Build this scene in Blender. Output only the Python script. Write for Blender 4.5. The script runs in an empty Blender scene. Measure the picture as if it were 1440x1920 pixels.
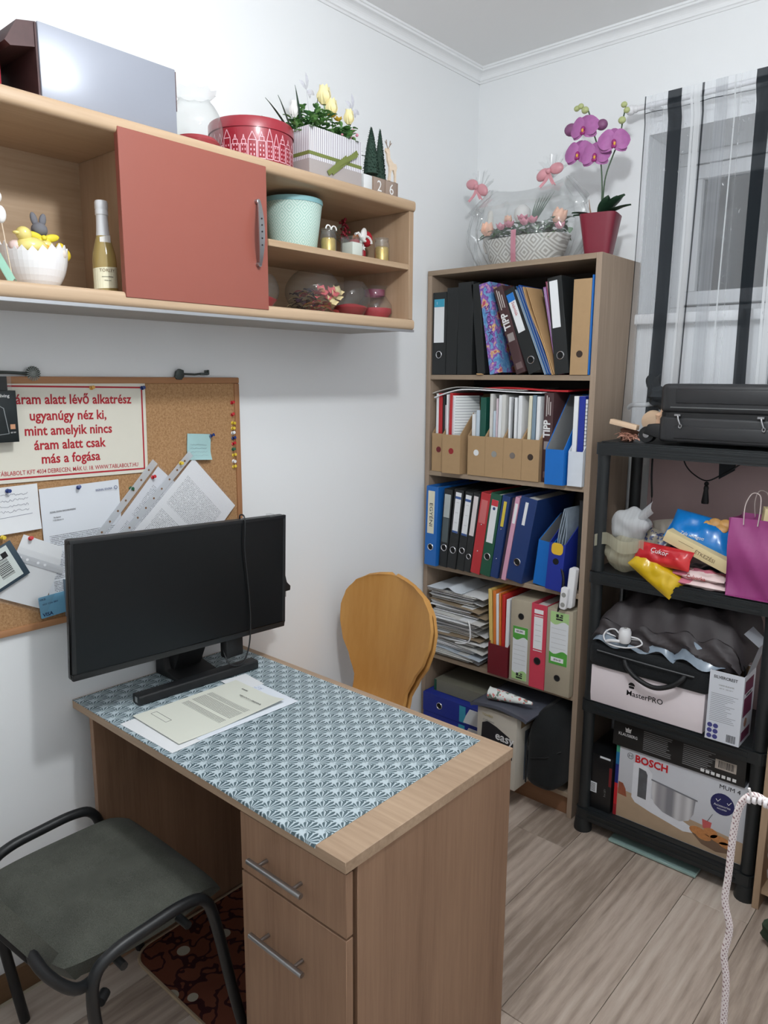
import bpy, bmesh, math, random
from mathutils import Matrix, Vector, Euler
R = math.radians
rnd = random.Random(7)
scene = bpy.context.scene
COL = scene.collection
PI = math.pi

# ------------------------------------------------------------------ camera
CAM = (1.8257, -2.6347, 1.5862)
cd = bpy.data.cameras.new('camera'); cam = bpy.data.objects.new('camera', cd); COL.objects.link(cam)
_y, _p, _r, _f = 0.7208, 0.1787, 0.0057, 1391.88
fw = Vector((-math.sin(_y)*math.cos(_p), math.cos(_y)*math.cos(_p), -math.sin(_p)))
rt = Vector((math.cos(_y), math.sin(_y), 0)); upv = rt.cross(fw)
r2 = rt*math.cos(_r)+upv*math.sin(_r); u2 = -rt*math.sin(_r)+upv*math.cos(_r)
cam.matrix_world = Matrix(((r2.x, u2.x, -fw.x, CAM[0]), (r2.y, u2.y, -fw.y, CAM[1]), (r2.z, u2.z, -fw.z, CAM[2]), (0, 0, 0, 1)))
cd.sensor_fit = 'HORIZONTAL'; cd.sensor_width = 36.0; cd.lens = _f/1440*36.0
cd.clip_start = 0.02; cd.clip_end = 60
scene.camera = cam

# ------------------------------------------------------------------ world, lamp, exposure
w = bpy.data.worlds.new('night'); scene.world = w; w.use_nodes = True
bg = w.node_tree.nodes['Background']; bg.inputs[0].default_value = (0.05, 0.06, 0.08, 1); bg.inputs[1].default_value = 0.5
ld = bpy.data.lights.new('pendant_bulb', 'POINT'); ld.energy = 43.5; ld.color = (0.94, 0.975, 1.0); ld.shadow_soft_size = 0.055
lo = bpy.data.objects.new('pendant_bulb', ld); lo.location = (1.33, -1.745, 2.47); COL.objects.link(lo)
vs = scene.view_settings
vs.view_transform = 'Standard'; vs.look = 'None'; vs.gamma = 1.0; vs.use_curve_mapping = False
vs.exposure = 0.0

# ------------------------------------------------------------------ materials
def C(r, g, b):
    def f(c):
        c /= 255.0
        return c/12.92 if c <= .04045 else ((c+.055)/1.055)**2.4
    return (f(r), f(g), f(b), 1.0)

class X:
    """a socket with arithmetic; each operation adds a Math node"""
    def __init__(s, nt, sock): s.nt = nt; s.s = sock
    def m(s, op, o=None, p=None):
        n = s.nt.nodes.new('ShaderNodeMath'); n.operation = op
        for i, v in enumerate((s, o, p)):
            if v is None: continue
            if isinstance(v, X): s.nt.links.new(v.s, n.inputs[i])
            else: n.inputs[i].default_value = v
        return X(s.nt, n.outputs[0])
    def __add__(s, o): return s.m('ADD', o)
    def __sub__(s, o): return s.m('SUBTRACT', o)
    def __mul__(s, o): return s.m('MULTIPLY', o)
    def __truediv__(s, o): return s.m('DIVIDE', o)
    def gt(s, o): return s.m('GREATER_THAN', o)
    def lt(s, o): return s.m('LESS_THAN', o)
    def fr(s): return s.m('FRACT')
    def fl(s): return s.m('FLOOR')
    def ab(s): return s.m('ABSOLUTE')
    def mn(s, o): return s.m('MINIMUM', o)
    def mx(s, o): return s.m('MAXIMUM', o)

MATS = {}
def newmat(name, rough=.5, metal=0., spec=.5, col=(.8, .8, .8, 1)):
    m = bpy.data.materials.new(name); m.use_nodes = True
    nt = m.node_tree; b = nt.nodes['Principled BSDF']
    b.inputs['Roughness'].default_value = rough; b.inputs['Metallic'].default_value = metal
    b.inputs['Specular IOR Level'].default_value = spec; b.inputs['Base Color'].default_value = col
    m.diffuse_color = col
    return m, nt, b
def coords(nt, scale=(1, 1, 1), rot=(0, 0, 0)):
    t = nt.nodes.new('ShaderNodeTexCoord'); mp = nt.nodes.new('ShaderNodeMapping')
    mp.inputs['Scale'].default_value = scale; mp.inputs['Rotation'].default_value = rot
    nt.links.new(t.outputs['Object'], mp.inputs['Vector'])
    return mp.outputs[0]
def xyz(nt, v):
    s = nt.nodes.new('ShaderNodeSeparateXYZ'); nt.links.new(v, s.inputs[0])
    return X(nt, s.outputs[0]), X(nt, s.outputs[1]), X(nt, s.outputs[2])
def noise(nt, v, scale, detail=3, rough=.5, out=0):
    n = nt.nodes.new('ShaderNodeTexNoise'); n.inputs['Scale'].default_value = scale
    n.inputs['Detail'].default_value = detail; n.inputs['Roughness'].default_value = rough
    nt.links.new(v, n.inputs['Vector']); return n.outputs[out]
def mixc(nt, fac, a, b):
    n = nt.nodes.new('ShaderNodeMix'); n.data_type = 'RGBA'
    if isinstance(fac, X): fac = fac.s
    if isinstance(fac, (int, float)): n.inputs[0].default_value = fac
    else: nt.links.new(fac, n.inputs[0])
    for i, c in ((6, a), (7, b)):
        if isinstance(c, tuple): n.inputs[i].default_value = c
        else: nt.links.new(c, n.inputs[i])
    return n.outputs[2]
def ramp(nt, fac, stops):
    n = nt.nodes.new('ShaderNodeValToRGB'); nt.links.new(fac.s if isinstance(fac, X) else fac, n.inputs[0])
    el = n.color_ramp.elements
    while len(el) > 1: el.remove(el[-1])
    el[0].position, el[0].color = stops[0]
    for p, c in stops[1:]:
        e = el.new(p); e.color = c
    return n.outputs[0]
def bump(nt, b, h, strength=.2, dist=.002):
    n = nt.nodes.new('ShaderNodeBump'); n.inputs['Strength'].default_value = strength; n.inputs['Distance'].default_value = dist
    nt.links.new(h.s if isinstance(h, X) else h, n.inputs['Height']); nt.links.new(n.outputs[0], b.inputs['Normal'])
def dk(c, k): return (c[0]*k, c[1]*k, c[2]*k, 1)

def plain(name, c, rough=.5, metal=0., spec=.5, var=.08, vs_=30, bmp=0., bs=200, sss=0, coat=0, trans=0):
    """a plain surface with slight mottling"""
    if name in MATS: return MATS[name]
    m, nt, b = newmat(name, rough, metal, spec, c)
    v = coords(nt)
    nz = noise(nt, v, vs_)
    nt.links.new(mixc(nt, nz, dk(c, 1-var), (min(1, c[0]*(1+var)), min(1, c[1]*(1+var)), min(1, c[2]*(1+var)), 1)), b.inputs['Base Color'])
    if bmp: bump(nt, b, noise(nt, v, bs, 4), bmp)
    if coat: b.inputs['Coat Weight'].default_value = coat; b.inputs['Coat Roughness'].default_value = .15
    if trans: b.inputs['Transmission Weight'].default_value = trans
    MATS[name] = m; return m
def wood(name, dark, light, axis='z', grain=9, rough=.5, stretch=18, fine=.35):
    """long grain running along an axis of the object"""
    if name in MATS: return MATS[name]
    m, nt, b = newmat(name, rough, 0, .35, light)
    sc = {'x': (1/stretch, 1, 1), 'y': (1, 1/stretch, 1), 'z': (1, 1, 1/stretch)}[axis]
    v = coords(nt, sc)
    n1 = noise(nt, v, grain, 5, .6); n2 = noise(nt, v, grain*9, 4, .65); n3 = noise(nt, v, grain*.35, 2, .5)
    f = X(nt, n1)*.55 + X(nt, n2)*fine + X(nt, n3)*.35
    nt.links.new(ramp(nt, f, [(.40, dark), (.62, mixl(dark, light, .6)), (.82, light)]), b.inputs['Base Color'])
    bump(nt, b, n2, .08)
    MATS[name] = m; return m
def mixl(a, b, t): return tuple(a[i]*(1-t)+b[i]*t for i in range(3))+(1,)
def fabric(name, c1, c2, scale=900, rough=.9):
    if name in MATS: return MATS[name]
    m, nt, b = newmat(name, rough, 0, .2, c1)
    v = coords(nt); n = noise(nt, v, scale, 2, .7); n2 = noise(nt, v, 14, 2)
    f = X(nt, n)*.8+X(nt, n2)*.2
    nt.links.new(ramp(nt, f, [(.38, c1), (.62, c2)]), b.inputs['Base Color']); bump(nt, b, n, .35, .001)
    b.inputs['Sheen Weight'].default_value = .08
    MATS[name] = m; return m
def glass(name, tint=(.96, .98, .97, 1), alpha=.035, rough=.03, gloss=.035, edge=.72):
    """thin clear sheet: mostly see-through with a glossy face"""
    if name in MATS: return MATS[name]
    m, nt, b = newmat(name, rough, 0, .5, tint)
    tr = nt.nodes.new('ShaderNodeBsdfTransparent'); tr.inputs[0].default_value = tint
    gl = nt.nodes.new('ShaderNodeBsdfGlossy'); gl.inputs['Roughness'].default_value = rough
    fr = nt.nodes.new('ShaderNodeLayerWeight'); fr.inputs[0].default_value = .5
    fac = X(nt, fr.outputs['Facing']).m('POWER', 3.5)*.55 + gloss
    ed_ = X(nt, fr.outputs['Facing']).m('POWER', 2.5)
    nt.links.new(mixc(nt, ed_, tint, dk(tint, edge)), tr.inputs[0])
    mx = nt.nodes.new('ShaderNodeMixShader'); nt.links.new(fac.s, mx.inputs[0]); nt.links.new(tr.outputs[0], mx.inputs[1]); nt.links.new(gl.outputs[0], mx.inputs[2])
    df = nt.nodes.new('ShaderNodeBsdfDiffuse'); df.inputs[0].default_value = (.85, .88, .9, 1)
    m2 = nt.nodes.new('ShaderNodeMixShader'); m2.inputs[0].default_value = alpha; nt.links.new(mx.outputs[0], m2.inputs[1]); nt.links.new(df.outputs[0], m2.inputs[2])
    nt.links.new(m2.outputs[0], nt.nodes['Material Output'].inputs[0]); nt.nodes.remove(b)
    MATS[name] = m; return m
def sheer(name, c, opacity=.35, stripes=None):
    if name in MATS: return MATS[name]
    m, nt, b = newmat(name, .8, 0, .2, c)
    v = coords(nt)
    x, y, z = xyz(nt, v)
    tr = nt.nodes.new('ShaderNodeBsdfTransparent'); tr.inputs[0].default_value = (.97, .98, 1, 1)
    df = nt.nodes.new('ShaderNodeBsdfDiffuse'); df.inputs[0].default_value = c
    tl = nt.nodes.new('ShaderNodeBsdfTranslucent'); tl.inputs[0].default_value = c
    a = nt.nodes.new('ShaderNodeMixShader'); a.inputs[0].default_value = .3; nt.links.new(df.outputs[0], a.inputs[1]); nt.links.new(tl.outputs[0], a.inputs[2])
    n = nt.nodes.new('ShaderNodeTexNoise'); n.noise_dimensions = '1D'; n.inputs['Scale'].default_value = 120; n.inputs['Detail'].default_value = 2
    nt.links.new(x.s, n.inputs['W'])
    fac = (X(nt, n.outputs[0])-.5)*(.16 if stripes is None else stripes)+opacity
    mx = nt.nodes.new('ShaderNodeMixShader'); nt.links.new(fac.s, mx.inputs[0]); nt.links.new(tr.outputs[0], mx.inputs[1]); nt.links.new(a.outputs[0], mx.inputs[2])
    nt.links.new(mx.outputs[0], nt.nodes['Material Output'].inputs[0]); nt.nodes.remove(b)
    MATS[name] = m; return m
def page(name, paper=(235, 236, 234), ink=(70, 72, 76), pitch=.0045, x0=-.07, x1=.07, y0=-.12, y1=.07, dens=.42, blocks=.03, axes='xy'):
    """paper with rows of tiny print inside a rectangle of the sheet (local metres)"""
    if name in MATS: return MATS[name]
    m, nt, b = newmat(name, .7, 0, .2, C(*paper))
    v = coords(nt); q = dict(zip('xyz', xyz(nt, v)))
    u, t = q[axes[0]], q[axes[1]]
    row = (t/pitch); fr = row.fr(); ri = row.fl()
    n = nt.nodes.new('ShaderNodeTexNoise'); n.noise_dimensions = '2D'; n.inputs['Scale'].default_value = 1; n.inputs['Detail'].default_value = 1
    cb = nt.nodes.new('ShaderNodeCombineXYZ'); nt.links.new((u*520).s, cb.inputs[0]); nt.links.new((ri*7.31).s, cb.inputs[1]); nt.links.new(cb.outputs[0], n.inputs['Vector'])
    n2 = nt.nodes.new('ShaderNodeTexNoise'); n2.noise_dimensions = '1D'; n2.inputs['Scale'].default_value = 1/blocks; nt.links.new(t.s, n2.inputs['W'])
    on = X(nt, n.outputs[0]).gt(1-dens-.12)*fr.gt(.3)*fr.lt(.78)*u.gt(x0)*u.lt(x1)*t.gt(y0)*t.lt(y1)*X(nt, n2.outputs[0]).gt(.42)
    nt.links.new(mixc(nt, on*.75, C(*paper), C(*ink)), b.inputs['Base Color'])
    MATS[name] = m; return m

# ------------------------------------------------------------------ mesh building
class B:
    def __init__(s, M=None): s.v = []; s.f = []; s.mi = []; s.M = M or Matrix(); s.m = 0
    def add(s, vs_, fs_):
        o = len(s.v); s.v += [s.M @ Vector(v) for v in vs_]
        for f in fs_: s.f.append([i+o for i in f]); s.mi.append(s.m)
        return s
    def box(s, x0, x1, y0, y1, z0, z1):
        v = [(x0, y0, z0), (x1, y0, z0), (x1, y1, z0), (x0, y1, z0), (x0, y0, z1), (x1, y0, z1), (x1, y1, z1), (x0, y1, z1)]
        return s.add(v, [(0, 3, 2, 1), (4, 5, 6, 7), (0, 1, 5, 4), (1, 2, 6, 5), (2, 3, 7, 6), (3, 0, 4, 7)])
    def prism(s, poly, axis, a0, a1):
        """polygon given in the two other axes (in xyz order), extruded along axis"""
        def P(p, a): return {'x': (a, p[0], p[1]), 'y': (p[0], a, p[1]), 'z': (p[0], p[1], a)}[axis]
        n = len(poly); v = [P(p, a0) for p in poly]+[P(p, a1) for p in poly]
        ar = sum(poly[i][0]*poly[(i+1) % n][1]-poly[(i+1) % n][0]*poly[i][1] for i in range(n))
        flip = (ar < 0) ^ (axis == 'y') ^ (a1 < a0)
        fs = [tuple(range(n-1, -1, -1)), tuple(range(n, 2*n))]+[(i, (i+1) % n, n+(i+1) % n, n+i) for i in range(n)]
        if flip: fs = [f[::-1] for f in fs]
        return s.add(v, fs)
    def lathe(s, prof, c=(0, 0, 0), seg=24, sx=1, sy=1, wav=None, cap=True, axis='z'):
        v = []; n = len(prof)
        for k, (r, z) in enumerate(prof):
            for i in range(seg):
                a = 2*PI*i/seg; rr, zz = (r, z) if wav is None else wav(k, a, r, z)
                p = (rr*math.cos(a)*sx, rr*math.sin(a)*sy, zz)
                if axis == 'x': p = (p[2], p[0], p[1])
                elif axis == 'y': p = (p[1], p[2], p[0])
                v.append((c[0]+p[0], c[1]+p[1], c[2]+p[2]))
        fs = []
        for k in range(n-1):
            for i in range(seg):
                j = (i+1) % seg; fs.append((k*seg+i, k*seg+j, (k+1)*seg+j, (k+1)*seg+i))
        if cap:
            if prof[0][0] > 1e-6: fs.append(tuple(range(seg-1, -1, -1)))
            if prof[-1][0] > 1e-6: fs.append(tuple(range((n-1)*seg, n*seg)))
        return s.add(v, fs)
    def tube(s, pts, r, seg=8, closed=False):
        pts = [Vector(p) for p in pts]; n = len(pts)
        rs = r if isinstance(r, (list, tuple)) else [r]*n
        T = []
        for i in range(n):
            a = pts[(i-1) % n] if (closed or i > 0) else pts[i]; b = pts[(i+1) % n] if (closed or i < n-1) else pts[i]
            t = (b-a); T.append(t.normalized() if t.length > 1e-9 else Vector((0, 0, 1)))
        u = T[0].orthogonal().normalized(); v = []
        for i in range(n):
            u = (u-T[i]*u.dot(T[i]))
            u = u.normalized() if u.length > 1e-6 else T[i].orthogonal().normalized()
            w_ = T[i].cross(u)
            for k in range(seg):
                a = 2*PI*k/seg; v.append(pts[i]+(u*math.cos(a)+w_*math.sin(a))*rs[i])
        fs = []
        for i in range(n if closed else n-1):
            j = (i+1) % n
            for k in range(seg):
                l = (k+1) % seg; fs.append((i*seg+k, i*seg+l, j*seg+l, j*seg+k))
        if not closed: fs += [tuple(range(seg-1, -1, -1)), tuple(range((n-1)*seg, n*seg))]
        return s.add(v, fs)
    def ball(s, c, r, seg=14, rings=8, M=None):
        if not isinstance(r, (tuple, list)): r = (r, r, r)
        M = M or Matrix(); v = []; c = Vector(c)
        for i in range(rings+1):
            t = PI*i/rings
            for k in range(seg):
                a = 2*PI*k/seg
                v.append(c+M @ Vector((r[0]*math.sin(t)*math.cos(a), r[1]*math.sin(t)*math.sin(a), -r[2]*math.cos(t))))
        return s.add(v, [(i*seg+k, i*seg+(k+1) % seg, (i+1)*seg+(k+1) % seg, (i+1)*seg+k) for i in range(rings) for k in range(seg)])
    def grid(s, fn, nu, nv, thick=0.0):
        v = [fn(i/nu, j/nv) for j in range(nv+1) for i in range(nu+1)]
        w1 = nu+1; q = [(j*w1+i, j*w1+i+1, (j+1)*w1+i+1, (j+1)*w1+i) for j in range(nv) for i in range(nu)]
        if not thick: return s.add(v, q)
        V = [Vector(p) for p in v]; N = [Vector() for _ in V]
        for f in q:
            n = (V[f[1]]-V[f[0]]).cross(V[f[3]]-V[f[0]])
            for i in f: N[i] += n
        N = [n.normalized() if n.length > 0 else Vector((0, 0, 1)) for n in N]
        o = len(V); vb = V+[V[i]-N[i]*thick for i in range(o)]
        fs = q+[tuple(i+o for i in f[::-1]) for f in q]
        bd = [i for i in range(w1)]+[j*w1+nu for j in range(1, nv+1)]+[nv*w1+i for i in range(nu-1, -1, -1)]+[j*w1 for j in range(nv-1, 0, -1)]
        for a, b in zip(bd, bd[1:]+bd[:1]): fs.append((b, a, a+o, b+o))
        return s.add(vb, fs)
    def obj(s, name, mat, parent=None, smooth=False, bevel=0, seg=2, loc=None, rot=None, weld=False, sub=0):
        me = bpy.data.meshes.new(name); me.from_pydata([tuple(v) for v in s.v], [], s.f)
        mats = mat if isinstance(mat, (list, tuple)) else [mat]
        for m in mats: me.materials.append(m)
        if len(mats) > 1: me.polygons.foreach_set('material_index', s.mi)
        if weld or bevel:
            bm = bmesh.new(); bm.from_mesh(me)
            bmesh.ops.remove_doubles(bm, verts=bm.verts, dist=1e-6)
            if bevel:
                ed = [e for e in bm.edges if len(e.link_faces) == 2 and e.calc_face_angle(0) > .5]
                bmesh.ops.bevel(bm, geom=ed, offset=bevel, segments=seg, affect='EDGES', profile=.5, clamp_overlap=True)
            bm.to_mesh(me); bm.free()
        if smooth or bevel:
            me.polygons.foreach_set('use_smooth', [True]*len(me.polygons)); me.set_sharp_from_angle(angle=R(50 if smooth else 40))
        me.update()
        o = bpy.data.objects.new(name, me); COL.objects.link(o)
        if parent: o.parent = parent
        if loc: o.location = loc
        if rot: o.rotation_euler = rot
        if sub:
            md = o.modifiers.new('smooth', 'SUBSURF'); md.levels = sub; md.render_levels = sub
        return o
def thing(name, label, cat, loc=(0, 0, 0), rot=(0, 0, 0), group=None):
    o = bpy.data.objects.new(name, None); COL.objects.link(o); o.location = loc; o.rotation_euler = rot
    o.empty_display_size = .05
    o['label'] = label; o['category'] = cat
    if group: o['group'] = group
    return o
def tag(o, label, cat, group=None):
    o['label'] = label; o['category'] = cat
    if group: o['group'] = group
    return o
def struct(o): o['kind'] = 'structure'; return o
def dup(o, parent=None):
    c = o.copy(); COL.objects.link(c); c.parent = parent
    for ch in o.children: dup(ch, c)
    return c
FACE_X = Matrix(((0, 0, 1), (1, 0, 0), (0, 1, 0))).to_4x4()      # text reads along +y, faces +x
FACE_Y = Matrix(((1, 0, 0), (0, 0, -1), (0, 1, 0))).to_4x4()     # text reads along +x, faces -y
UP_Y = Matrix(((0, -1, 0), (0, 0, -1), (1, 0, 0))).to_4x4()      # text reads upwards, faces -y
DOWN_Y = Matrix(((0, 1, 0), (0, 0, -1), (-1, 0, 0))).to_4x4()    # text reads downwards, faces -y
FACE_R = Matrix(((0, 0, 1), (1, 0, 0), (0, 1, 0))).to_4x4()
_font = {}
def text(s, size, mat, parent, M, align='CENTER', sx=1.0, name='lettering', bold=0, rz=0):
    cu = bpy.data.curves.new('t', 'FONT'); cu.body = s; cu.size = size; cu.align_x = align; cu.align_y = 'CENTER'
    cu.extrude = .00015; cu.offset = bold; cu.resolution_u = 2
    t = bpy.data.objects.new('t', cu)
    me = bpy.data.meshes.new_from_object(t); bpy.data.objects.remove(t); bpy.data.curves.remove(cu)
    me.transform(M @ Matrix.Rotation(rz, 4, 'Z') @ Matrix.Diagonal((sx, 1, 1, 1)))
    me.materials.clear(); me.materials.append(mat); me.name = name
    o = bpy.data.objects.new(name, me); COL.objects.link(o)
    if parent: o.parent = parent
    return o
def at(M, x, y, z): return Matrix.Translation((x, y, z)) @ M
def arc(cx, cy, r, a0, a1, n): return [(cx+r*math.cos(a0+(a1-a0)*i/n), cy+r*math.sin(a0+(a1-a0)*i/n)) for i in range(n+1)]
def rrect(x0, x1, y0, y1, r, n=4):
    return arc(x1-r, y0+r, r, -PI/2, 0, n)+arc(x1-r, y1-r, r, 0, PI/2, n)+arc(x0+r, y1-r, r, PI/2, PI, n)+arc(x0+r, y0+r, r, PI, 1.5*PI, n)
def spline(pts, n=6, closed=False):
    P = [Vector(p) for p in pts]; o = []; k = len(P)
    for i in range(k if closed else k-1):
        g = (lambda j: P[j % k]) if closed else (lambda j: P[max(0, min(k-1, j))])
        a, b, c, d = g(i-1), g(i), g(i+1), g(i+2)
        for t in range(n):
            t /= n
            o.append(.5*((2*b)+(c-a)*t+(2*a-5*b+4*c-d)*t*t+(3*b-a-3*c+d)*t**3))
    if not closed: o.append(P[-1])
    return o
# ------------------------------------------------------------------ shared materials
M_wall = plain('wall_paint', (.87, .885, .895, 1), .85, spec=.2, var=.012, vs_=3, bmp=.04, bs=90)
M_ceil = plain('ceiling_paint', (.88, .88, .88, 1), .9, spec=.2, var=.012, vs_=2)
M_trim = plain('white_trim', (.88, .89, .90, 1), .5, var=.01)
M_pvc = plain('window_plastic', (.85, .86, .87, 1), .3, var=.01)
M_white = plain('white_plastic', C(228, 228, 230), .4, var=.02)
M_black = plain('black_plastic', C(26, 28, 30), .42, var=.15)
M_blackm = plain('black_matte', C(20, 21, 23), .6, var=.2)
M_steel = plain('brushed_steel', C(170, 170, 172), .32, 1.0, var=.05)
M_chrome = plain('chrome', C(215, 215, 218), .15, 1.0, var=.02)
M_beech = wood('beech_laminate', C(168, 140, 110), C(200, 174, 146), 'y', 14, .45, 22, .25)
M_beechv = wood('beech_laminate_upright', C(160, 133, 106), C(190, 164, 138), 'z', 14, .45, 22, .25)
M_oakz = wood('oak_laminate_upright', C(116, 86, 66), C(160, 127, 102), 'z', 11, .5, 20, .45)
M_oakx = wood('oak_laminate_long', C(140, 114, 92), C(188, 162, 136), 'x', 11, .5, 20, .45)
M_oaky = wood('oak_laminate_cross', C(140, 114, 92), C(188, 162, 136), 'y', 11, .5, 20, .45)
M_shz = wood('grey_oak_upright', C(130, 112, 97), C(170, 150, 131), 'z', 11, .55, 22, .4)
M_shx = wood('grey_oak_long', C(122, 104, 88), C(166, 147, 126), 'x', 11, .55, 22, .4)
M_paper = plain('white_paper', C(232, 234, 236), .75, spec=.2, var=.02)
M_paper2 = plain('grey_white_paper', C(214, 214, 210), .8, spec=.2, var=.04)
M_cream = plain('cream_paper', C(226, 222, 200), .75, spec=.2, var=.03)
M_kraft = plain('kraft_cardboard', C(176, 146, 110), .8, spec=.2, var=.05, vs_=60)
M_ink = plain('black_ink', C(28, 28, 30), .6, var=.05)
M_whiteink = plain('white_ink', C(225, 225, 225), .6, var=.02)
M_redink = plain('red_ink', C(178, 28, 42), .6, var=.04)
M_glass = glass('clear_glass')
M_window = glass('window_pane', (.62, .65, .68, 1), .015, .02)
M_film = glass('clear_plastic_film', (.99, .99, .99, 1), .04, .12, .035, .9)

RX, RY, RZ = 2.35, -3.05, 2.77
WIN = (.705, 1.75, 1.81, 2.405); WD = .36
# floor: sub-floor slab carrying single planks
def plank_mat(i):
    m, nt, b = newmat('floor_plank_oak', .42, 0, .4)
    t = nt.nodes.new('ShaderNodeTexCoord'); oi = nt.nodes.new('ShaderNodeObjectInfo')
    cb = nt.nodes.new('ShaderNodeCombineXYZ'); r = X(nt, oi.outputs['Random'])
    for k in range(3): nt.links.new((r*(13.7+k*7)).s, cb.inputs[k])
    va = nt.nodes.new('ShaderNodeVectorMath'); va.operation = 'ADD'; nt.links.new(t.outputs['Object'], va.inputs[0]); nt.links.new(cb.outputs[0], va.inputs[1])
    mp = nt.nodes.new('ShaderNodeMapping'); mp.inputs['Scale'].default_value = (1, .09, 1); nt.links.new(va.outputs[0], mp.inputs[0])
    n0 = noise(nt, mp.outputs[0], 4, 2); 
    wv = nt.nodes.new('ShaderNodeTexWave'); wv.wave_type = 'BANDS'; wv.bands_direction = 'X'; wv.inputs['Scale'].default_value = 9; wv.inputs['Distortion'].default_value = 6
    wv.inputs['Detail'].default_value = 3; wv.inputs['Detail Scale'].default_value = .8; nt.links.new(mp.outputs[0], wv.inputs['Vector'])
    n1 = noise(nt, mp.outputs[0], 60, 4, .65)
    f = X(nt, n0)*.62+X(nt, wv.outputs['Fac'])*.07+X(nt, n1)*.36+(r-.5)*.10
    nt.links.new(ramp(nt, f, [(.36, C(142, 126, 113)), (.52, C(186, 169, 155)), (.68, C(210, 197, 184))]), b.inputs['Base Color'])
    bump(nt, b, n1, .06)
    return m
M_plank = plank_mat(0)
fl = struct(B().box(0, RX, RY, 0, -.05, -.008).obj('floor', M_blackm))
fl['label'] = 'grey brown oak plank floor'
PWD = .1925
pm = {}
x = -.1855
while x < RX:
    a, b_ = max(0.0, x+.0006), min(RX, x+PWD-.0006)
    y = -3.7-rnd.uniform(0, 1.2)
    if b_-a > .02:
        while y < 0:
            y0, y1 = max(RY, y+.0006), min(0, y+1.285-.0006)
            if y1-y0 > .05:
                B(Matrix.Translation((-(a+b_)/2, -(y0+y1)/2, 0))).box(a, b_, y0, y1, -.008, 0).obj('plank', M_plank, fl, bevel=.0012, seg=1, loc=((a+b_)/2, (y0+y1)/2, 0))
            y += 1.285
    x += PWD
# walls
wl = struct(B().box(-.12, 0, RY-.12, WD, 0, RZ).obj('wall_left', M_wall))
bw = B(); bw.box(0, WIN[0], 0, WD, 0, RZ); bw.box(WIN[1], RX, 0, WD, 0, RZ); bw.box(WIN[0], WIN[1], 0, WD, 0, WIN[2]-.035); bw.box(WIN[0], WIN[1], 0, WD, WIN[3], RZ)
struct(bw.obj('wall_back', M_wall))
struct(B().box(RX, RX+.12, RY-.12, WD, 0, RZ).obj('wall_right', M_wall))
struct(B().box(0, RX, RY-.12, RY, 0, RZ).obj('wall_front', M_wall))
struct(B().box(-.12, RX+.12, RY-.12, WD, RZ, RZ+.1).obj('ceiling', M_ceil))
# cove moulding
def cove(): 
    return [(0, 2.726), (.005, 2.726), (.008, 2.732), (.013, 2.734)]+[(.013+.024*(1-math.cos(t)), 2.734+.022*math.sin(t)) for t in [PI/2*i/6 for i in range(1, 7)]]+[(.040, 2.757), (.042, 2.762), (.047, 2.763), (.047, 2.77), (0, 2.77)]
struct(B().prism([(p[0], p[1]) for p in cove()], 'y', RY, 0).obj('trim_1', M_trim))
struct(B().prism([(-p[0], p[1]) for p in cove()], 'x', 0.0, RX).obj('trim_2', M_trim))
M_base = wood('baseboard_brown', C(92, 68, 48), C(120, 92, 66), 'y', 12)
struct(B().box(0, .013, RY, 0, 0, .078).obj('baseboard_left', M_base, bevel=.003))
struct(B().box(.013, .018, RY, -1.2, 0, .006).obj('trim_3', plain('pale_sealant', C(190, 180, 160), .7)))
# window
win = struct(thing('window_1', 'white plastic window in a deep reveal behind the striped curtain', 'window', (WIN[0], .29, WIN[2])))
del win['category']
def frame4(name, x0, x1, z0, z1, t, y0, y1, par):
    for a in ((x0, x1, z0, z0+t), (x0, x1, z1-t, z1)): B().box(a[0], a[1], y0, y1, a[2], a[3]).obj(name, M_pvc, par, bevel=.004)
    for a in ((x0, x0+t), (x1-t, x1)): B().box(a[0], a[1], y0, y1, z0+t, z1-t).obj(name, M_pvc, par, bevel=.004)
WW, WH = WIN[1]-WIN[0], WIN[3]-WIN[2]
frame4('window_frame', 0, WW, 0, WH, .045, 0, .06, win)
for a in (.045, WW/2+.004):
    x0, x1 = a, a+WW/2-.049
    sh = thing('sash', '', '', (0, 0, 0)); del sh['label']; del sh['category']; sh.parent = win
    frame4('sash_rail', x0, x1, .052, WH-.052, .048, -.012, .045, sh)
    B().box(x0+.045, x1-.045, .012, .018, .097, WH-.097).obj('pane', M_window, sh)
B().box(-.03, WW+.03, -.33, 0, -.035, 0).obj('window_sill', M_pvc, win, bevel=.006)
# what stands outside the window at night
struct(B().box(-.5, 3.2, 1.1, 1.15, .5, 4).obj('wall_outside', plain('dusky_render', C(70, 74, 80), .9, var=.35, vs_=9)))
# ------------------------------------------------------------------ wall cabinet
CX = .30; CYR = -.7586; CYL = -2.42
M_terra = plain('terracotta_laminate', C(146, 82, 70), .38, var=.02)
cab = thing('wall_cabinet', 'long beech wall cabinet with a terracotta sliding door, hung above the cork board', 'cabinet', (0, 0, 1.736))
def bull(z0, z1, xb=CX):
    r = (z1-z0)*.32
    return [(0.001, z0)]+arc(xb-r, z0+r, r, -PI/2, 0, 4)+arc(xb-r, z1-r, r, 0, PI/2, 4)+[(0.001, z1)]
B().prism(bull(0, .032), 'y', CYL, CYR).obj('bottom_board', M_beech, cab, smooth=True)
B().prism(bull(.354, .3864), 'y', CYL, CYR).obj('top_board', M_beech, cab, smooth=True)
for y0, y1, n in ((CYR-.021, CYR-.001, 'side_panel'), (CYL+.001, CYL+.021, 'side_panel'), (-1.357, -1.340, 'divider'), (-1.690, -1.674, 'divider')):
    B().box(.004, CX-.006 if n == 'side_panel' else CX-.012, y0, y1, .032, .354).obj(n, M_beechv, cab, bevel=.0012, seg=1)
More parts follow.
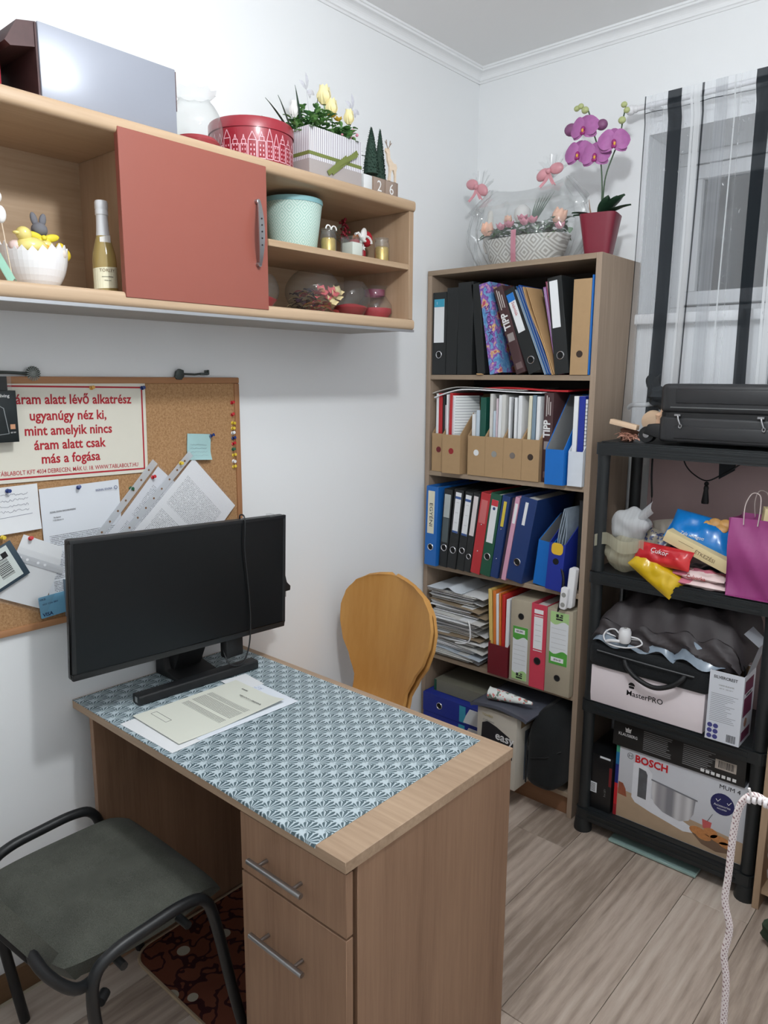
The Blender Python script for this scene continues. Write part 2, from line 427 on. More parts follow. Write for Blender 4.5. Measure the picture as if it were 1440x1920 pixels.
B().box(.004, .010, CYL+.021, CYR-.021, .032, .354).obj('back_panel', M_beech, cab)
B().box(.010, CX-.008, -1.340, CYR-.021, .181, .198).obj('shelf', M_beech, cab, bevel=.0012, seg=1)
dr = B().box(.286, .302, -1.752, -1.352, .020, .366).obj('door', M_terra, cab, bevel=.001, seg=1)
# bowed handle with a row of holes
hp = []
hb = B()
hb.grid(lambda u, v: (.302+.030*math.sin(PI*(.08+.84*v))**.7, -1.386-.008*math.sin(PI*v)+(u-.5)*.016*(.45+.65*math.sin(PI*v)), .125+.155*v), 2, 16, .004)
hb.tube([(.302, -1.386, .128), (.312, -1.386, .128)], .006, 10); hb.tube([(.302, -1.386, .277), (.312, -1.386, .277)], .006, 10)
hn = hb.obj('handle', M_steel, dr, smooth=True)
for i in range(5):
    v = .3+.1*i
    B().lathe([(0.0021, 0), (0.0021, .0012)], (.3335 if False else .302+.030*math.sin(PI*(.08+.84*v))**.7+.0002, -1.386-.008*math.sin(PI*v), .125+.155*v), 8, axis='x').obj('hole', M_ink, dr)
B().box(.286, .300, CYL, CYR, -.007, 0).obj('light_strip', plain('aluminium', C(190, 192, 196), .35, .8, var=.03), cab)
B().box(.02, .286, CYL+.002, CYR-.002, -.003, 0).obj('under_panel', plain('grey_underside', C(170, 165, 158), .6), cab)
CT = 2.1224; CB = 1.768; CS = 1.934

# ------------------------------------------------------------------ on top of the cabinet
M_silver = plain('silver_card', C(150, 154, 165), .30, .2, var=.03, vs_=8)
M_maroon = plain('maroon_card', C(74, 48, 48), .6, var=.3, vs_=40)
b = thing('carton_box', 'long silver grey carton with dark maroon ends lying on the cabinet', 'box', (0, 0, CT))
B().prism([(.06, 0.002), (.262, .002), (.262, .146), (.06, .146)], 'y', -1.888, -1.578).obj('body', [M_silver], b, bevel=.002)
B().box(.064, .258, -1.892, -1.8885, .005, .143).obj('end_flap', M_maroon, b)
B().box(.064, .258, -1.5775, -1.574, .06, .143).obj('end_flap', M_maroon, b)
B().prism([(-1.888, .100), (-1.888, .146), (-1.925, .138), (-1.95, .095), (-1.94, .088)], 'x', .07, .255).obj('open_flap', M_maroon, b)
tagr = B(); tagr.prism(rrect(-2.03, -1.955, .0, .17, .01), 'x', .10, .24)
tag(tagr.obj('gift_bag', plain('dark_red_foil', C(140, 22, 38), .35, var=.3), loc=(0, 0, CT+.001), bevel=.002), 'dark red gift packet at the far end of the cabinet top', 'packet')
tg = B().box(-.035, .035, -.025, .025, 0, .09).obj('christmas_packet', plain('dark_green_card', C(36, 52, 44), .6, var=.3), bevel=.003, loc=(.1, -1.935, CT+.001))
tag(tg, 'small dark green packet between the red packet and the long carton', 'packet')
M_redsand = plain('red_sand', C(168, 24, 40), .9, var=.35, vs_=400, bmp=.6, bs=400)
def glassbowl(name, label, loc, prof, sand=None, group=None, wav=None, sandmat=None, cat='vase'):
    t = thing(name, label, cat, loc, group=group)
    B().lathe(prof, seg=40, wav=wav, cap=False).obj('glass_wall', M_glass, t, smooth=True)
    B().lathe([(prof[0][0], .0005), (prof[0][0], .004)], seg=32).obj('glass_base', M_glass, t, smooth=True)
    if sand: B().lathe(sand, seg=32, cap=True).obj('sand', sandmat or M_redsand, t, smooth=True)
    return t
def bowlprof(r, h, rb, rt, n=14, flare=0.0):
    o = []
    for i in range(n+1):
        t = i/n; a = -PI/2*.72+(PI/2*.72+PI/2*.72)*t
        o.append((rb*(1-t)+rt*t+(r-(rb+rt)/2)*max(0, math.cos(a*1.38))**.8 if 0 < i < n else (rb if i == 0 else rt), h*t))
    if flare: o += [(rt+flare*.5, h+.006), (rt+flare, h+.012)]
    return o
glassbowl('fluted_vase', 'clear glass vase with a wavy rim and red sand beside the long carton', (.17, -1.465, CT+.001),
          bowlprof(.068, .125, .042, .040)+[(.038, .131), (.042, .138), (.049, .144), (.054, .147)], [(.046, .006), (.060, .030), (.050, .040), (.02, .047), (0, .049)],
          wav=lambda k, a, r, z: (r+(.003*math.cos(10*a) if k > 17 else 0), z+(.004*math.cos(10*a) if k > 17 else 0)))
# red biscuit tin with printed town houses
M_tin = plain('red_tin', C(150, 30, 46), .35, .0, .6, var=.03, coat=.4)
M_tinline = plain('pale_pink_print', C(222, 170, 180), .5)
tin = thing('biscuit_tin', 'round red metal biscuit tin printed with a skyline of town houses', 'tin', (.155, -1.277, CT+.001))
B().lathe([(.108, 0), (.110, .003), (.110, .092)], seg=48).obj('body', M_tin, tin, smooth=True)
B().lathe([(.1125, .086), (.1125, .108), (.110, .112), (.098, .113), (.0, .113)], seg=48, cap=False).obj('lid', M_tin, tin, smooth=True)
pr = B()
def onr(a, z, r=.1108): return (r*math.cos(a), r*math.sin(a), z)
def strip(a0, z0, a1, z1, wd=.0010):
    n = max(1, int(abs(a1-a0)/.05)+1); d = Vector((( a1-a0)*.11, z1-z0)); 
    if d.length < 1e-6: return
    p = Vector((-d.y, d.x)).normalized()*wd
    for i in range(n):
        t0, t1 = i/n, (i+1)/n; A0 = a0+(a1-a0)*t0; A1 = a0+(a1-a0)*t1; Z0 = z0+(z1-z0)*t0; Z1 = z0+(z1-z0)*t1
        pr.add([onr(A0-p.x/.11, Z0-p.y), onr(A1-p.x/.11, Z1-p.y), onr(A1+p.x/.11, Z1+p.y), onr(A0+p.x/.11, Z0+p.y)], [(0, 1, 2, 3)])
a = -1.75
while a < 1.1:
    wd = rnd.uniform(.14, .22); h = rnd.uniform(.042, .06); k = rnd.randrange(3)
    strip(a, .012, a, h); strip(a+wd, .012, a+wd, h); strip(a, h, a+wd, h); strip(a, .012, a+wd, .012)
    if k == 0: strip(a, h, a+wd/2, h+.02); strip(a+wd/2, h+.02, a+wd, h)
    elif k == 1:
        strip(a+wd*.2, h, a+wd*.2, h+.01); strip(a+wd*.2, h+.01, a+wd*.8, h+.01); strip(a+wd*.8, h+.01, a+wd*.8, h)
        strip(a+wd*.35, h+.01, a+wd*.5, h+.022); strip(a+wd*.5, h+.022, a+wd*.65, h+.01)
    else: strip(a, h, a+wd*.5, h+.03); strip(a+wd*.5, h+.03, a+wd, h)
    for i in range(2):
        for j in range(3):
            u = a+wd*(.25+.4*i); z = .02+.011*j; strip(u, z, u+wd*.14, z, .0025)
    a += wd+.03
for i in range(9):
    t0, t1 = PI*(.45+i*.12), PI*(.45+(i+1)*.12); strip(.62+.045*math.cos(t0), .066+.006*math.sin(t0), .62+.045*math.cos(t1), .066+.006*math.sin(t1), .0012)
pr.obj('printed_houses', M_tinline, tin)
# striped flower box
def stripes_mat():
    m, nt, b_ = newmat('striped_card', .6, 0, .3)
    x_, y_, z_ = xyz(nt, coords(nt))
    f = ((x_+y_)/.0072).fr().lt(.34)*z_.gt(.045)
    base = mixc(nt, z_.gt(.045), C(168, 160, 158), C(226, 226, 230))
    nt.links.new(mixc(nt, f, base, C(132, 120, 134)), b_.inputs['Base Color']); return m
fb = thing('flower_box', 'striped grey and white card box of artificial spring flowers with a green ribbon', 'flower box', (0, 0, CT+.001))
bb = B()
FX0, FX1, FY0, FY1, FH = .135, .262, -1.168, -.962, .128
bb.box(FX0, FX1, FY0, FY0+.003, 0, FH); bb.box(FX0, FX1, FY1-.003, FY1, 0, FH); bb.box(FX0, FX0+.003, FY0+.003, FY1-.003, 0, FH); bb.box(FX1-.003, FX1, FY0+.003, FY1-.003, 0, FH); bb.box(FX0+.003, FX1-.003, FY0+.003, FY1-.003, 0, .003)
bb.obj('carton', stripes_mat(), fb)
M_olive = plain('olive_ribbon', C(112, 122, 62), .7)
rb = B(); rb.box(FX0-.0008, FX1+.0008, FY0-.0008, FY0-.0002, .055, .064); rb.box(FX1+.0002, FX1+.0008, FY0, FY1, .055, .064)
rb.obj('ribbon', M_olive, fb)
bo = B()
for s, e in (((FX1+.003, -1.085, .022), (FX1+.006, -.985, .095)), ((FX1+.003, -1.10, .018), (FX1+.008, -1.03, .072)), ((FX1+.005, -1.07, .045), (FX1+.009, -.99, .088))):
    s = Vector(s); e = Vector(e); d = (e-s).normalized(); p = d.cross(Vector((1, 0, 0))).normalized()*.0065
    bo.add([s-p, e-p, e+p, s+p, s-p+Vector((.001, 0, 0)), e-p+Vector((.001, 0, 0)), e+p+Vector((.001, 0, 0)), s+p+Vector((.001, 0, 0))], [(0, 1, 2, 3), (4, 7, 6, 5), (0, 4, 5, 1), (1, 5, 6, 2), (2, 6, 7, 3), (3, 7, 4, 0)])
bo.obj('bow', M_olive, fb)
B().box(FX0+.004, FX1-.004, FY0+.004, FY1-.004, .004, .095).obj('moss', plain('dark_moss', C(44, 60, 36), .95, var=.4, vs_=200, bmp=.8, bs=200), fb)
M_leaf = plain('leaf_green', C(96, 140, 84), .55, var=.35, vs_=80)
M_leafd = plain('leaf_dark_green', C(36, 62, 44), .5, var=.3, vs_=60)
M_leafl = plain('leaf_light_green', C(112, 146, 84), .55, var=.25, vs_=80)
M_petcream = plain('cream_petal', C(240, 226, 170), .6, var=.1, vs_=60)
M_petpink = plain('pink_petal', C(214, 140, 158), .6, var=.15, vs_=60)
M_petpeach = plain('peach_petal', C(240, 190, 165), .6, var=.12, vs_=60)
M_petwhite = plain('white_petal', C(232, 230, 228), .6, var=.05)
M_yell = plain('yellow_petal', C(226, 180, 60), .6, var=.15)
def leafmesh(bld, base, d, ln, wd, curl=.3, n=4):
    d = Vector(d).normalized(); s = d.cross(Vector((0, 0, 1)))
    s = s.normalized() if s.length > .05 else Vector((1, 0, 0)); nrm = s.cross(d)
    base = Vector(base)
    def fn(u, v):
        return base+d*(ln*v)+s*((u-.5)*2*wd*math.sin(PI*min(1, .08+.92*v))**.8)-Vector((0, 0, 1))*(curl*ln*v*v)+nrm*(abs(u-.5)*wd*.6)
    bld.grid(fn, 2, n)
fo = B(); fo2 = B()
for i in range(560):
    p = (rnd.uniform(FX0+.01, FX1-.004), rnd.uniform(FY0+.005, FY1-.01), .112+rnd.uniform(0, .035))
    cl = max(math.exp(-((p[1]+1.11)/.035)**2), .75*math.exp(-((p[1]+1.075)/.03)**2), .55*math.exp(-((p[1]+.995)/.025)**2))
    p = (p[0], p[1], p[2]+.066*cl*rnd.random())
    a = rnd.uniform(0, 2*PI)
    leafmesh(fo if i % 3 else fo2, p, (math.cos(a), math.sin(a), rnd.uniform(-.1, .9)), rnd.uniform(.016, .030), rnd.uniform(.005, .010), .3, 3)
fo.obj('foliage', plain('fresh_leaf', C(122, 170, 100), .55, var=.3, vs_=80), fb, smooth=True)['kind'] = 'stuff'; fo2.obj('foliage', plain('deep_leaf', C(86, 132, 84), .55, var=.3, vs_=80), fb, smooth=True)['kind'] = 'stuff'
def petals(bld, c, n, r, h, wd, op=.35, tilt=0, ax=None):
    """cup of petals opening upwards"""
    Mx = ax or Matrix()
    for k in range(n):
        a = 2*PI*k/n+tilt
        def fn(u, v):
            rr = r*(.25+.75*math.sin(PI*.5*min(1, v*1.6)))*(1+op*(v-.5)); w_ = (u-.5)*2*wd*math.sin(PI*(.12+.80*v))**.8
            q = Vector((rr*math.cos(a)-w_*math.sin(a), rr*math.sin(a)+w_*math.cos(a), h*v-.15*h*(2*abs(u-.5))**2*v))
            q.x -= math.cos(a)*.4*wd*(2*abs(u-.5))**2; q.y -= math.sin(a)*.4*wd*(2*abs(u-.5))**2
            return Vector(c)+Mx @ q
        bld.grid(fn, 4, 5)
def tulip(par, base, top, mat, r=.017, h=.042, nm='tulip'):
    pts = spline([base, (Vector(base)*.5+Vector(top)*.5)+Vector((.004, .004, 0)), top], 5)
    st = B().tube(pts, .0018, 6).obj('stem', M_leafl, par, smooth=True)
    q = B(); petals(q, top, 3, r*.8, h, r*.95, -.4); petals(q, top, 3, r, h*.94, r*.95, -.4, PI/3)
    q.obj(nm, mat, st, smooth=True)
tulip(fb, (.20, -1.045, .09), (.195, -1.045, .222), M_petcream, .020, .052)
tulip(fb, (.205, -1.035, .09), (.21, -1.030, .195), M_petcream, .017, .045)
tulip(fb, (.21, -.985, .09), (.215, -.965, .185), M_petcream, .015, .042)
tulip(fb, (.19, -1.13, .09), (.185, -1.150, .165), M_petwhite, .013, .045)
q = B()
for c, rr in (((.235, -1.055, .178), .012), ((.24, -1.035, .172), .010)):
    petals(q, c, 6, rr, .010, .006, .9)
q.obj('daffodil', M_yell, fb, smooth=True)
q = B()
for i in range(16): q.ball((rnd.uniform(.21, .25), rnd.choice([-1.02, -.985, -.975])+rnd.uniform(-.012, .012), rnd.uniform(.12, .165)), rnd.uniform(.003, .006), 7, 5)
q.obj('blossom', M_petpink, fb, smooth=True)
for bse, d, ln in (((.19, -1.155, .10), (-.1, -.35, 1), .14), ((.19, -1.15, .10), (-.1, -.75, .9), .15), ((.20, -1.13, .10), (0, -.18, 1), .17), ((.19, -1.08, .12), (0, .12, 1), .14), ((.18, -1.16, .09), (-.1, -1, .8), .12), ((.21, -1.0, .1), (.1, .4, 1), .13), ((.2, -.985, .1), (0, .5, .6), .1), ((.2, -.97, .1), (0, .9, .5), .09), ((.22, -.965, .1), (.2, .9, .25), .06)):
    gr = B(); leafmesh(gr, bse, d, ln, .0045, .15, 6); gr.obj('grass_blade', M_leafd, fb, smooth=True)
for c, sc in (((.17, -1.088, .255), 1.0), ((.20, -.935, .235), 1.0)):
    bu = B()
    for k, (dy, dz) in enumerate(((-.03, .018), (.03, -.006), (-.004, .045), (.012, -.02))):
        c2 = Vector(c)
        bu.grid(lambda u, v: c2+Vector((.004*math.sin(PI*v), dy*sc*v+(u-.5)*.012*math.sin(PI*v)*(1 if abs(dz) > abs(dy) else .3), dz*sc*v+(u-.5)*.014*math.sin(PI*v)*(1 if abs(dy) > abs(dz) else .3))), 2, 4)
    bu.tube([c, (c[0]+.01, c[1]+(.01 if c[1] < -1 else -.035), .1)], .0007, 5)
    bu.obj('feather_butterfly', plain('pale_feather', C(196, 196, 204), .6, var=.2, vs_=120), fb)
# calendar with bottle brush trees and a deer
cl = thing('advent_calendar', 'wooden block calendar reading 26 with bottle brush trees and a deer', 'calendar', (0, 0, CT+.001))
M_lwood = wood('pale_plywood', C(206, 184, 160), C(232, 214, 192), 'y', 16)
M_dwood = wood('brown_block_wood', C(112, 92, 78), C(148, 128, 112), 'y', 16)
B().box(.17, .252, -.905, -.786, 0, .052).obj('tray', M_dwood, cl, bevel=.002)
for y0, s in ((-.9, '2'), (-.845, '6')):
    bl = B().box(.2, .2545, y0, y0+.05, .003, .0495).obj('number_block', plain('taupe_paint', C(150, 132, 120), .6), cl, bevel=.002)
    text(s, .044, M_whiteink, bl, at(FACE_X, .2547, y0+.025, .026))
B().box(.19, .256, -.945, -.908, 0, .05).obj('white_block', plain('milky_acrylic', C(214, 216, 216), .3, var=.02), cl, bevel=.003)
def brush(par, c, r, h, mat):
    q = B(); rr = random.Random(3)
    n = 260
    for i in range(n):
        t = i/n; z = h*(.1+.9*t); rad = r*(1-t)**.75*(1 if t > .06 else .7)+.002; a = i*2.399
        d = Vector((math.cos(a), math.sin(a), -.25+rr.uniform(-.15, .15)))*rad; s = Vector((-math.sin(a), math.cos(a), 0))*.0022
        p = Vector(c)+Vector((0, 0, z)); q.add([p-s*.5, p+s*.5, p+d+s, p+d-s+Vector((0, 0, .003))], [(0, 1, 2, 3)])
    q.lathe([(r*.85, h*.08), (r*.8, h*.3), (r*.5, h*.65), (.002, h*.98)], c, 10)
    q.tube([c, Vector(c)+Vector((0, 0, h*.2))], .002, 6)
    o = q.obj('bottle_brush_tree', mat, par); return o
M_brush = plain('dark_green_bristle', C(38, 62, 50), .85, var=.4, vs_=250)
brush(cl, (.228, -.884, .052), .026, .142, M_brush); brush(cl, (.19, -.802, .0), .024, .215, M_brush)
dp = [(0, 0), (.004, .02), (.003, .034), (-.004, .046), (-.006, .062), (-.012, .068), (-.010, .075), (-.002, .073), (.001, .078), (.004, .07), (.006, .054), (.020, .044), (.030, .044), (.034, .036), (.030, .024), (.030, 0), (.026, 0), (.025, .018), (.020, .028), (.012, .026), (.009, .016), (.008, 0)]
dee = B(); dee.prism([(-.828+p[0]*1.15, .053+p[1]*1.2) for p in dp], 'x', .244, .25)
an = B()
for s in (-1, 1):
    an.tube([(.247, -.828, .142), (.247, -.828+s*.007, .153), (.247, -.828+s*.009, .167)], .0014, 5); an.tube([(.247, -.828+s*.007, .153), (.247, -.828+s*.015, .162)], .0012, 5)
dq = dee.obj('deer', M_lwood, cl); an.obj('antler', M_dwood, dq)

# ------------------------------------------------------------------ left compartment
M_ceram = plain('white_ceramic', C(236, 236, 238), .15, var=.01, coat=.5)
eg = thing('eggshell_bowl', 'white ceramic cracked eggshell bowl in the left cabinet bay', 'bowl', (.17, -1.888, CB+.001))
def wv(k, a, r, z): return (r, z+(.006*(1 if (int(round(a/(2*PI)*44)) % 2) else -1)+.006*math.sin(3*a) if k in (9, 10) else 0))
pf = [(.036, 0), (.046, .004), (.058, .022), (.065, .045), (.068, .062), (.069, .075)]
B().lathe([(.0, .001), (.036, 0), (.044, .004), (.052, .014), (.058, .025), (.063, .038), (.0665, .052), (.068, .062), (.069, .07), (.0693, .080), (.0665, .080), (.064, .06), (.05, .02), (.0, .012)], seg=44, wav=wv, cap=False).obj('shell', M_ceram, eg, smooth=False)
tag(B().lathe([(0, .0), (.055, .0), (.059, .022), (0, .028)], seg=24).obj('egg_filling', plain('brown_straw', C(96, 84, 60), .95, var=.5, vs_=200, bmp=.8), loc=(.17, -1.888, CB+.034)), 'brown straw filling inside the eggshell bowl', 'straw')
M_duck = plain('pale_yellow_glaze', C(232, 214, 130), .2, var=.04, coat=.5)
tag(B().ball((0, 0, .02), (.024, .034, .020)).ball((.002, -.016, .044), (.015, .016, .015)).ball((.0, -.012, .032), (.013, .014, .016)).ball((.0, .03, .028), (.010, .016, .009)).ball((.006, -.032, .044), (.006, .008, .004)).obj('ceramic_duck', M_duck, smooth=True, loc=(.205, -1.905, CB+.062)), 'glossy pale yellow ceramic duck sitting in the eggshell bowl', 'figurine')
rb_ = thing('rabbit_figure', 'grey rabbit figure with a yellow bow in the eggshell bowl', 'figurine', (.175, -1.872, CB+.06))
M_grey = plain('grey_flock', C(112, 112, 118), .8, var=.15)
B().ball((0, 0, .028), (.018, .020, .026)).ball((.002, -.002, .064), (.016, .017, .015)).obj('body', M_grey, rb_, smooth=True)
for s in (-1, 1): B().ball((0, s*.009-.002, .084), (.005, .0075, .015), M=Matrix.Rotation(-s*.25, 3, 'X')).obj('ear', M_grey, rb_, smooth=True)
M_ybow = plain('yellow_bow', C(222, 204, 52), .6, var=.1)
yb = B()
for s in (-1, 1):
    yb.ball((.014, s*.017, .048), (.004, .018, .008), M=Matrix.Rotation(s*.25, 3, 'X')); yb.ball((.016, s*.012, .032), (.003, .007, .016), M=Matrix.Rotation(s*.5, 3, 'X'))
yb.ball((.017, 0, .046), (.005, .006, .006)); yb.obj('bow', M_ybow, rb_, smooth=True)
for i, (p, m, r, lb) in enumerate((((.21, -1.872, .072), plain('orange_chick', C(222, 156, 52), .8), .011, 'small orange chick below the rabbit in the eggshell bowl'),
                          ((.215, -1.853, .074), plain('speckled_egg', C(226, 216, 206), .5, var=.15, vs_=150), .014, 'pale speckled egg at the front of the eggshell bowl'),
                          ((.19, -1.833, .076), plain('yellow_chick', C(214, 188, 46), .8, var=.15), .015, 'yellow chick at the right rim of the eggshell bowl'),
                          ((.20, -1.936, .08), plain('pink_egg', C(220, 196, 190), .5), .013, 'pinkish egg at the left rim of the eggshell bowl'))):
    q = B().ball((0, 0, 0), (r, r*1.15, r))
    if 'chick' in lb: q.ball((.003, -.006, r*1.0), r*.62)
    tag(q.obj('chick' if 'chick' in lb else 'egg', m, smooth=True, loc=(p[0], p[1], CB+p[2])), lb, 'figurine' if 'chick' in lb else 'egg')
# sparkling wine bottle
M_bottle = plain('pale_wine', C(196, 172, 110), .12, var=.05, trans=.35)
bt = thing('wine_bottle', 'small bottle of sparkling wine with white foil neck in the left cabinet bay', 'bottle', (.205, -1.745, CB+.001))
B().lathe([(.020, 0), (.0255, .003), (.026, .01), (.026, .07), (.0245, .085), (.018, .112), (.0135, .128)], seg=28).obj('body', M_bottle, bt, smooth=True)
B().lathe([(.0150, .112), (.0145, .125), (.013, .150), (.0125, .168), (.0140, .169), (.0140, .178), (.0132, .180), (.0142, .182), (.0142, .195), (.0125, .199), (0, .199)], seg=28).obj('foil_cap', plain('white_foil', C(228, 230, 234), .4, .1), bt, smooth=True)
lb = B()
lb.grid(lambda u, v: (.0263*math.cos(-1.75+3.0*u), .0263*math.sin(-1.75+3.0*u), .008+.045*v+.006*u), 14, 2); lb.obj('label', plain('cream_label', C(236, 232, 204), .6), bt)
nb = B(); nb.grid(lambda u, v: (.0185*math.cos(-.9+1.4*u), .0185*math.sin(-.9+1.4*u), .098+.022*v+.006*u), 10, 2); nb.obj('neck_label', plain('white_label', C(236, 234, 230), .5), bt)
def curved_text(s, size, mat, par, r, a0, z, bold=0):
    o = text(s, size, mat, par, Matrix())
    for v in o.data.vertices:
        a = a0+v.co.x/r; zz = v.co.y+z; rr = r+v.co.z; v.co = (rr*math.cos(a), rr*math.sin(a), zz)
    return o
curved_text('TÖRLEY', .0095, plain('gold_brown_ink', C(120, 92, 50), .5), bt, .0267, -.3, .0485, .0003)
curved_text('ALKOHOLMENTES', .0030, M_ink, bt, .0267, -.3, .035); curved_text('SPARKLING', .0028, M_ink, bt, .0267, -.3, .027)
# bird on a stick and mint cloth
bs = thing('bird_pick', 'white bird ornament on a thin stick at the frame edge beside the bowl', 'ornament', (.24, -1.975, CB+.001))
B().tube([(0, .012, .0), (0, -.002, .115)], .0012, 6).obj('stick', M_lwood, bs)
B().ball((0, -.003, .13), (.008, .011, .017)).ball((.002, -.008, .162), (.008, .009, .012)).obj('bird', M_petwhite, bs, smooth=True)
tag(B().grid(lambda u, v: (.03*u, .035*v-.03*u, .065*(1-v)+.006*math.sin(6*u)), 6, 6, .002).obj('mint_cloth', plain('mint_felt', C(150, 196, 176), .9), loc=(.24, -1.99, CB+.004)), 'corner of mint green felt cloth beside the eggshell bowl', 'cloth')

# ------------------------------------------------------------------ right compartment, upper shelf
def diamond_mat(name, c1, c2, p=.042, seam=.6, cyl=0.0):
    m, nt, b_ = newmat(name, .6, 0, .3, c1)
    v = coords(nt); x_, y_, z_ = xyz(nt, v)
    u = x_.m('ARCTAN2', y_)*cyl if cyl else x_
    d = ((u/p).fr()-.5).ab()+((z_/p).fr()-.5).ab()
    f = (d*5).fr().lt(.5)
    nt.links.new(mixc(nt, f, c1, c2), b_.inputs['Base Color']); bump(nt, b_, f, .4, .001); return m
M_mint = diamond_mat('mint_diamond_relief', C(172, 206, 196), C(208, 226, 218), .044, cyl=.082)
bk = thing('mint_bucket', 'mint green tapered bucket with a raised diamond pattern on the cabinet shelf', 'bucket', (.165, -1.143, CS+.0))
B().lathe([(.064, 0), (.066, .003), (.0835, .132), (.0835, .140), (.079, .140), (.063, .006), (0, .005)], seg=40, cap=False).obj('wall', M_mint, bk, smooth=True)
B().lathe([(.0845, .128), (.0855, .132), (.0850, .141), (.0780, .141), (.078, .133)], seg=40, cap=False).obj('rim', plain('mint_rim', C(140, 190, 196), .5), bk, smooth=True)
ln = thing('dark_lantern', 'dark brown lantern with a pale tag behind the mint bucket', 'lantern', (.075, -1.04, CS))
B().box(-.03, .03, -.03, .03, 0, .008).box(-.028, -.022, -.028, -.022, .008, .1).box(.022, .028, -.028, -.022, .008, .1).box(-.028, -.022, .022, .028, .008, .1).box(.022, .028, .022, .028, .008, .1).obj('frame', plain('dark_brown_wood', C(70, 54, 46), .6), ln)
B().box(-.033, .033, -.033, .033, .1, .126).obj('roof', plain('dark_brown_wood', C(70, 54, 46), .6), ln, bevel=.004)
B().box(.0335, .0345, -.018, .016, .103, .124).obj('tag', M_paper, ln)
M_gold = plain('gold_candle', C(196, 168, 96), .35, .5, var=.3, vs_=90)
def jar(loc, label, ears):
    t = thing('candle_jar', label, 'candle', loc, group='gold candle jars')
    B().lathe([(.022, 0), (.0235, .002), (.0235, .055), (.020, .062), (.020, .066)], seg=24, cap=False).obj('glass_wall', M_glass, t, smooth=True)
    B().lathe([(0, .002), (.0215, .002), (.0215, .042), (.018, .046), (0, .046)], seg=24, cap=False).obj('candle', M_gold, t, smooth=True)
    B().lathe([(.0205, .060), (.0215, .062), (.0215, .071), (0, .072)], seg=24, cap=False).obj('lid', M_glass, t, smooth=True)
    if ears:
        q = B()
        for s in (-1, 1): q.tube([(.012, s*.011+.010*math.cos(a), .068+.011*math.sin(a)) for a in [PI*i/8 for i in range(9)]], .0022, 6)
        q.obj('paper_ear', M_petwhite, t, smooth=True)
jar((.225, -1.062, CS), 'gold candle jar with two white paper ears beside the mint bucket', True)
jar((.245, -.853, CS), 'gold candle jar without ears at the right end of the shelf', False)
sq = thing('square_candle', 'small square glass with a white candle between the gold jars', 'candle', (.24, -.978, CS))
qb = B()
for a, b2, c_, d_ in ((-.024, -.022, -.024, .024), (.022, .024, -.024, .024), (-.022, .022, -.024, -.022), (-.022, .022, .022, .024)): qb.box(a, b2, c_, d_, 0, .058)
qb.box(-.022, .022, -.022, .022, 0, .003); qb.obj('glass_wall', M_glass, sq)
B().box(-.0215, .0215, -.0215, .0215, .0035, .042).obj('wax', plain('white_wax', C(236, 234, 228), .5), sq, bevel=.002)
M_felt = plain('red_felt', C(170, 28, 42), .95, var=.15, vs_=200)
st = thing('santa_figure', 'red felt santa sack figure with a white star and beard on the shelf', 'figurine', (.17, -.89, CS))
B().lathe([(.022, .004), (.034, .012), (.036, .035), (.026, .058), (.02, .07)], seg=18, sx=.8).obj('body', M_felt, st, smooth=True)
B().ball((.006, .042, .078), (.02, .02, .024)).obj('hat', M_felt, st, smooth=True)
B().tube([(.024, .022+.024*math.cos(a), .062+.02*math.sin(a)) for a in [PI*1.05*i/8 for i in range(9)]], .004, 6).obj('hat_brim', M_petwhite, st, smooth=True)
B().ball((.02, .014, .085), (.008, .013, .022), M=Matrix.Rotation(-.3, 3, 'X')).tube([(.027, -.03, .08), (.028, -.018, .086), (.03, .0, .066), (.028, .014, .066)], .0045, 6).obj('beard', M_petwhite, st, smooth=True)
B().prism([(.004+.010*(1 if i % 2 == 0 else .42)*math.sin(2*PI*i/10), .045+.010*(1 if i % 2 == 0 else .42)*math.cos(2*PI*i/10)) for i in range(10)], 'x', .029, .0305).obj('star', M_petwhite, st)
for s in (-1, 1): B().ball((.026, -.012+s*.014, .006), (.012, .009, .006)).obj('boot', M_lwood, st, smooth=True)
B().lathe([(.008, .06), (.011, .078), (.002, .092)], (.0, .0, 0), 10).obj('carrot', plain('orange_felt', C(196, 120, 60), .9), st, smooth=True)
by = thing('berry_sprig', 'sprig of dark red berries standing behind the santa figure', 'sprig', (.13, -.91, CS))
q = B()
for i in range(34): q.ball((rnd.uniform(-.012, .012), .01+rnd.uniform(-.016, .016)*(1-i/50), .075+.062*i/34), .0045, 7, 5)
q.obj('berries', plain('dark_red_berry', C(134, 20, 40), .35), by, smooth=True)
B().tube([(0, 0, .002), (0, .01, .13)], .0015, 5).obj('stem', M_dwood, by)
q = B()
for i in range(26):
    a = rnd.uniform(0, 2*PI); leafmesh(q, (0, -.03, .06+.04*rnd.random()), (math.cos(a)*.6, math.sin(a)*.7, rnd.uniform(-.3, .8)), .03, .0016, .2, 3)
tag(q.obj('fir_sprig', plain('frosted_fir', C(104, 124, 110), .8, var=.3), loc=(.15, -.925, CS+.0)), 'frosted green fir sprig left of the red berries', 'sprig')
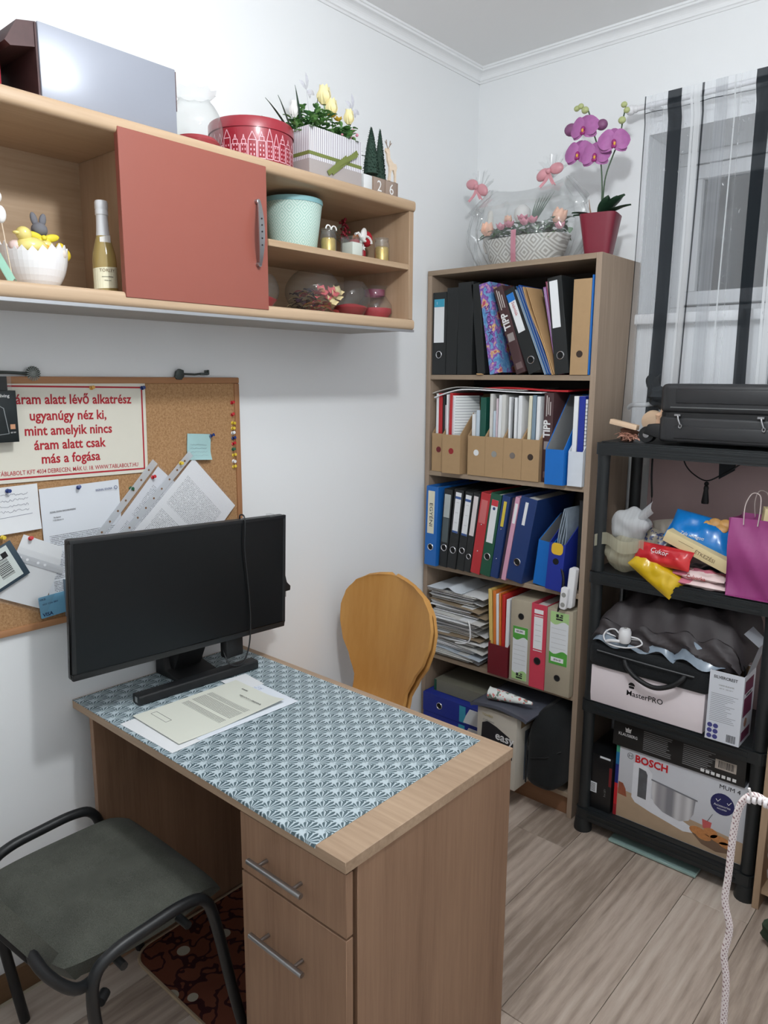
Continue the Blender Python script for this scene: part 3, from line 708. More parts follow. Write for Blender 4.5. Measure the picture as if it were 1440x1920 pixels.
# ------------------------------------------------------------------ right compartment, lower shelf
glassbowl('sand_bowl', 'round glass bowl with red sand half hidden behind the cabinet divider', (.15, -1.265, CB+.001), bowlprof(.060, .098, .030, .040), [(.034, .006), (.054, .030), (.03, .040), (0, .041)])
pp = glassbowl('potpourri_bowl', 'large round glass bowl filled with dried flower potpourri', (.16, -1.062, CB+.001), bowlprof(.084, .125, .040, .045), None, cat='bowl')
pq = {0: B(), 1: B(), 2: B(), 3: B()}
for i in range(150):
    a = rnd.uniform(0, 2*PI); rr = .062*math.sqrt(rnd.random()); z = .012+rnd.random()*.058
    p = (rr*math.cos(a), rr*math.sin(a), z); d = rnd.uniform(0, 2*PI)
    k = 3 if p[1] < -.03 else rnd.choice([0, 0, 1, 1, 2])
    leafmesh(pq[k], p, (math.cos(d), math.sin(d), rnd.uniform(-.2, .8)), rnd.uniform(.018, .034), rnd.uniform(.006, .013), .5, 4)
for k, (c_, n_) in enumerate(((C(214, 96, 104), 'dried_pink_petal'), (C(228, 210, 160), 'dried_cream_petal'), (C(176, 130, 70), 'dried_tan_petal'), (C(56, 30, 44), 'dried_plum_petal'))):
    pq[k].obj('petal_heap', plain(n_, c_, .8, var=.25), pp, smooth=True)['kind'] = 'stuff'
q = B()
for c in ((.045, -.012, .062), (.055, .022, .06), (.05, .0, .05)): petals(q, c, 5, .016, .012, .010, .9, ax=Matrix.Rotation(.9, 3, 'Y'))
q.obj('dried_flower', plain('coral_petal', C(206, 96, 104), .7), pp, smooth=True)
q = B()
for c in ((.058, .035, .050), (.05, .048, .066), (.062, .012, .034)): petals(q, c, 5, .015, .012, .010, .9, ax=Matrix.Rotation(.9, 3, 'Y'))
q.obj('dried_flower', plain('cream_dried', C(226, 208, 160), .7), pp, smooth=True)
glassbowl('sand_bowl', 'round clear bowl with red sand next to the potpourri bowl', (.185, -.930, CB+.001), bowlprof(.062, .105, .032, .040), [(.034, .006), (.054, .028), (.045, .034), (.02, .040), (0, .042)])
vz = glassbowl('sand_vase', 'glass vase with red sand and a purple wax band at the cabinet end', (.185, -.818, CB+.001), [(.044, 0), (.050, .006), (.056, .022), (.054, .045), (.040, .066), (.034, .074), (.034, .092), (.040, .102)], [(.042, .006), (.054, .022), (.053, .034), (0, .036)])
B().lathe([(.0325, .072), (.0325, .092)], seg=30, cap=False).obj('wax_band', plain('purple_wax', C(120, 36, 70), .5), vz, smooth=True)
# ------------------------------------------------------------------ cork board and what is pinned to it
def cork_mat():
    m, nt, b_ = newmat('cork', .9, 0, .2)
    v = coords(nt); n = noise(nt, v, 160, 3, .7); n2 = noise(nt, v, 420, 2, .6)
    nt.links.new(ramp(nt, X(nt, n)*.6+X(nt, n2)*.4, [(.35, C(150, 112, 76)), (.5, C(178, 138, 98)), (.68, C(198, 160, 120))]), b_.inputs['Base Color']); bump(nt, b_, n2, .3, .001); return m
M_cframe = wood('pine_frame', C(150, 100, 66), C(186, 138, 98), 'y', 16)
M_cframez = wood('pine_frame_upright', C(150, 100, 66), C(186, 138, 98), 'z', 16)
KY0, KY1, KZ0, KZ1 = -2.11, -1.230, .964, 1.585
ck = thing('cork_board', 'cork pin board in a pine frame hung on the left wall', 'pin board', (0.0005, 0, 0))
B().box(0, .007, KY0+.01, KY1-.01, KZ0+.01, KZ1-.01).obj('cork_panel', cork_mat(), ck)
fw_ = .0175
B().box(0, .0125, KY0, KY1, KZ1-fw_, KZ1).obj('frame_rail', M_cframe, ck, bevel=.003); B().box(0, .0125, KY0, KY1, KZ0, KZ0+fw_).obj('frame_rail', M_cframe, ck, bevel=.003)
B().box(0, .0125, KY1-fw_, KY1, KZ0+fw_, KZ1-fw_).obj('frame_rail', M_cframez, ck, bevel=.003); B().box(0, .0125, KY0, KY0+fw_, KZ0+fw_, KZ1-fw_).obj('frame_rail', M_cframez, ck, bevel=.003)

def sheet(name, label, cat, w_, h_, yz, x, ang, mat, curl=(0, 0), th=.0003, group=None, bow=.003):
    """sheet on the wall: local x right, local y up, centre at origin"""
    def fn(u, v):
        a = (u-.5)*w_; c_ = (v-.5)*h_
        return (a, c_, bow*math.sin(PI*u)*.5+curl[0]*max(0, u-.6)**2*4+curl[1]*max(0, .45-v)**2*4)
    o = B().grid(fn, 10, 10, th).obj(name, mat, smooth=True)
    o.matrix_world = Matrix.Translation((x, yz[0], yz[1])) @ FACE_X @ Matrix.Rotation(ang, 4, 'Z')
    if label: tag(o, label, cat, group)
    return o
# poster with the saying
po = thing('poster', 'cream poster with red lettering and border pinned to the cork board', 'poster', (.0105, 0, 0))
po.matrix_world = Matrix.Translation((.0105, -1.755, 1.452)) @ FACE_X @ Matrix.Rotation(R(-.9), 4, 'Z')
PW, PH = .42, .238
B().box(-PW/2, PW/2, -PH/2, PH/2, 0, .0008).obj('sheet', plain('poster_cream', C(226, 222, 208), .6, var=.02), po)
e = .0085; t_ = .0042
bd = B(); bd.box(-PW/2+e, PW/2-e, PH/2-e-t_, PH/2-e, .0008, .0010).box(-PW/2+e, PW/2-e, -PH/2+e, -PH/2+e+t_, .0008, .0010).box(PW/2-e-t_, PW/2-e, -PH/2+e, PH/2-e, .0008, .0010).box(-PW/2+e, -PW/2+e+t_, -PH/2+e, PH/2-e, .0008, .0010)
bd.obj('border', M_redink, po)
for s, z, sz in (('Az áram alatt lévő alkatrész', .077, .0335), ('ugyanúgy néz ki,', .038, .0335), ('mint amelyik nincs', .002, .0335), ('áram alatt csak', -.033, .0335), ('más a fogása', -.067, .0335), ('TÁBLABOLT KFT 4034 DEBRECEN, MÁK U. 18. WWW.TABLABOLT.HU', -.0965, .0150)):
    text(s, sz, M_redink, po, at(Matrix(), -.002 if sz > .02 else .0, z, .0011), sx=.90 if sz > .02 else .78, bold=.0007 if sz > .02 else .0001)
M_pg = page('letter_print', (226, 230, 236), (70, 74, 82), .0042, -.09, .085, -.15, .03, .5, .02)
pb = sheet('letter', 'typed letter hanging by a blue pin in the middle of the cork board', 'letter', .21, .297, (-1.738, 1.168), .0125, R(1.2), M_pg, bow=.006)
text('SIGNAL IDUNA', .0075, plain('blue_ink', C(40, 60, 120), .5), pb, at(Matrix(), .060, .128, .0055), sx=.9)
text('SIGNAL IDUNA MAGYARORSZÁG', .0055, M_ink, pb, at(Matrix(), -.052, .088, .004), sx=.8); text('Budapest', .0048, M_ink, pb, at(Matrix(), -.068, .074, .004)); text('1123 Alkotás út', .0042, M_ink, pb, at(Matrix(), -.066, .067, .004))
bl_ = B()
for i in range(16):
    a0 = 2*PI*i/16; a1 = 2*PI*(i+1)/16
    bl_.add([(.093+r*math.cos(a), .129+r*math.sin(a), .0052) for r, a in ((.0035, a0), (.0048, a0), (.0048, a1), (.0035, a1))], [(0, 1, 2, 3)])
bl_.obj('logo', plain('blue_ink', C(40, 60, 120), .5), pb)
pn = sheet('note_paper', 'white note with pencil handwriting at the left of the cork board', 'note', .16, .112, (-1.928, 1.272), .0125, R(1), M_paper, curl=(.0, .004))
hw = B()
rr = random.Random(5)
for j in range(4):
    y_ = .036-.013*j; pts = [(-.012+.0035*i, y_+rr.uniform(-.0028, .0028), .0022) for i in range(20)]
    hw.tube(spline(pts, 3), .00035, 4)
hw.tube([(-.08, -.022, .001), (-.03, -.018, .0022), (.062, -.0145, .0012)], .0006, 4)
hw.obj('handwriting', plain('pencil_grey', C(120, 122, 140), .6), pn)
# punched sleeves with printed pages
def sleeve(label, yz, ang, pagem, x, w_=.215, h_=.305, par_off=0):
    t = thing('document_sleeve', label, 'document'); t.matrix_world = Matrix.Translation((x, yz[0], yz[1])) @ FACE_X @ Matrix.Rotation(ang, 4, 'Z')
    B().grid(lambda u, v: ((u-.5)*.21, (v-.5)*.297, .004*math.sin(PI*v)), 8, 8, .0004).obj('page', pagem, t, smooth=True)
    B().grid(lambda u, v: ((u-.5)*w_-.004, (v-.5)*h_, .0015+.0045*math.sin(PI*v)), 6, 6).obj('film', M_film, t, smooth=True)
    B().box(-w_/2-.024, -w_/2-.004, -h_/2, h_/2, .0012, .0016).obj('punched_strip', glass('sleeve_strip', (.9, .9, .92, 1), .42, .2), t)
    for i in range(8):
        z = -h_/2+.03+i*.035
        B().lathe([(.003, 0), (.003, .0003)], (-w_/2-.014, z, .0017), 10).obj('punch_hole', plain('hole_brown', C(120, 86, 58), .8), t)
    return t
M_pg2 = page('contract_print', (236, 237, 240), (110, 112, 118), .0042, -.085, .08, -.13, .10, .40, .03)
sleeve('printed contract in a punched sleeve tilted steeply below the mint sticky note', (-1.4445, 1.1795), R(-47.5), M_pg2, .020)
sleeve('second tilted sleeve behind the contract, lower and further left', (-1.545, 1.163), R(-44), page('invoice_print', (222, 224, 230), (90, 92, 98), .0042, -.085, .08, -.13, .10, .4, .03), .0145)
s2 = sheet('slip', 'white slip in a clear punched pocket by the red pin, lower left of the board', 'slip', .115, .16, (-1.876, 1.112), .014, R(-27), M_paper, bow=.002)
B().box(-.07, .07, .016, .034, .003, .0034).obj('punched_strip', glass('sleeve_strip2', (.86, .85, .88, 1), .5, .2), s2)
for i in range(4): B().lathe([(.0035, 0), (.0035, .0004)], (-.045+.018*i+(.01 if i > 1 else 0), .025, .0035), 10).obj('punch_hole', M_paper, s2)
B().grid(lambda u, v: (-.07+.14*u, -.09+.14*v, .005+.002*math.sin(5*v)), 6, 6).obj('film', M_film, s2, smooth=True)
bc = thing('barcode_card', 'dark slate card with a white barcode label at the left frame edge', 'card'); bc.matrix_world = Matrix.Translation((.022, -1.945, 1.145)) @ FACE_X @ Matrix.Rotation(R(25), 4, 'Z')
B().box(-.05, .04, -.052, .045, 0, .002).obj('card', plain('slate_card', C(60, 76, 88), .5), bc, bevel=.0008)
B().box(-.046, .026, -.044, .040, .002, .0024).obj('label', plain('label_white', C(214, 222, 218), .6), bc)
q = B(); xx = -.030
for i in range(14):
    ww = rnd.choice([.0012, .002, .003]); q.box(-.02, .012, xx, xx+ww*.7, .0024, .0026); xx += ww+.0012
q.box(.004, .018, .014, .028, .0024, .0026)
q.obj('barcode', M_ink, bc)
sn = sheet('sticky_note', 'mint sticky note held by a blue pin', 'sticky note', .080, .074, (-1.380, 1.388), .012, R(-4), plain('mint_note', C(170, 206, 206), .75), curl=(.0, .012), bow=.003)
q = B()
for j in range(4): q.tube(spline([(-.032+.004*i, .006-.010*j+rr.uniform(-.0015, .0015), .0035+(.004*max(0, j-1))) for i in range(15)], 2), .00025, 4)
q.obj('handwriting', plain('pencil_grey', C(120, 122, 140), .6), sn)
vc = thing('bank_card', 'light blue bank card standing on the lower frame of the cork board', 'card'); vc.matrix_world = Matrix.Translation((.0155, -1.832, 1.020)) @ FACE_X @ Matrix.Rotation(R(4), 4, 'Z')
M_bl = plain('card_blue', C(120, 176, 206), .35, var=.06)
B().prism(rrect(-.036, .036, -.0275, .0275, .003), 'z', 0, .0009).obj('card', M_bl, vc)
text('VISA', .013, plain('navy_ink', C(20, 36, 90), .4), vc, at(Matrix(), -.018, -.020, .001), bold=.0003); text('MKB', .0075, plain('navy_ink', C(20, 36, 90), .4), vc, at(Matrix(), -.026, .02, .001)); text('4507 2206 8841', .0062, plain('navy_ink', C(20, 36, 90), .4), vc, at(Matrix(), -.008, .007, .001))
nbx = thing('note_block', 'white pad with a grey spine on the lower frame beside the bank card', 'notepad', (.0135, -1.795, .982))
B().box(0, .045, -.006, .075, 0, .095).obj('pad', M_paper2, nbx, bevel=.001); B().box(.0, .046, -.0085, -.006, 0, .098).obj('cover', plain('grey_blue_card', C(96, 116, 132), .5), nbx)
# hanging black appliance package
bp = thing('appliance_pack', 'black hanging product box partly covering the poster at the left', 'product box', (.014, -1.895, 1.435))
B().box(0, .030, -.10, 0, 0, .118).obj('carton', plain('glossy_black_card', C(24, 32, 34), .3, var=.4, vs_=30), bp, bevel=.001)
B().box(.012, .016, -.085, -.012, .118, .150).obj('hang_tab', plain('dark_plastic_tab', C(40, 42, 42), .4), bp); B().box(.013, .015, -.012, -.002, .118, .150).obj('tab_edge', M_film, bp)
text('easy living', .0105, M_whiteink, bp, at(FACE_X, .0303, -.036, .106), bold=.0001)
q = B(); q.tube([(.0303, -.062, .016), (.0303, -.022, .02), (.0303, -.030, .078), (.0303, -.055, .092)], .0011, 6); q.obj('drawing', plain('grey_print', C(150, 154, 156), .5), bp)
B().box(.0300, .0304, -.018, -.007, .03, .041).obj('badge', plain('orange_print', C(206, 150, 112), .5), bp)
text('60 W', .0052, M_whiteink, bp, at(FACE_X, .0305, -.0125, .022))
# ornaments lying on the top rail
M_pewter = plain('dark_pewter', C(74, 80, 78), .45, .6, var=.25, vs_=60)
ro = thing('rosette_hook', 'dark metal rosette with a long rod resting on the frame above the poster', 'ornament', (.012, -1.838, 1.592))
q = B()
for i in range(18):
    a = 2*PI*i/18; d = Vector((0, math.cos(a), math.sin(a))); s = Vector((0, -math.sin(a), math.cos(a)))
    q.add([d*.006-s*.0008, d*.0175-s*.0015, d*.0175+s*.0015, d*.006+s*.0008, Vector((.003, 0, 0))+d*.006-s*.0008, Vector((.002, 0, 0))+d*.0175-s*.0015, Vector((.002, 0, 0))+d*.0175+s*.0015, Vector((.003, 0, 0))+d*.006+s*.0008], [(3, 2, 1, 0), (4, 5, 6, 7), (0, 1, 5, 4), (1, 2, 6, 5), (2, 3, 7, 6), (3, 0, 4, 7)])
q.lathe([(.006, 0), (.006, .004), (0, .005)], (0, 0, 0), 14, axis='x')
q.obj('rosette', plain('bright_pewter', C(128, 134, 130), .45, .3), ro); B().lathe([(.0165, -.002), (.0165, 0)], (0, 0, 0), 20, axis='x').obj('back_disc', M_blackm, ro); B().tube([(.0, -.015, 0), (.001, -.06, .002), (.0, -.12, .003)], .0035, 8).obj('rod', M_pewter, ro, smooth=True)
ky = thing('key_ornament', 'dark metal key shaped ornament on the frame near the board corner', 'ornament', (.012, -1.435, 1.592))
B().prism([(-.016, -.008), (-.012, -.013), (.004, -.014), (.012, -.004), (.011, .012), (-.002, .016), (-.012, .008)], 'x', -.004, .006).obj('head', M_pewter, ky, bevel=.001); B().tube([(.0, .01, .002), (0, .05, .001), (0, .07, .003)], .0028, 8).obj('shaft', M_pewter, ky, smooth=True)
B().box(-.003, .003, .068, .094, -.001, .006).box(-.003, .003, .084, .09, .004, .013).box(-.003, .003, .093, .098, .0, .014).obj('bit', M_pewter, ky, bevel=.001)
# push pins, one mesh per colour shared by the pins
PINC = {'red': C(196, 30, 40), 'yellow': C(226, 196, 60), 'white': C(226, 226, 226), 'blue': C(32, 56, 120), 'green': C(28, 92, 62), 'orange': C(226, 170, 80)}
pinme = {}
def pin(c, y_, z_, label, x=.0075, group=None):
    if c not in pinme:
        q = B(); q.lathe([(.0052, 0), (.0054, .0012), (.0030, .0026), (.0026, .0085), (.0046, .0105), (.0046, .0120), (0, .0124)], seg=12, axis='x')
        o = q.obj('push_pin', plain('pin_'+c, PINC[c], .35), smooth=True); pinme[c] = o
    else:
        o = pinme[c].copy(); COL.objects.link(o)
    o.location = (x, y_, z_); o.rotation_euler = (0, R(rnd.uniform(-22, 2)), R(rnd.uniform(-15, 15))); tag(o, label, 'push pin', 'push pins on the cork board')
row = [('red', 1.511, 'red push pin, topmost in the column along the right frame'), ('red', 1.475, 'red push pin, second from the top along the right frame'), ('yellow', 1.451, 'yellow push pin just below the two red ones at the right frame'),
       ('yellow', 1.435, 'yellow push pin directly above the white one at the right frame'), ('white', 1.421, 'white push pin above the blue one at the right frame'), ('blue', 1.405, 'blue push pin in the column along the right frame'),
       ('red', 1.388, 'red push pin between the blue and green ones at the right frame'), ('green', 1.372, 'green push pin in the column along the right frame'), ('yellow', 1.354, 'yellow push pin right below the green one at the right frame'),
       ('white', 1.336, 'white push pin, second from the bottom at the right frame'), ('yellow', 1.319, 'yellow push pin, lowest in the column at the right frame')]
for c, z, l in row: pin(c, -1.2565, z, l)
pin('blue', -1.553, 1.556, 'blue push pin at the upper right corner of the poster', .012); pin('orange', -1.695, 1.557, 'orange push pin at the top middle of the poster', .012)
pin('green', -1.600, 1.290, 'lone green push pin right of the typed letter'); pin('blue', -1.749, 1.309, 'blue push pin holding the typed letter', .018); pin('blue', -1.921, 1.319, 'blue push pin holding the handwritten note', .016)
pin('yellow', -1.450, 1.347, 'yellow push pin at the top of the tilted contract', .022); pin('red', -1.538, 1.315, 'red push pin on the second tilted sleeve', .018); pin('red', -1.877, 1.197, 'red push pin above the white slip', .016)
pin('yellow', -1.941, 1.210, 'yellow push pin left of the white slip', .016); pin('blue', -1.340, 1.417, 'blue push pin on the mint sticky note', .016)

# ------------------------------------------------------------------ desk
DL, DY0, DY1 = 1.0057, -1.7978, -1.2454
dk_ = thing('desk', 'oak laminate desk with a drawer and cupboard, standing end-on to the left wall', 'desk')
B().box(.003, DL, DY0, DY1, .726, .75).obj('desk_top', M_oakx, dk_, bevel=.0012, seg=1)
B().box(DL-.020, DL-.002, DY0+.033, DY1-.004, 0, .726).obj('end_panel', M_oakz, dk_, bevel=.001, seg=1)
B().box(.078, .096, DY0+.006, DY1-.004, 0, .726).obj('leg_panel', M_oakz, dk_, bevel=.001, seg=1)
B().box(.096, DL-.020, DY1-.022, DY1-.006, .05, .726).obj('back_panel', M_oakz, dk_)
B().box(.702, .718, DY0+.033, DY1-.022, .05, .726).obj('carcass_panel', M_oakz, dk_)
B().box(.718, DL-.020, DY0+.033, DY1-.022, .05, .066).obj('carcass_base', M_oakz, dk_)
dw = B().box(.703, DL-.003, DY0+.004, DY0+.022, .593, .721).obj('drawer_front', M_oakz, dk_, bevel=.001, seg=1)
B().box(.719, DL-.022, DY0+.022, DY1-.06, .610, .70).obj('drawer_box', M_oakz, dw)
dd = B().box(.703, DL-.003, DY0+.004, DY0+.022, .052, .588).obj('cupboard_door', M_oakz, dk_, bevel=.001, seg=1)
for par, z in ((dw, .648), (dd, .482)):
    h = B(); h.prism(rrect(-.0055, .0055, -.005, .005, .004), 'x', .757, .912); h2 = B(Matrix.Translation((0, DY0-.022, z)))
    h2.prism(rrect(-.0055, .0055, -.005, .005, .004), 'x', .757, .912); h2.tube([(.785, 0, 0), (.785, .026, 0)], .004, 8); h2.tube([(.885, 0, 0), (.885, .026, 0)], .004, 8)
    h2.obj('handle', M_steel, par, smooth=True)
# patterned sheet covering the desk
def scallop():
    m, nt, b_ = newmat('leaf_scallop_print', .42, 0, .4)
    x_, y_, z_ = xyz(nt, coords(nt))
    A_, P_ = .0535, .0470
    def layer(ox, oy):
        u = (((x_+ox)/A_).fr()-.5)*A_; v = ((y_+oy)/P_).fr()*P_
        v2 = v-.006
        th = u.m('ARCTAN2', v2).ab(); r = (u*u+v2*v2).m('SQRT')
        rr_ = (th*-.0078)+.0318
        pet = ((th/.43)+.5).fr()
        wdt = (r/.03)*.10+.25
        pr_ = (pet-.5).ab(); on = pr_.lt(wdt)*r.lt(rr_*((pr_*pr_)*-1.7+1.0))*r.gt(.0030)*th.lt(2.15)
        shade = r/.03
        return on, shade
    o1, s1 = layer(0, 0); o2, s2_ = layer(A_/2, P_/2)
    on = o1.mx(o2); sh = (o1*s1).mx(o2*s2_)
    # fine scale outline
    u = (((x_)/A_).fr()-.5)*A_; v = ((y_)/P_).fr()*P_-.006
    r1 = (u*u+v*v).m('SQRT')
    u3 = (((x_+A_/2)/A_).fr()-.5)*A_; v3 = ((y_+P_/2)/P_).fr()*P_-.006
    r3 = (u3*u3+v3*v3).m('SQRT')
    ln_ = (r1-.0320).ab().lt(.0006).mx((r3-.0320).ab().lt(.0006))
    base = mixc(nt, ln_*.45, C(192, 206, 212), C(150, 166, 172))
    leaf = mixc(nt, sh, C(104, 125, 132), C(70, 90, 97))
    nt.links.new(mixc(nt, on, base, leaf), b_.inputs['Base Color']); return m
def cov(u, v):
    x_ = .010+.920*u; y_ = -1.2685-(DY0*-1-1.2685)*v*1.0
    yy = -1.2685+(-1.7985+1.2685)*min(1, v*1.03); z = .7512
    if v > .971:
        k = (v-.971)/.029; drop = .007*max(0, min(1, (u-.45)/.4)); yy = -1.7985-.0016*math.sin(k*PI/2); z = .7512-drop*k
    return (x_, yy, z)
tag(B().grid(lambda u, v: cov(u, 1-v), 12, 40, .0009).obj('desk_cover', scallop(), smooth=True), 'blue grey leaf patterned oilcloth covering the desk top', 'table cover')
DZ = .7516
# ------------------------------------------------------------------ monitor
mo = thing('monitor', 'black flat screen monitor standing at the wall end of the desk', 'monitor', (0, 0, DZ))
MMs = Matrix.Translation((.200, -1.551, 1.036-DZ)) @ Matrix.Rotation(R(-2.4), 4, 'X') @ Matrix.Rotation(R(0), 4, 'Z')
MW, MH = .650, .337
M_scr = plain('dark_screen', C(14, 17, 19), .28, var=.05, spec=.4)
B(MMs).box(-.028, -.008, -MW/2, MW/2, -MH/2, MH/2).obj('housing', M_black, mo, bevel=.005)
B(MMs).box(-.055, -.028, -.20, .20, -.11, .09).obj('rear_bulge', M_blackm, mo, bevel=.012)
bz = B(MMs); t_ = .0095
bz.box(-.010, .001, -MW/2, MW/2, MH/2-t_, MH/2).box(-.010, .001, -MW/2, MW/2, -MH/2, -MH/2+.016).box(-.010, .001, -MW/2, -MW/2+t_, -MH/2+.016, MH/2-t_).box(-.010, .001, MW/2-t_, MW/2, -MH/2+.016, MH/2-t_)
bz.obj('bezel', M_black, mo, bevel=.002)
B(MMs).box(-.008, -.001, -MW/2+t_, MW/2-t_, -MH/2+.016, MH/2-t_).obj('screen', M_scr, mo)
B().prism([(.010, .0), (.132, .0), (.132, .008), (.06, .020), (.035, .10), (.012, .10)], 'y', -1.554, -1.427).obj('stand_foot', M_blackm, mo, bevel=.003)
B().prism([(.035, .018), (.075, .018), (.168, .20), (.168, .27), (.145, .27)], 'y', -1.535, -1.445).obj('stand_neck', M_blackm, mo, bevel=.004)
B(MMs).box(-.016, .004, .262, .279, MH/2-.004, MH/2+.007).obj('webcam_clip', M_film, mo, bevel=.002)
# cable in front of the screen and plug at its side
ca = [(.165, -1.36, 1.19), (.178, -1.368, 1.207), (.203, -1.372, 1.200), (.2055, -1.377, 1.12), (.2055, -1.372, 1.05), (.2055, -1.366, .98), (.206, -1.364, .90), (.206, -1.372, .83), (.203, -1.395, .785), (.19, -1.43, .79), (.16, -1.43, .83)]
tag(B().tube(spline(ca, 6), .0022, 7).obj('screen_cable', M_black, smooth=True), 'thin black cable hanging down across the monitor screen', 'cable')
ad = B().box(.150, .182, -1.432, -1.372, .800, .86); tag(ad.obj('adapter', M_blackm, bevel=.006), 'small black adapter hanging below the monitor edge', 'adapter')
pl = thing('power_plug', 'black mains plug dangling at the right side of the monitor', 'plug', (.165, -1.206, .955))
B().prism([(-.022, -.006), (.022, -.006), (.024, .008), (.010, .022), (.004, .045), (-.004, .045), (-.010, .022), (-.024, .008)], 'x', -.009, .009).obj('body', M_blackm, pl, bevel=.002)
for s in (-1, 1): B().tube([(0, s*.0095, -.006), (0, s*.0095, -.025)], .0022, 8).obj('prong', M_steel, pl, smooth=True)
B().tube(spline([(0, 0, .045), (.0, -.012, .09), (-.01, .004, .12), (-.012, -.03, .15), (-.03, -.09, .16)], 5), .003, 7).obj('cord', M_blackm, pl, smooth=True)
# sound bar
sb = thing('sound_bar', 'slim black bar speaker lying in front of the monitor foot', 'speaker', (.172, -1.520, DZ), (0, 0, R(-4.2)))
B().prism(rrect(-.019, .019, 0, .026, .006), 'y', -.183, .183).obj('body', M_black, sb, smooth=True)
B().box(-.006, .006, -.1836, -.183, .006, .020).obj('sticker', plain('grey_sticker', C(150, 152, 152), .5), sb)
B().box(.0191, .0196, -.17, .17, .004, .022).obj('grille', M_blackm, sb)
# sheets on the desk
def dsheet(label, x0, x1, y0, y1, z, mat, ang=0, lift=.0, name='paper_sheet', cat='paper'):
    w_, h_ = x1-x0, y1-y0
    o = B().grid(lambda u, v: ((u-.5)*w_, (v-.5)*h_, lift*max(0, u-.62)**2*5*max(0, v-.4)+lift*.25*max(0, .25-v)), 12, 12, .0006).obj(name, mat, smooth=True, loc=((x0+x1)/2, (y0+y1)/2, z), rot=(0, 0, ang))
    return tag(o, label, cat)
dsheet('plain white sheet sticking out at the lower left under the printed page', .228, .446, -1.787, -1.487, DZ+.0009, M_paper, R(1))
dsheet('white letter sheet sticking out at the upper right under the printed page', .236, .452, -1.705, -1.408, DZ+.0018, page('form_print', (228, 234, 242), (100, 112, 170), .006, -.08, -.02, .11, .135, .4, .3), R(-2))
dsheet('small white slip tucked between the sheets and the sound bar', .206, .30, -1.475, -1.395, DZ+.0027, M_paper, R(-6))
M_pg3 = page('notice_print', (224, 226, 214), (96, 98, 94), .0046, -.085, .082, -.03, .07, .62, .012)
pp_ = dsheet('cream printed notice on top of the desk papers, corner curling', .224, .434, -1.752, -1.440, DZ+.0034, M_pg3, R(-1.5), .022)
text('ÉRTESÍTÉS', .0055, M_ink, pp_, at(Matrix(), -.03, .13, .0012)); text('TÁJÉKOZTATÓ A DÍJFIZETÉSRŐL', .0062, M_ink, pp_, at(Matrix(), .035, .098, .004))
q = B(); q.box(-.085, -.015, -.118, -.1172, .0006, .0009).box(-.085, -.015, -.102, -.1012, .0006, .0009).box(-.085, -.0842, -.118, -.102, .0006, .0009).box(-.0158, -.015, -.118, -.102, .0006, .0009); q.obj('stamp_box', M_ink, pp_)

# ------------------------------------------------------------------ bent plywood chairs behind the desk
M_ply = wood('honey_plywood', C(188, 134, 68), C(218, 168, 100), 'z', 7, .35, 12, .2)
M_plyedge = plain('dark_ply_edge', C(120, 78, 40), .5, var=.2)
def ply_chair(label, loc, first=None):
    t = thing('plywood_chair', label, 'chair', loc, (0, 0, R(-3)), 'stacked plywood chairs')
    prof = [(0, .52, .112), (0, .55, .118)]
    key = [(.44, .135), (.50, .118), (.56, .120), (.62, .150), (.68, .188), (.74, .206), (.79, .208), (.84, .192), (.88, .158), (.905, .110), (.918, .055), (.922, .012)]
    def hw_(z):
        for (a, b_), (c_, d) in zip(key, key[1:]):
            if a <= z <= c_:
                k = (z-a)/(c_-a); k2 = k*k*(3-2*k); return b_+(d-b_)*(k2*.5+k*.5)
        return key[-1][1]
    zs = [.44+.482*(1-(1-i/26)**1.35) for i in range(27)]
    def fn(u, v):
        z = zs[int(round(v*26))]; hwz = hw_(z); a = (u-.5)*2
        y_ = -.004+(z-.5)*.14+.035*math.exp(-((z-.44)/.05)**2)*-1 - .030*(a*a)*(hwz/.2)
        return (a*hwz, y_, z)
    B().grid(fn, 12, 26, .011).obj('backrest', [M_ply], t, smooth=True)
    def sn_(u, v):
        a = (u-.5)*2; y_ = -.045-.345*v; hwz = .135+.07*math.sin(PI*min(1, v*1.1+.05))**.8
        if v > .85: hwz *= max(.35, 1-((v-.85)/.15)**2*.6)
        return (a*hwz, y_, .452+.01*a*a+(.012 if v < .02 else 0)-.03*max(0, v-.8)**2*20)
    B().grid(sn_, 10, 14, .011).obj('seat', M_ply, t, smooth=True)
    for sx in (-1, 1):
        for yy in (-.09, -.33):
            B().tube([(sx*.10, yy, .438), (sx*.185, yy+(.05 if yy > -.2 else -.01), .0)], .009, 8).obj('leg', M_chrome, t, smooth=True)
    B().tube([(-.10, -.09, .436), (.10, -.09, .436)], .008, 8).obj('seat_brace', M_chrome, t, smooth=True)
    return t
ply_chair('honey plywood chair with a rounded back, front one of the stacked pair behind the desk', (.268, -.868, .018))
ply_chair('honey plywood chair nested behind the front one, only its right edge showing', (.268, -.846, .0))

# ------------------------------------------------------------------ grey visitor chair
M_gfab = fabric('grey_green_fabric', C(58, 60, 54), C(96, 98, 90))
gc = thing('visitor_chair', 'grey fabric visitor chair with a black tubular frame pushed under the desk', 'chair', (0, 0, 0))
def seat(u, v):
    a = (u-.5)*2; b_ = (v-.5)*2
    r = .22*(max(abs(a), abs(b_))**8)
    X_ = .345+.205*a*(1-.06*max(0, -b_)); Y_ = -1.905+.205*b_
    k = (abs(a)**4+abs(b_)**4)
    ang_x = .345+.205*math.copysign(abs(a), a)
    dz = -.018*min(1, max(abs(a), abs(b_))**6)-(.035*max(0, b_-.6)**2*6)+.008*a*a
    # rounded corners
    f = 1-.085*(abs(a)*abs(b_))**3
    return (.345+.212*a*f, -1.915+.200*b_*f, .470+dz)
B().grid(seat, 18, 18, .045).obj('seat', M_gfab, gc, smooth=True)
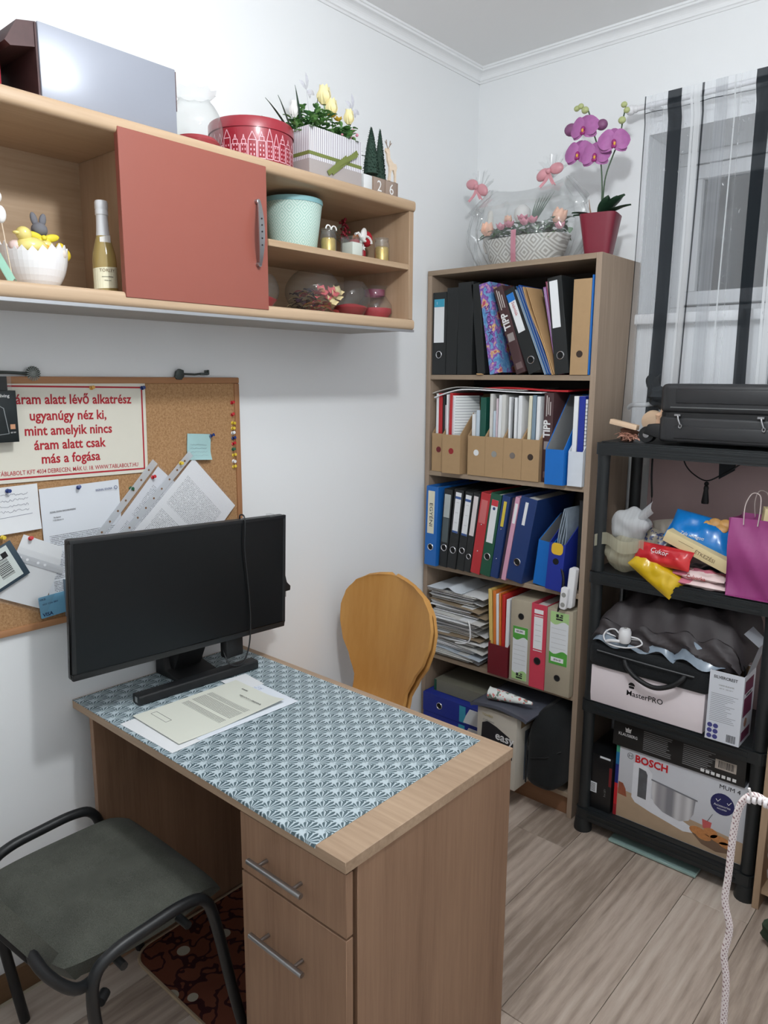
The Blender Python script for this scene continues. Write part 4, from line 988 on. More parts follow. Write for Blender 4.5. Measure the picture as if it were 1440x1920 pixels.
def back(u, v):
    a = (u-.5)*2; f = 1-.10*(abs(a)**3)*(2*abs(v-.5))**3
    z = .500+.29*v; y_ = -2.118-.158*v+.012*a*a
    return (.355+.205*a*f, y_, z)
B().grid(lambda u, v: back(1-u, v), 14, 12, .035).obj('backrest', M_gfab, gc, smooth=True)
B().grid(lambda u, v: tuple(Vector(back(u, v))+Vector((0, -.036, -.022))), 12, 10, .010).obj('back_shell', M_blackm, gc, smooth=True)
for sx in (-1, 1):
    xo = .345+sx*.245
    path = [(xo, -2.02, .0), (xo, -2.055, .25), (xo, -2.07, .38), (xo, -2.062, .452), (xo, -2.02, .478), (xo, -1.94, .486), (xo, -1.86, .488), (xo, -1.812, .470), (xo, -1.785, .40), (xo, -1.745, .20), (xo, -1.70, 0)]
    B().tube(spline(path, 5), .0125, 10).obj('leg_frame', M_black, gc, smooth=True)
    bpth = [(xo-sx*.02, -2.05, .43), (xo-sx*.005, -2.10, .445), (xo-sx*.02, -2.145, .50), (xo-sx*.05, -2.175, .58), (xo-sx*.06, -2.24, .72)]
    B().tube(spline(bpth, 5), .0115, 10).obj('back_support', M_black, gc, smooth=True)
    B().tube([(xo-sx*.015, -2.05, .375), (xo-sx*.03, -2.03, .375)], .011, 10).obj('stop_knob', M_blackm, gc, smooth=True)
B().tube([(.105, -1.85, .428), (.585, -1.85, .428)], .009, 8).obj('seat_brace', M_black, gc, smooth=True); B().tube([(.105, -2.0, .428), (.585, -2.0, .428)], .009, 8).obj('seat_brace', M_black, gc, smooth=True)
# rug under the desk
def rug_mat():
    m, nt, b_ = newmat('red_patterned_rug', .95, 0, .1)
    v = coords(nt); vo = nt.nodes.new('ShaderNodeTexVoronoi'); vo.inputs['Scale'].default_value = 11; nt.links.new(v, vo.inputs['Vector'])
    d = X(nt, vo.outputs['Distance']); n = noise(nt, v, 16, 2)
    f = d.lt(.22); g = (X(nt, n)-.5).ab().lt(.03)
    c_ = mixc(nt, noise(nt, v, 6, 2), C(104, 58, 46), C(132, 80, 62)); c_ = mixc(nt, g, c_, C(66, 36, 38)); c_ = mixc(nt, f, c_, C(186, 178, 160))
    nt.links.new(c_, b_.inputs['Base Color']); bump(nt, b_, noise(nt, v, 500, 2), .5, .002); return m
rg = thing('rug', 'small rust red patterned rug with a pale edge under the desk', 'rug', (.40, -1.52, 0))
B().prism(rrect(-.29, .29, -.215, .215, .06, 6), 'z', .0005, .008).obj('pile', rug_mat(), rg)
rp = rrect(-.29, .29, -.215, .215, .06, 6); B().tube([(p[0], p[1], .006) for p in rp], .005, 6, closed=True).obj('edge_binding', plain('pale_binding', C(170, 150, 124), .9), rg, smooth=True)
# ------------------------------------------------------------------ bookcase
BX0, BX1, BYF, BYB, BH = .0065, .7115, -.3186, -.014, 1.986
TS = .020
S1, S2, S3, S4, S5 = 1.599, 1.226, .850, .472, .095
bcs = thing('bookcase', 'tall grey oak bookcase with five open compartments in the room corner', 'bookcase')
B().box(BX0, BX0+TS, BYF, BYB, 0, BH-.018).obj('side_panel', M_shz, bcs, bevel=.0008, seg=1)
B().box(BX1-TS, BX1, BYF, BYB, 0, BH).obj('side_panel', M_shz, bcs, bevel=.0008, seg=1)
B().box(BX0, BX1-TS, BYF, BYB, BH-.018, BH).obj('top_panel', M_shx, bcs, bevel=.0008, seg=1)
for z in (S1, S2, S3, S4, S5): B().box(BX0+TS, BX1-TS, BYF+.001, BYB-.006, z-.018, z).obj('shelf', M_shx, bcs, bevel=.0008, seg=1)
B().box(BX0+TS, BX1-TS, BYB-.006, BYB-.002, .06, BH-.018).obj('back_panel', plain('dark_hardboard', C(70, 62, 56), .8), bcs)
B().box(BX0+TS, BX1-TS, BYF+.02, BYF+.036, 0, S5-.018).obj('plinth', wood('plinth_brown', C(120, 84, 60), C(152, 112, 84), 'x', 11), bcs)

def cm(name, r, g, b_, rough=.45): return plain(name, C(r, g, b_), rough, var=.06, vs_=25)
K_black = cm('binder_black', 32, 35, 36, .5); K_blue = cm('binder_blue', 32, 106, 186); K_red = cm('binder_red', 188, 50, 56); K_green = cm('binder_green', 28, 84, 62)
K_navy = cm('binder_navy', 32, 58, 112); K_pink = cm('binder_pink', 214, 160, 184); K_plum = cm('binder_plum', 70, 56, 72); K_beige = cm('board_beige', 172, 162, 142, .7); K_rose = cm('binder_rose', 206, 68, 88)
K_royal = cm('file_royal', 34, 52, 150); K_sky = cm('file_sky', 20, 110, 196); K_wine = cm('file_wine', 110, 26, 36); K_choc = cm('box_chocolate', 72, 48, 50); K_grey = cm('card_grey', 150, 150, 146, .7)
M_dim = plain('inside_dark', C(12, 12, 12), .9)
def place(t, x, z, w_, lean, yf): t.location = (x, yf, z+(w_*math.sin(R(lean)) if lean > 0 else 0)+.0008); t.rotation_euler = (0, R(lean), 0)
def ring(par, x, z, r=.0125, mat=None):
    q = B().tube([(x+r*math.cos(2*PI*i/20), -.0008, z+r*math.sin(2*PI*i/20)) for i in range(20)], .0018, 6, closed=True).obj('finger_ring', mat or M_chrome, par, smooth=True)
    B().lathe([(r-.001, 0), (r-.001, .0006)], (x, -.0004, z), 18, axis='y').obj('finger_hole', M_dim, q)
def spine_label(par, x0, x1, z0, z1, bands=(), mat=None, lines=0, name='spine_label'):
    o = B().box(x0, x1, -.0008, 0, z0, z1).obj(name, mat or M_paper, par)
    for (a, b_, m) in bands: B().box(x0, x1, -.0011, -.0008, z0+(z1-z0)*a, z0+(z1-z0)*b_).obj('band', m, o)
    if lines:
        q = B(); 
        for i in range(lines):
            z = z0+(z1-z0)*(.25+.5*i/max(1, lines-1)); q.box(x0+.006, x1-.006, -.0010, -.0008, z, z+.0008)
        q.obj('print', K_grey, o)
    return o
def binder(label, x, z, w_, mat, lean=0, h=.318, d=.285, yf=BYF, ringz=.075, name='ring_binder', cat='binder', pages=M_paper2, ringmat=None, group=None):
    t = thing(name, label, cat, group=group); place(t, x, z, w_, lean, yf)
    c_ = .0028
    B().box(0, w_, 0, c_, 0, h).box(0, c_, c_, d, 0, h).box(w_-c_, w_, c_, d, 0, h).obj('cover', mat, t, bevel=.0006, seg=1)
    if w_ > .02: B().box(c_+.003, w_-c_-.004, .02, d-.012, .006, h-.012).obj('pages', pages, t)
    else: B().box(c_, w_-c_, c_+.001, d-.004, .004, h-.005).obj('pages', pages, t)
    if ringz: ring(t, w_/2, ringz, min(.0125, w_*.33), ringmat)
    return t
M_lab = plain('label_paper', C(222, 226, 230), .6, var=.02); M_turq = plain('label_turquoise', C(60, 160, 190), .5)
# --- first row from the top
t = binder('black ring binder with a turquoise topped label, far left on the highest shelf', .034, S1, .064, K_black, 0, .305)
spine_label(t, .007, .054, .120, .280, ((.82, 1, M_turq),)); text('1', .014, M_whiteink, t, at(FACE_Y, .02, -.0012, .265))
binder('plain black album beside the turquoise labelled binder on the highest shelf', .100, S1, .050, K_black, 0, .318, ringz=0)
t = binder('thick plain black album with a metal edge on the highest shelf', .153, S1, .066, K_black, -.5, .333, ringz=0); B().tube([(.012, .06, .334), (.05, .05, .335)], .0012, 6).obj('metal_edge', M_chrome, t)
binder('thin plain black album leaning on the flowered box file, highest shelf', .245, S1, .034, K_black, -6.5, .325, ringz=0)
def floral():
    m, nt, b_ = newmat('flower_print', .5, 0, .3); v = coords(nt)
    n = noise(nt, v, 34, 2, .5); n2 = noise(nt, v, 60, 2, .5, 1)
    c_ = ramp(nt, n, [(.36, C(86, 138, 190)), (.45, C(122, 168, 208)), (.5, C(120, 72, 160)), (.56, C(168, 120, 190)), (.62, C(222, 196, 120)), (.68, C(190, 80, 110))])
    nt.links.new(c_, b_.inputs['Base Color']); return m
t = binder('blue and purple flower printed box file leaning left on the highest shelf', .300, S1, .046, floral(), -10.5, .325, ringz=0, name='box_file')
text('STOCKS', .030, plain('purple_ink', C(92, 40, 120), .5), t, at(DOWN_Y, .023, -.0006, .18), sx=1.2)
def tipp(label, x, z, w_, lean, yf, h):
    t = thing('chocolate_box_file', label, 'box file'); place(t, x, z, w_, lean, yf)
    B().box(0, w_, 0, .26, 0, h).obj('carton', K_choc, t, bevel=.001)
    text('TIPP', .036, M_whiteink, t, at(UP_Y, w_*.42, -.0004, h*.60), sx=.9, bold=.0012)
    q = B()
    for i, (a, b_) in enumerate(((.74, .97), (.76, .95), (.75, .90))): q.box(w_*(.25+.2*i), w_*(.25+.2*i)+.0035, -.0006, 0, h*a, h*b_)
    q.obj('print_lines', plain('grey_print2', C(190, 182, 178), .6), t); B().box(w_*.15, w_*.82, -.0006, 0, h*.37, h*.46).obj('print_block', plain('grey_print3', C(150, 142, 140), .6), t)
    B().box(w_*.2, w_*.85, -.0005, 0, h*.05, h*.12).obj('print_frame', plain('dim_print', C(112, 92, 92), .6), t)
    return t
tipp('dark brown box file lettered TIPP leaning left on the highest shelf', .413, S1, .038, -20, BYF-.002, .318)
t = binder('black ring binder with a blue topped label leaning far left', .462, S1, .050, K_black, -23, .31, ringz=.045)
lb = spine_label(t, .012, .040, .150, .292, ((.80, 1, plain('label_blue', C(40, 120, 200), .5)),)); text('Számlák', .016, M_redink, t, at(DOWN_Y, .027, -.0010, .235))
for i, (dx, m, nm, hh) in enumerate(((0, cm('folder_pale_blue', 150, 170, 190), 'pale blue', .318), (.009, cm('folder_blue', 36, 92, 156), 'mid blue', .330), (.019, cm('folder_deep_blue', 30, 76, 150), 'deep blue', .334))):
    t = thing('folder', nm+' cardboard folder in the slanting bundle of the highest shelf', 'folder'); place(t, .525+dx, S1, .008, -24, BYF-.004)
    B().box(0, .003, 0, .24, 0, hh).box(.0055, .0085, .004, .24, 0, hh-.004).obj('cover', m, t); B().box(.003, .0055, .006, .23, .003, hh-.006).obj('pages', M_paper2, t)
t = thing('folder', 'worn tan cardboard folder with a curled edge beside the blue folders', 'folder'); place(t, .557, S1, .012, -23, BYF-.006)
B().grid(lambda u, v: (.004*math.sin(6*v)+.010*u*u*0, .24*u, .325*v), 4, 12, .003).grid(lambda u, v: (.007+.022*max(0, v-.75)**1.0*math.sin(PI*u*.5+.6), .002+.23*u, .318*v), 6, 14, .002).obj('cover', cm('tan_card', 196, 158, 112, .8), t, smooth=True)
t = binder('narrow black binder with a short white label behind the tan folder', .575, S1, .028, K_black, -18, .305, yf=BYF+.03, ringz=0, d=.24); spine_label(t, .004, .022, .20, .28)
for dx, hh, m, l in ((.0, .300, cm('folder_lilac', 176, 130, 190), 'lilac card folder standing between two black binders'), (.012, .318, cm('folder_mauve_pink', 178, 96, 120), 'mauve pink card folder right of the lilac one')):
    t = thing('folder', l, 'folder'); place(t, .563+dx, S1, .008, -12.5, BYF+.010); B().box(0, .0025, 0, .22, 0, hh).box(.005, .0075, .002, .22, 0, hh).obj('cover', m, t)
    B().box(.0025, .005, .004, .21, .002, hh-.004).obj('pages', M_paper2, t)
t = binder('black ring binder with a long white label left of the cardboard box', .565, S1, .052, K_black, -8, .322, yf=BYF-.004, ringz=.062); spine_label(t, .006, .036, .155, .310)
def magfile(label, x, z, w_, mat, yf, hf=.148, hb=.31, d=.25, lean=0, hole=None, inner=None, name='magazine_file', full=False, holez=None):
    t = thing(name, label, 'magazine file'); place(t, x, z, w_, lean, yf); c_ = .0025
    pf = [(0, 0), (d, 0), (d, hb), (d*.62, hb), (0, hf)]
    B().prism(pf, 'x', 0, c_).prism(pf, 'x', w_-c_, w_).box(c_, w_-c_, 0, c_, 0, hf).box(c_, w_-c_, d-c_, d, 0, hb).box(c_, w_-c_, c_, d-c_, 0, c_).obj('shell', mat, t)
    if inner: B().prism([(.003, .003), (d-.003, .003), (d-.003, hb-.001), (d*.62, hb-.001), (.003, hf-.001)], 'x', c_, c_+.0006).prism([(.003, .003), (d-.003, .003), (d-.003, hb-.001), (d*.62, hb-.001), (.003, hf-.001)], 'x', w_-c_-.0006, w_-c_).obj('lining', inner, t)
    if hole:
        hz = holez or hf*.58; B().lathe([(.0115, 0), (.0115, .0006)], (w_/2, -.0006, hz), 18, axis='y').obj('finger_hole', hole, t)
        if full: pass
    return t
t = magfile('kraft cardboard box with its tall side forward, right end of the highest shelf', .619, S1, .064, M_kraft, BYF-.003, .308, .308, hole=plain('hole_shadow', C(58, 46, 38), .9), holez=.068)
B().ball((.006, .03, .300), (.006, .010, .012)).obj('paper_edge', M_paper, t, smooth=True)
t = thing('folder', 'bright blue plastic folder squeezed against the bookcase side, highest shelf', 'folder'); place(t, .684, S1, .006, 0, BYF-.004); B().box(0, .005, 0, .23, 0, .318).obj('cover', K_blue, t, bevel=.0008, seg=1)
tag(B().box(.0, .022, -.010, .004, 0, .003).obj('tape_piece', plain('tan_tape', C(214, 172, 120), .6), loc=(.248, BYF-.002, S1+.0005), rot=(R(-8), 0, R(6))), 'small piece of tan tape on the edge of the highest shelf', 'tape')

# --- second row: kraft files full of folders
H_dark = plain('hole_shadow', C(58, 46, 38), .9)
kr = [(.040, .066, BYF+.0, K_wine, 'first kraft cardboard magazine file from the left'), (.107, .084, BYF-.022, cm('hole_red', 150, 30, 36), 'wider kraft magazine file standing proud of its neighbours'), (.213, .078, BYF-.004, M_paper, 'kraft magazine file with a white disc in its finger hole'),
      (.292, .078, BYF-.004, K_grey, 'fourth kraft magazine file from the left, grey showing in the hole'), (.371, .076, BYF-.004, plain('hole_mix', C(120, 110, 104), .8), 'fifth kraft magazine file from the left'), (.448, .070, BYF-.004, H_dark, 'kraft magazine file next to the dark TIPP box')]
for x, w_, yf, hm, l in kr: magfile(l, x, S2, w_, M_kraft, yf, .148, .300, .25, hole=hm)
names = ['first', 'second', 'third', 'fourth', 'fifth', 'sixth']
cw = {'w': ('white', M_paper), 'g': ('grey white', M_paper2), 'r': ('red', cm('folder_red', 190, 40, 46)), 'k': ('black', K_black), 'n': ('dark green', cm('folder_green', 22, 84, 70)), 'p': ('pale pink', cm('folder_palepink', 214, 196, 204)), 'c': ('cream', M_cream), 'b': ('blue grey', cm('folder_bluegrey', 128, 148, 164)), 's': ('pale blue', cm('folder_ice', 196, 210, 222))}
cont = [('w.012:.298', 'r.017:.30', 'k.011:.29', 'p.008:.255'), ('w.008:.296', 'r.013:.302', 'p.006:.29', 'w.006:.29'), ('w.014:.225', 's.014:.24', 'n.024:.288'), ('g.012:.302', 's.009:.24', 'p.006:.285', 'w.012:.298', 'g.015:.30'), ('w.008:.292', 'k.003:.286', 'w.010:.29', 'w.014:.297'), ('c.012:.298', 'b.013:.300', 'w.013:.296')]
for bi, row_ in enumerate(cont):
    x = kr[bi][0]+.006; bw_ = kr[bi][1]-.010; tot = sum(float(s[1:].split(':')[0]) for s in row_); gap = max(.0006, (bw_-tot)/(len(row_)+1)) if bi != 1 else .0015; cnt = {}
    for s in row_:
        th, hh = (float(v) for v in s[1:].split(':')); nm, m = cw[s[0]]; cnt[s[0]] = cnt.get(s[0], 0)+1
        many = sum(1 for q_ in row_ if q_[0] == s[0]) > 1
        l = ('%s%s folder standing in the %s kraft file from the left' % ((names[cnt[s[0]]-1]+' ' if many else ''), nm, names[bi]))
        t = thing('folder', l, 'folder', (x+gap/2, kr[bi][2]+.014, S2+.0035), (0, R(rnd.uniform(-.3, 1.2 if bi else .3)), 0)); dd_ = .205
        B().box(0, th, 0, dd_, 0, hh).obj('cover', m, t, bevel=min(.0008, th*.2), seg=1)
        x += th+gap
# ruled sheet bent forward in the wide kraft file
def ruled():
    m, nt, b_ = newmat('ruled_paper', .7, 0, .2); x_, y_, z_ = xyz(nt, coords(nt)); f = (z_/.0105).fr().lt(.16)*x_.gt(.006)
    nt.links.new(mixc(nt, f, C(226, 228, 228), C(120, 124, 130)), b_.inputs['Base Color']); return m
tag(B().grid(lambda u, v: (.052*u+.006*math.sin(PI*v), .0+.10*u*u-.0*v, .292*v if u < .98 else .292*v), 10, 16, .0006).obj('ruled_sheet', ruled(), smooth=True, loc=(.143, BYF-.008, S2+.004)), 'ruled sheet bending sideways in the wider kraft file', 'paper')
# loose sheets lying across the files
def flat(label, x0, x1, y0, y1, z, mat, droop, th=.003):
    def fn(u, v):
        x_ = x0+(x1-x0)*u; return (x_, y0+(y1-y0)*v, z-droop*max(0, .30-u)**1.5*6+.004*math.sin(5*u+2*v))
    tag(B().grid(fn, 18, 4, th).obj('loose_papers', mat, smooth=True), label, 'paper')
flat('white papers lying across the kraft files, drooping at the left end', .045, .515, BYF+.002, -.06, S2+.318, M_paper, .030, .004)
flat('clear grey sheet lying on top of the white loose papers', .030, .44, BYF+.010, -.06, S2+.325, M_paper2, .022, .002)
flat('red folder lying on the loose papers of the second shelf', .25, .60, BYF+.03, -.06, S2+.326, cm('folder_red', 190, 40, 46), .0, .006)
tipp('dark brown box file lettered TIPP standing upright right of the kraft files', .519, S2, .036, 0, BYF+.014, .312)
magfile('sky blue magazine file with a grey lining on the second shelf', .556, S2, .070, K_sky, BYF-.028, .122, .305, inner=plain('grey_lining', C(150, 152, 152), .8))
magfile('white magazine file at the right end of the second shelf', .634, S2, .054, plain('white_card', C(214, 220, 228), .6), BYF-.012, .118, .26)
for dx, th, m, l in ((.003, .016, M_paper, 'white folder standing in the white magazine file'), (.022, .022, K_royal, 'blue folder standing in the white magazine file')):
    t = thing('folder', l, 'folder', (.634+dx, BYF+.004, S2+.0035)); B().box(0, th, 0, .21, 0, .300).obj('cover', m, t, bevel=.0008, seg=1)
t = thing('spiral_notebook', 'black and white spiral notebook at the right end of the second shelf', 'notebook', (.680, BYF+.002, S2+.0035)); B().box(0, .006, .003, .2, 0, .29).obj('pages', M_paper, t)
q = B()
for i in range(22): q.tube([(.003+.004*math.cos(a), .003+.004*math.sin(a)*-1, .012+.0125*i) for a in [2*PI*k/8 for k in range(8)]], .0009, 4, closed=True)
q.obj('spiral_wire', M_ink, t)

# --- third row
t = binder('bright blue ring binder with a cream handwritten label, left end of the third shelf', .034, S3, .057, K_blue, 1.2, .318, yf=BYF-.030, ringz=.075); spine_label(t, .010, .042, .13, .300, (), M_cream); text('EGYÉNI', .022, M_ink, t, at(DOWN_Y, .026, -.0011, .205), sx=1.3)
t = binder('black ring binder with a dull grey label beside the bright blue one', .096, S3, .038, K_black, 4, .312, yf=BYF-.016, ringz=.078); spine_label(t, .005, .033, .20, .292, (), plain('grey_label', C(176, 184, 182), .6)); spine_label(t, .005, .033, .10, .198, (), plain('slate_label', C(84, 94, 96), .6))
lbw = plain('label_ink_blue', C(60, 90, 150), .5)
t = binder('second black binder with a blue banded white label on the third shelf', .138, S3, .041, K_black, 5.5, .316, yf=BYF-.018, ringz=.075); spine_label(t, .008, .034, .145, .305, ((0, .05, lbw), (.84, .90, lbw)), None, 3)
t = binder('third black binder with a blue banded white label on the third shelf', .183, S3, .034, K_black, 6.5, .312, yf=BYF-.018, ringz=.080); spine_label(t, .005, .030, .14, .300, ((0, .05, lbw), (.84, .90, lbw)), None, 3)
t = binder('narrow black binder with a pinkish white label next to the red one', .219, S3, .029, K_black, 7, .312, yf=BYF-.019, ringz=.062); spine_label(t, .004, .024, .145, .300, (), plain('label_rosy', C(222, 214, 214), .6))
t = binder('red ring binder in the third shelf row', .251, S3, .041, K_red, 7.5, .316, yf=BYF-.020, ringz=0); spine_label(t, .006, .034, .20, .29, (), plain('label_faded_red', C(206, 110, 110), .6)); q = B().ball((.02, -.001, .195), .003).ball((.02, -.001, .09), .003).obj('rivet', M_chrome, t, smooth=True)
t = binder('dark green ring binder with a red topped label', .294, S3, .045, K_green, 7.5, .318, yf=BYF-.020, ringz=.075); spine_label(t, .008, .036, .13, .295, ((.86, 1, cm('label_red', 206, 60, 70)),)); B().lathe([(.006, 0), (.006, .0004)], (.022, -.0013, .262), 12, axis='y').obj('logo_dot', K_navy, t)
t = binder('slim navy binder with a yellow sticker on the third shelf', .341, S3, .032, K_navy, 8, .316, yf=BYF-.020, ringz=0); spine_label(t, .010, .022, .20, .295, (), plain('yellow_sticker', C(220, 196, 70), .6)); B().ball((.016, -.001, .19), .0025).ball((.016, -.001, .075), .0025).obj('rivet', M_chrome, t, smooth=True)
binder('thin plum coloured folder between navy and pink spines', .376, S3, .012, K_plum, 8.5, .312, yf=BYF-.012, ringz=0)
t = binder('slim pink binder with a white sticker', .391, S3, .018, K_pink, 9, .318, yf=BYF-.022, ringz=0); spine_label(t, .004, .015, .22, .295)
t = binder('wide navy ring binder with a small white sticker', .413, S3, .066, K_navy, 9.5, .318, yf=BYF-.024, ringz=.075); spine_label(t, .022, .034, .215, .30)
magfile('sky blue magazine file leaning on the royal blue one, third shelf', .512, S3, .060, K_sky, BYF+.0, .165, .245, .22, 6, inner=plain('grey_lining', C(150, 152, 152), .8))
t = magfile('royal blue magazine file with a yellow patch on the third shelf', .574, S3, .062, K_royal, BYF-.022, .170, .26, .22, 3.5, hole=M_dim, holez=.105)
B().prism(rrect(.010, .054, .130, .172, .014, 4), 'y', -.0012, 0).obj('yellow_patch', plain('yellow_patch', C(226, 184, 50), .6), t)
for i in range(4):
    t = thing('clear_sleeve', ['leftmost', 'second', 'third', 'rightmost'][i]+' clear sleeve sticking up from the royal blue file', 'sleeve', (.588+.012*i, BYF+.0, S3+.01), (0, R(7-1.5*i), 0))
    B().grid(lambda u, v: (.004*math.sin(7*v+i), .2*u, .285*v), 4, 10, .003).obj('film', plain('bluish_sleeve', C(150, 164, 178), .25, var=.35, vs_=26), t, smooth=True)
t = binder('black folder standing at the right end of the third shelf', .654, S3, .034, K_black, 0, .32, yf=BYF+.05, ringz=0, d=.22)
ps = thing('power_strip', 'white power strip hanging over the front of the third shelf', 'power strip', (.674, BYF-.012, S3-.018), (0, R(4), 0))
B().prism(rrect(-.014, .012, -.03, .115, .008), 'y', -.018, .008).obj('body', M_white, ps, bevel=.002)
B().prism(rrect(-.028, -.002, -.035, .045, .008), 'y', -.034, -.018).obj('socket_block', M_white, ps, bevel=.002)
for z in (-.018, .018): B().lathe([(.0085, 0), (.0085, .0008)], (-.015, -.0345, z), 16, axis='y').obj('socket', K_grey, ps)
tag(B().tube(spline([(.63, BYF-.016, S3+.09), (.648, BYF-.028, S3+.05), (.645, BYF-.03, S3-.01), (.636, BYF-.028, S3-.05), (.628, BYF-.02, S3-.075)], 6), .0045, 8).obj('charging_cable', M_blackm, smooth=True), 'black cord hanging beside the white power strip', 'cord')

# --- fourth row
magic = [('grey_w', M_paper2), ('white', M_paper), ('tan', cm('tan_folder', 158, 140, 116, .8)), ('bluish', cm('bluish_paper', 186, 196, 206, .7))]
zc = S4+.0005; n_st = 13
th_ = [.016, .022, .030, .020, .012, .026, .034, .020, .022, .024, .024, .016, .010]
cc = [1, 3, 0, 1, 2, 1, 0, 0, 2, 2, 1, 0, 1]
ordn = ['lowest', 'second lowest', 'third lowest', 'fourth lowest', 'fifth lowest', 'sixth lowest', 'middle', 'sixth highest', 'fifth highest', 'fourth highest', 'third highest', 'second highest', 'topmost']
for i in range(n_st):
    x0 = .034+rnd.uniform(0, .02); x1 = rnd.uniform(.285, .318); y0 = BYF-.022+rnd.uniform(-.012, .03); k = th_[i]
    r1 = rnd.uniform(.6, 1.5); cu = rnd.uniform(.3, 1.0)
    t = thing('paper_bundle', ordn[i]+' bundle in the untidy paper stack behind the plywood chair', 'papers', (0, 0, zc))
    # folded cover wrapping a pack: upper sheet curls down at the right front
    def topf(u, v):
        x_ = x0+(x1-x0)*u; d_ = k*(.95-.55*max(0, u-.7)**2*10*cu*(1-v)) if True else 0
        return (x_, y0+.25*v+.010*math.sin(3*u+i), max(.002, min(k, d_+.004*math.sin(4*u*r1+i))))
    B().grid(topf, 14, 6, .0014).obj('cover_sheet', magic[cc[i]][1], t, smooth=True)
    ns = max(2, int(k/.006)); q = B()
    for j in range(ns):
        zz = k*(j+.3)/ns*.82; q.box(x0+.004+rnd.uniform(0, .008), x1-.035-rnd.uniform(0, .03), y0+rnd.uniform(.0, .014), y0+.24, zz, zz+k/ns*.5)
    q.obj('inner_sheets', magic[(cc[i]+1) % 2][1], t)
    zc += k+.0008
ZT = zc
tag(B().grid(lambda u, v: (.05+.17*u, BYF-.03+.2*v, .004+.014*math.exp(-((u-.62)/.12)**2)), 20, 5, .001).obj('curled_sheet', plain('bluish_white_paper', C(222, 230, 238), .7), smooth=True, loc=(0, 0, ZT)), 'white sheet with a curled fold lying on top of the paper stack', 'paper')
tag(B().tube(spline([(.255, BYF-.03, S4+.19), (.268, BYF-.036, S4+.165), (.27, BYF-.038, S4+.12), (.245, BYF-.038, S4+.098), (.2, BYF-.036, S4+.09)], 5), .0028, 6).obj('white_string', M_paper, smooth=True), 'white string tied around part of the paper stack', 'string')
magfile('dark wine red magazine file holding orange and red folders', .343, S4, .088, K_wine, BYF-.020, .120, .22, .25)
for i, (dx, th, m, hh, ln_, l) in enumerate(((.004, .014, cm('folder_yellow', 224, 194, 112), .325, -3.5, 'pale yellow folder in the wine red magazine file'), (.020, .011, cm('folder_orange', 222, 124, 50), .322, -2.5, 'orange folder in the wine red magazine file'), (.032, .010, M_paper, .312, -2.2, 'white folder between the orange and red ones'),
                                       (.044, .007, cm('folder_orange', 222, 124, 50), .318, -2, 'narrow orange strip folder in the wine red file'), (.053, .012, cm('folder_bright_red', 198, 44, 40), .315, -1, 'bright red folder in the wine red magazine file'), (.067, .015, M_paper, .30, 0, 'white folder at the right of the wine red file'))):
    t = thing('folder', l, 'folder', (.343+dx, BYF-.008, S4+.0035), (0, R(ln_), 0)); B().box(0, th, 0, .2, 0, hh).obj('cover', m, t, bevel=.0008, seg=1)
M_lgreen = plain('label_light_green', C(170, 206, 140), .6); M_mgreen = plain('label_mid_green', C(84, 164, 66), .6)
def boxfile(label, x, w_, flip, yf, cap_, h=.316):
    t = thing('archive_box', label, 'archive box'); place(t, x, S4, w_, 0, yf)
    B().box(0, w_, 0, .26, 0, h).obj('carton', K_beige, t, bevel=.001)
    z0, z1 = (.010, .215) if flip else (.112, .306)
    lb = B().box(w_*.14, w_*.86, -.0008, 0, z0, z1).obj('label', M_lab, t)
    def wave(za, zb, m, up, nm):
        pts = [(w_*.14, za), (w_*.86, za)]+[(w_*.86-(w_*.72)*i/8, zb+.007*math.sin(i*.8)) for i in range(9)]
        B().prism(pts, 'y', -.0012, -.0008).obj(nm, m, lb)
    if flip: wave(z1, z1-.045, M_mgreen, 0, 'green_band'); wave(z0, z0+.030, M_lgreen, 1, 'pale_band'); tz, lz, rz = z1-.018, z0+.014, .255
    else: wave(z0, z0+.045, M_mgreen, 1, 'green_band'); wave(z1, z1-.040, M_lgreen, 0, 'pale_band'); tz, lz, rz = z0+.018, z1-.020, .062
    B().box(w_*.22, w_*.72, -.0016, -.0012, tz-.008, tz+.008).obj('title_slip', M_paper, lb); text(cap_, .0105, M_ink, lb, at(FACE_Y, w_*.47, -.0017, tz), sx=.8, bold=.0002)
    q = B(); a = w_*.36; b2 = lz
    q.box(a, a+.010, -.0014, -.0012, b2, b2+.012).box(a+.012, a+.026, -.0014, -.0012, b2, b2+.005).box(a+.017, a+.026, -.0014, -.0012, b2+.007, b2+.012).box(a, a+.026, -.0014, -.0012, b2-.009, b2-.003); q.obj('logo', M_ink, lb)
    q = B()
    for i in range(5): q.box(w_*.2, w_*.78, -.0010, -.0008, z0+.06+.018*i, z0+.0607+.018*i)
    q.obj('writing_lines', K_grey, lb)
    ring(t, w_*.5, rz, .0105, M_ink)
boxfile('beige archive box with its green label upside down, left of the pink binder', .4385, .086, True, BYF-.020, 'AB-2001')
t = binder('raspberry pink ring binder between the two beige archive boxes', .527, S4, .062, K_rose, 0, .318, yf=BYF-.026, ringz=.105, ringmat=M_ink)
spine_label(t, .012, .048, .150, .270, (), None, 4); spine_label(t, .012, .048, .283, .298); B().box(.012, .048, -.0006, 0, .274, .277).box(.012, .048, -.0006, 0, .142, .145).obj('label_rule', M_whiteink, t)
boxfile('beige archive box with an upright green label, right end of the fourth shelf', .591, .098, False, BYF-.026, '2016-18')

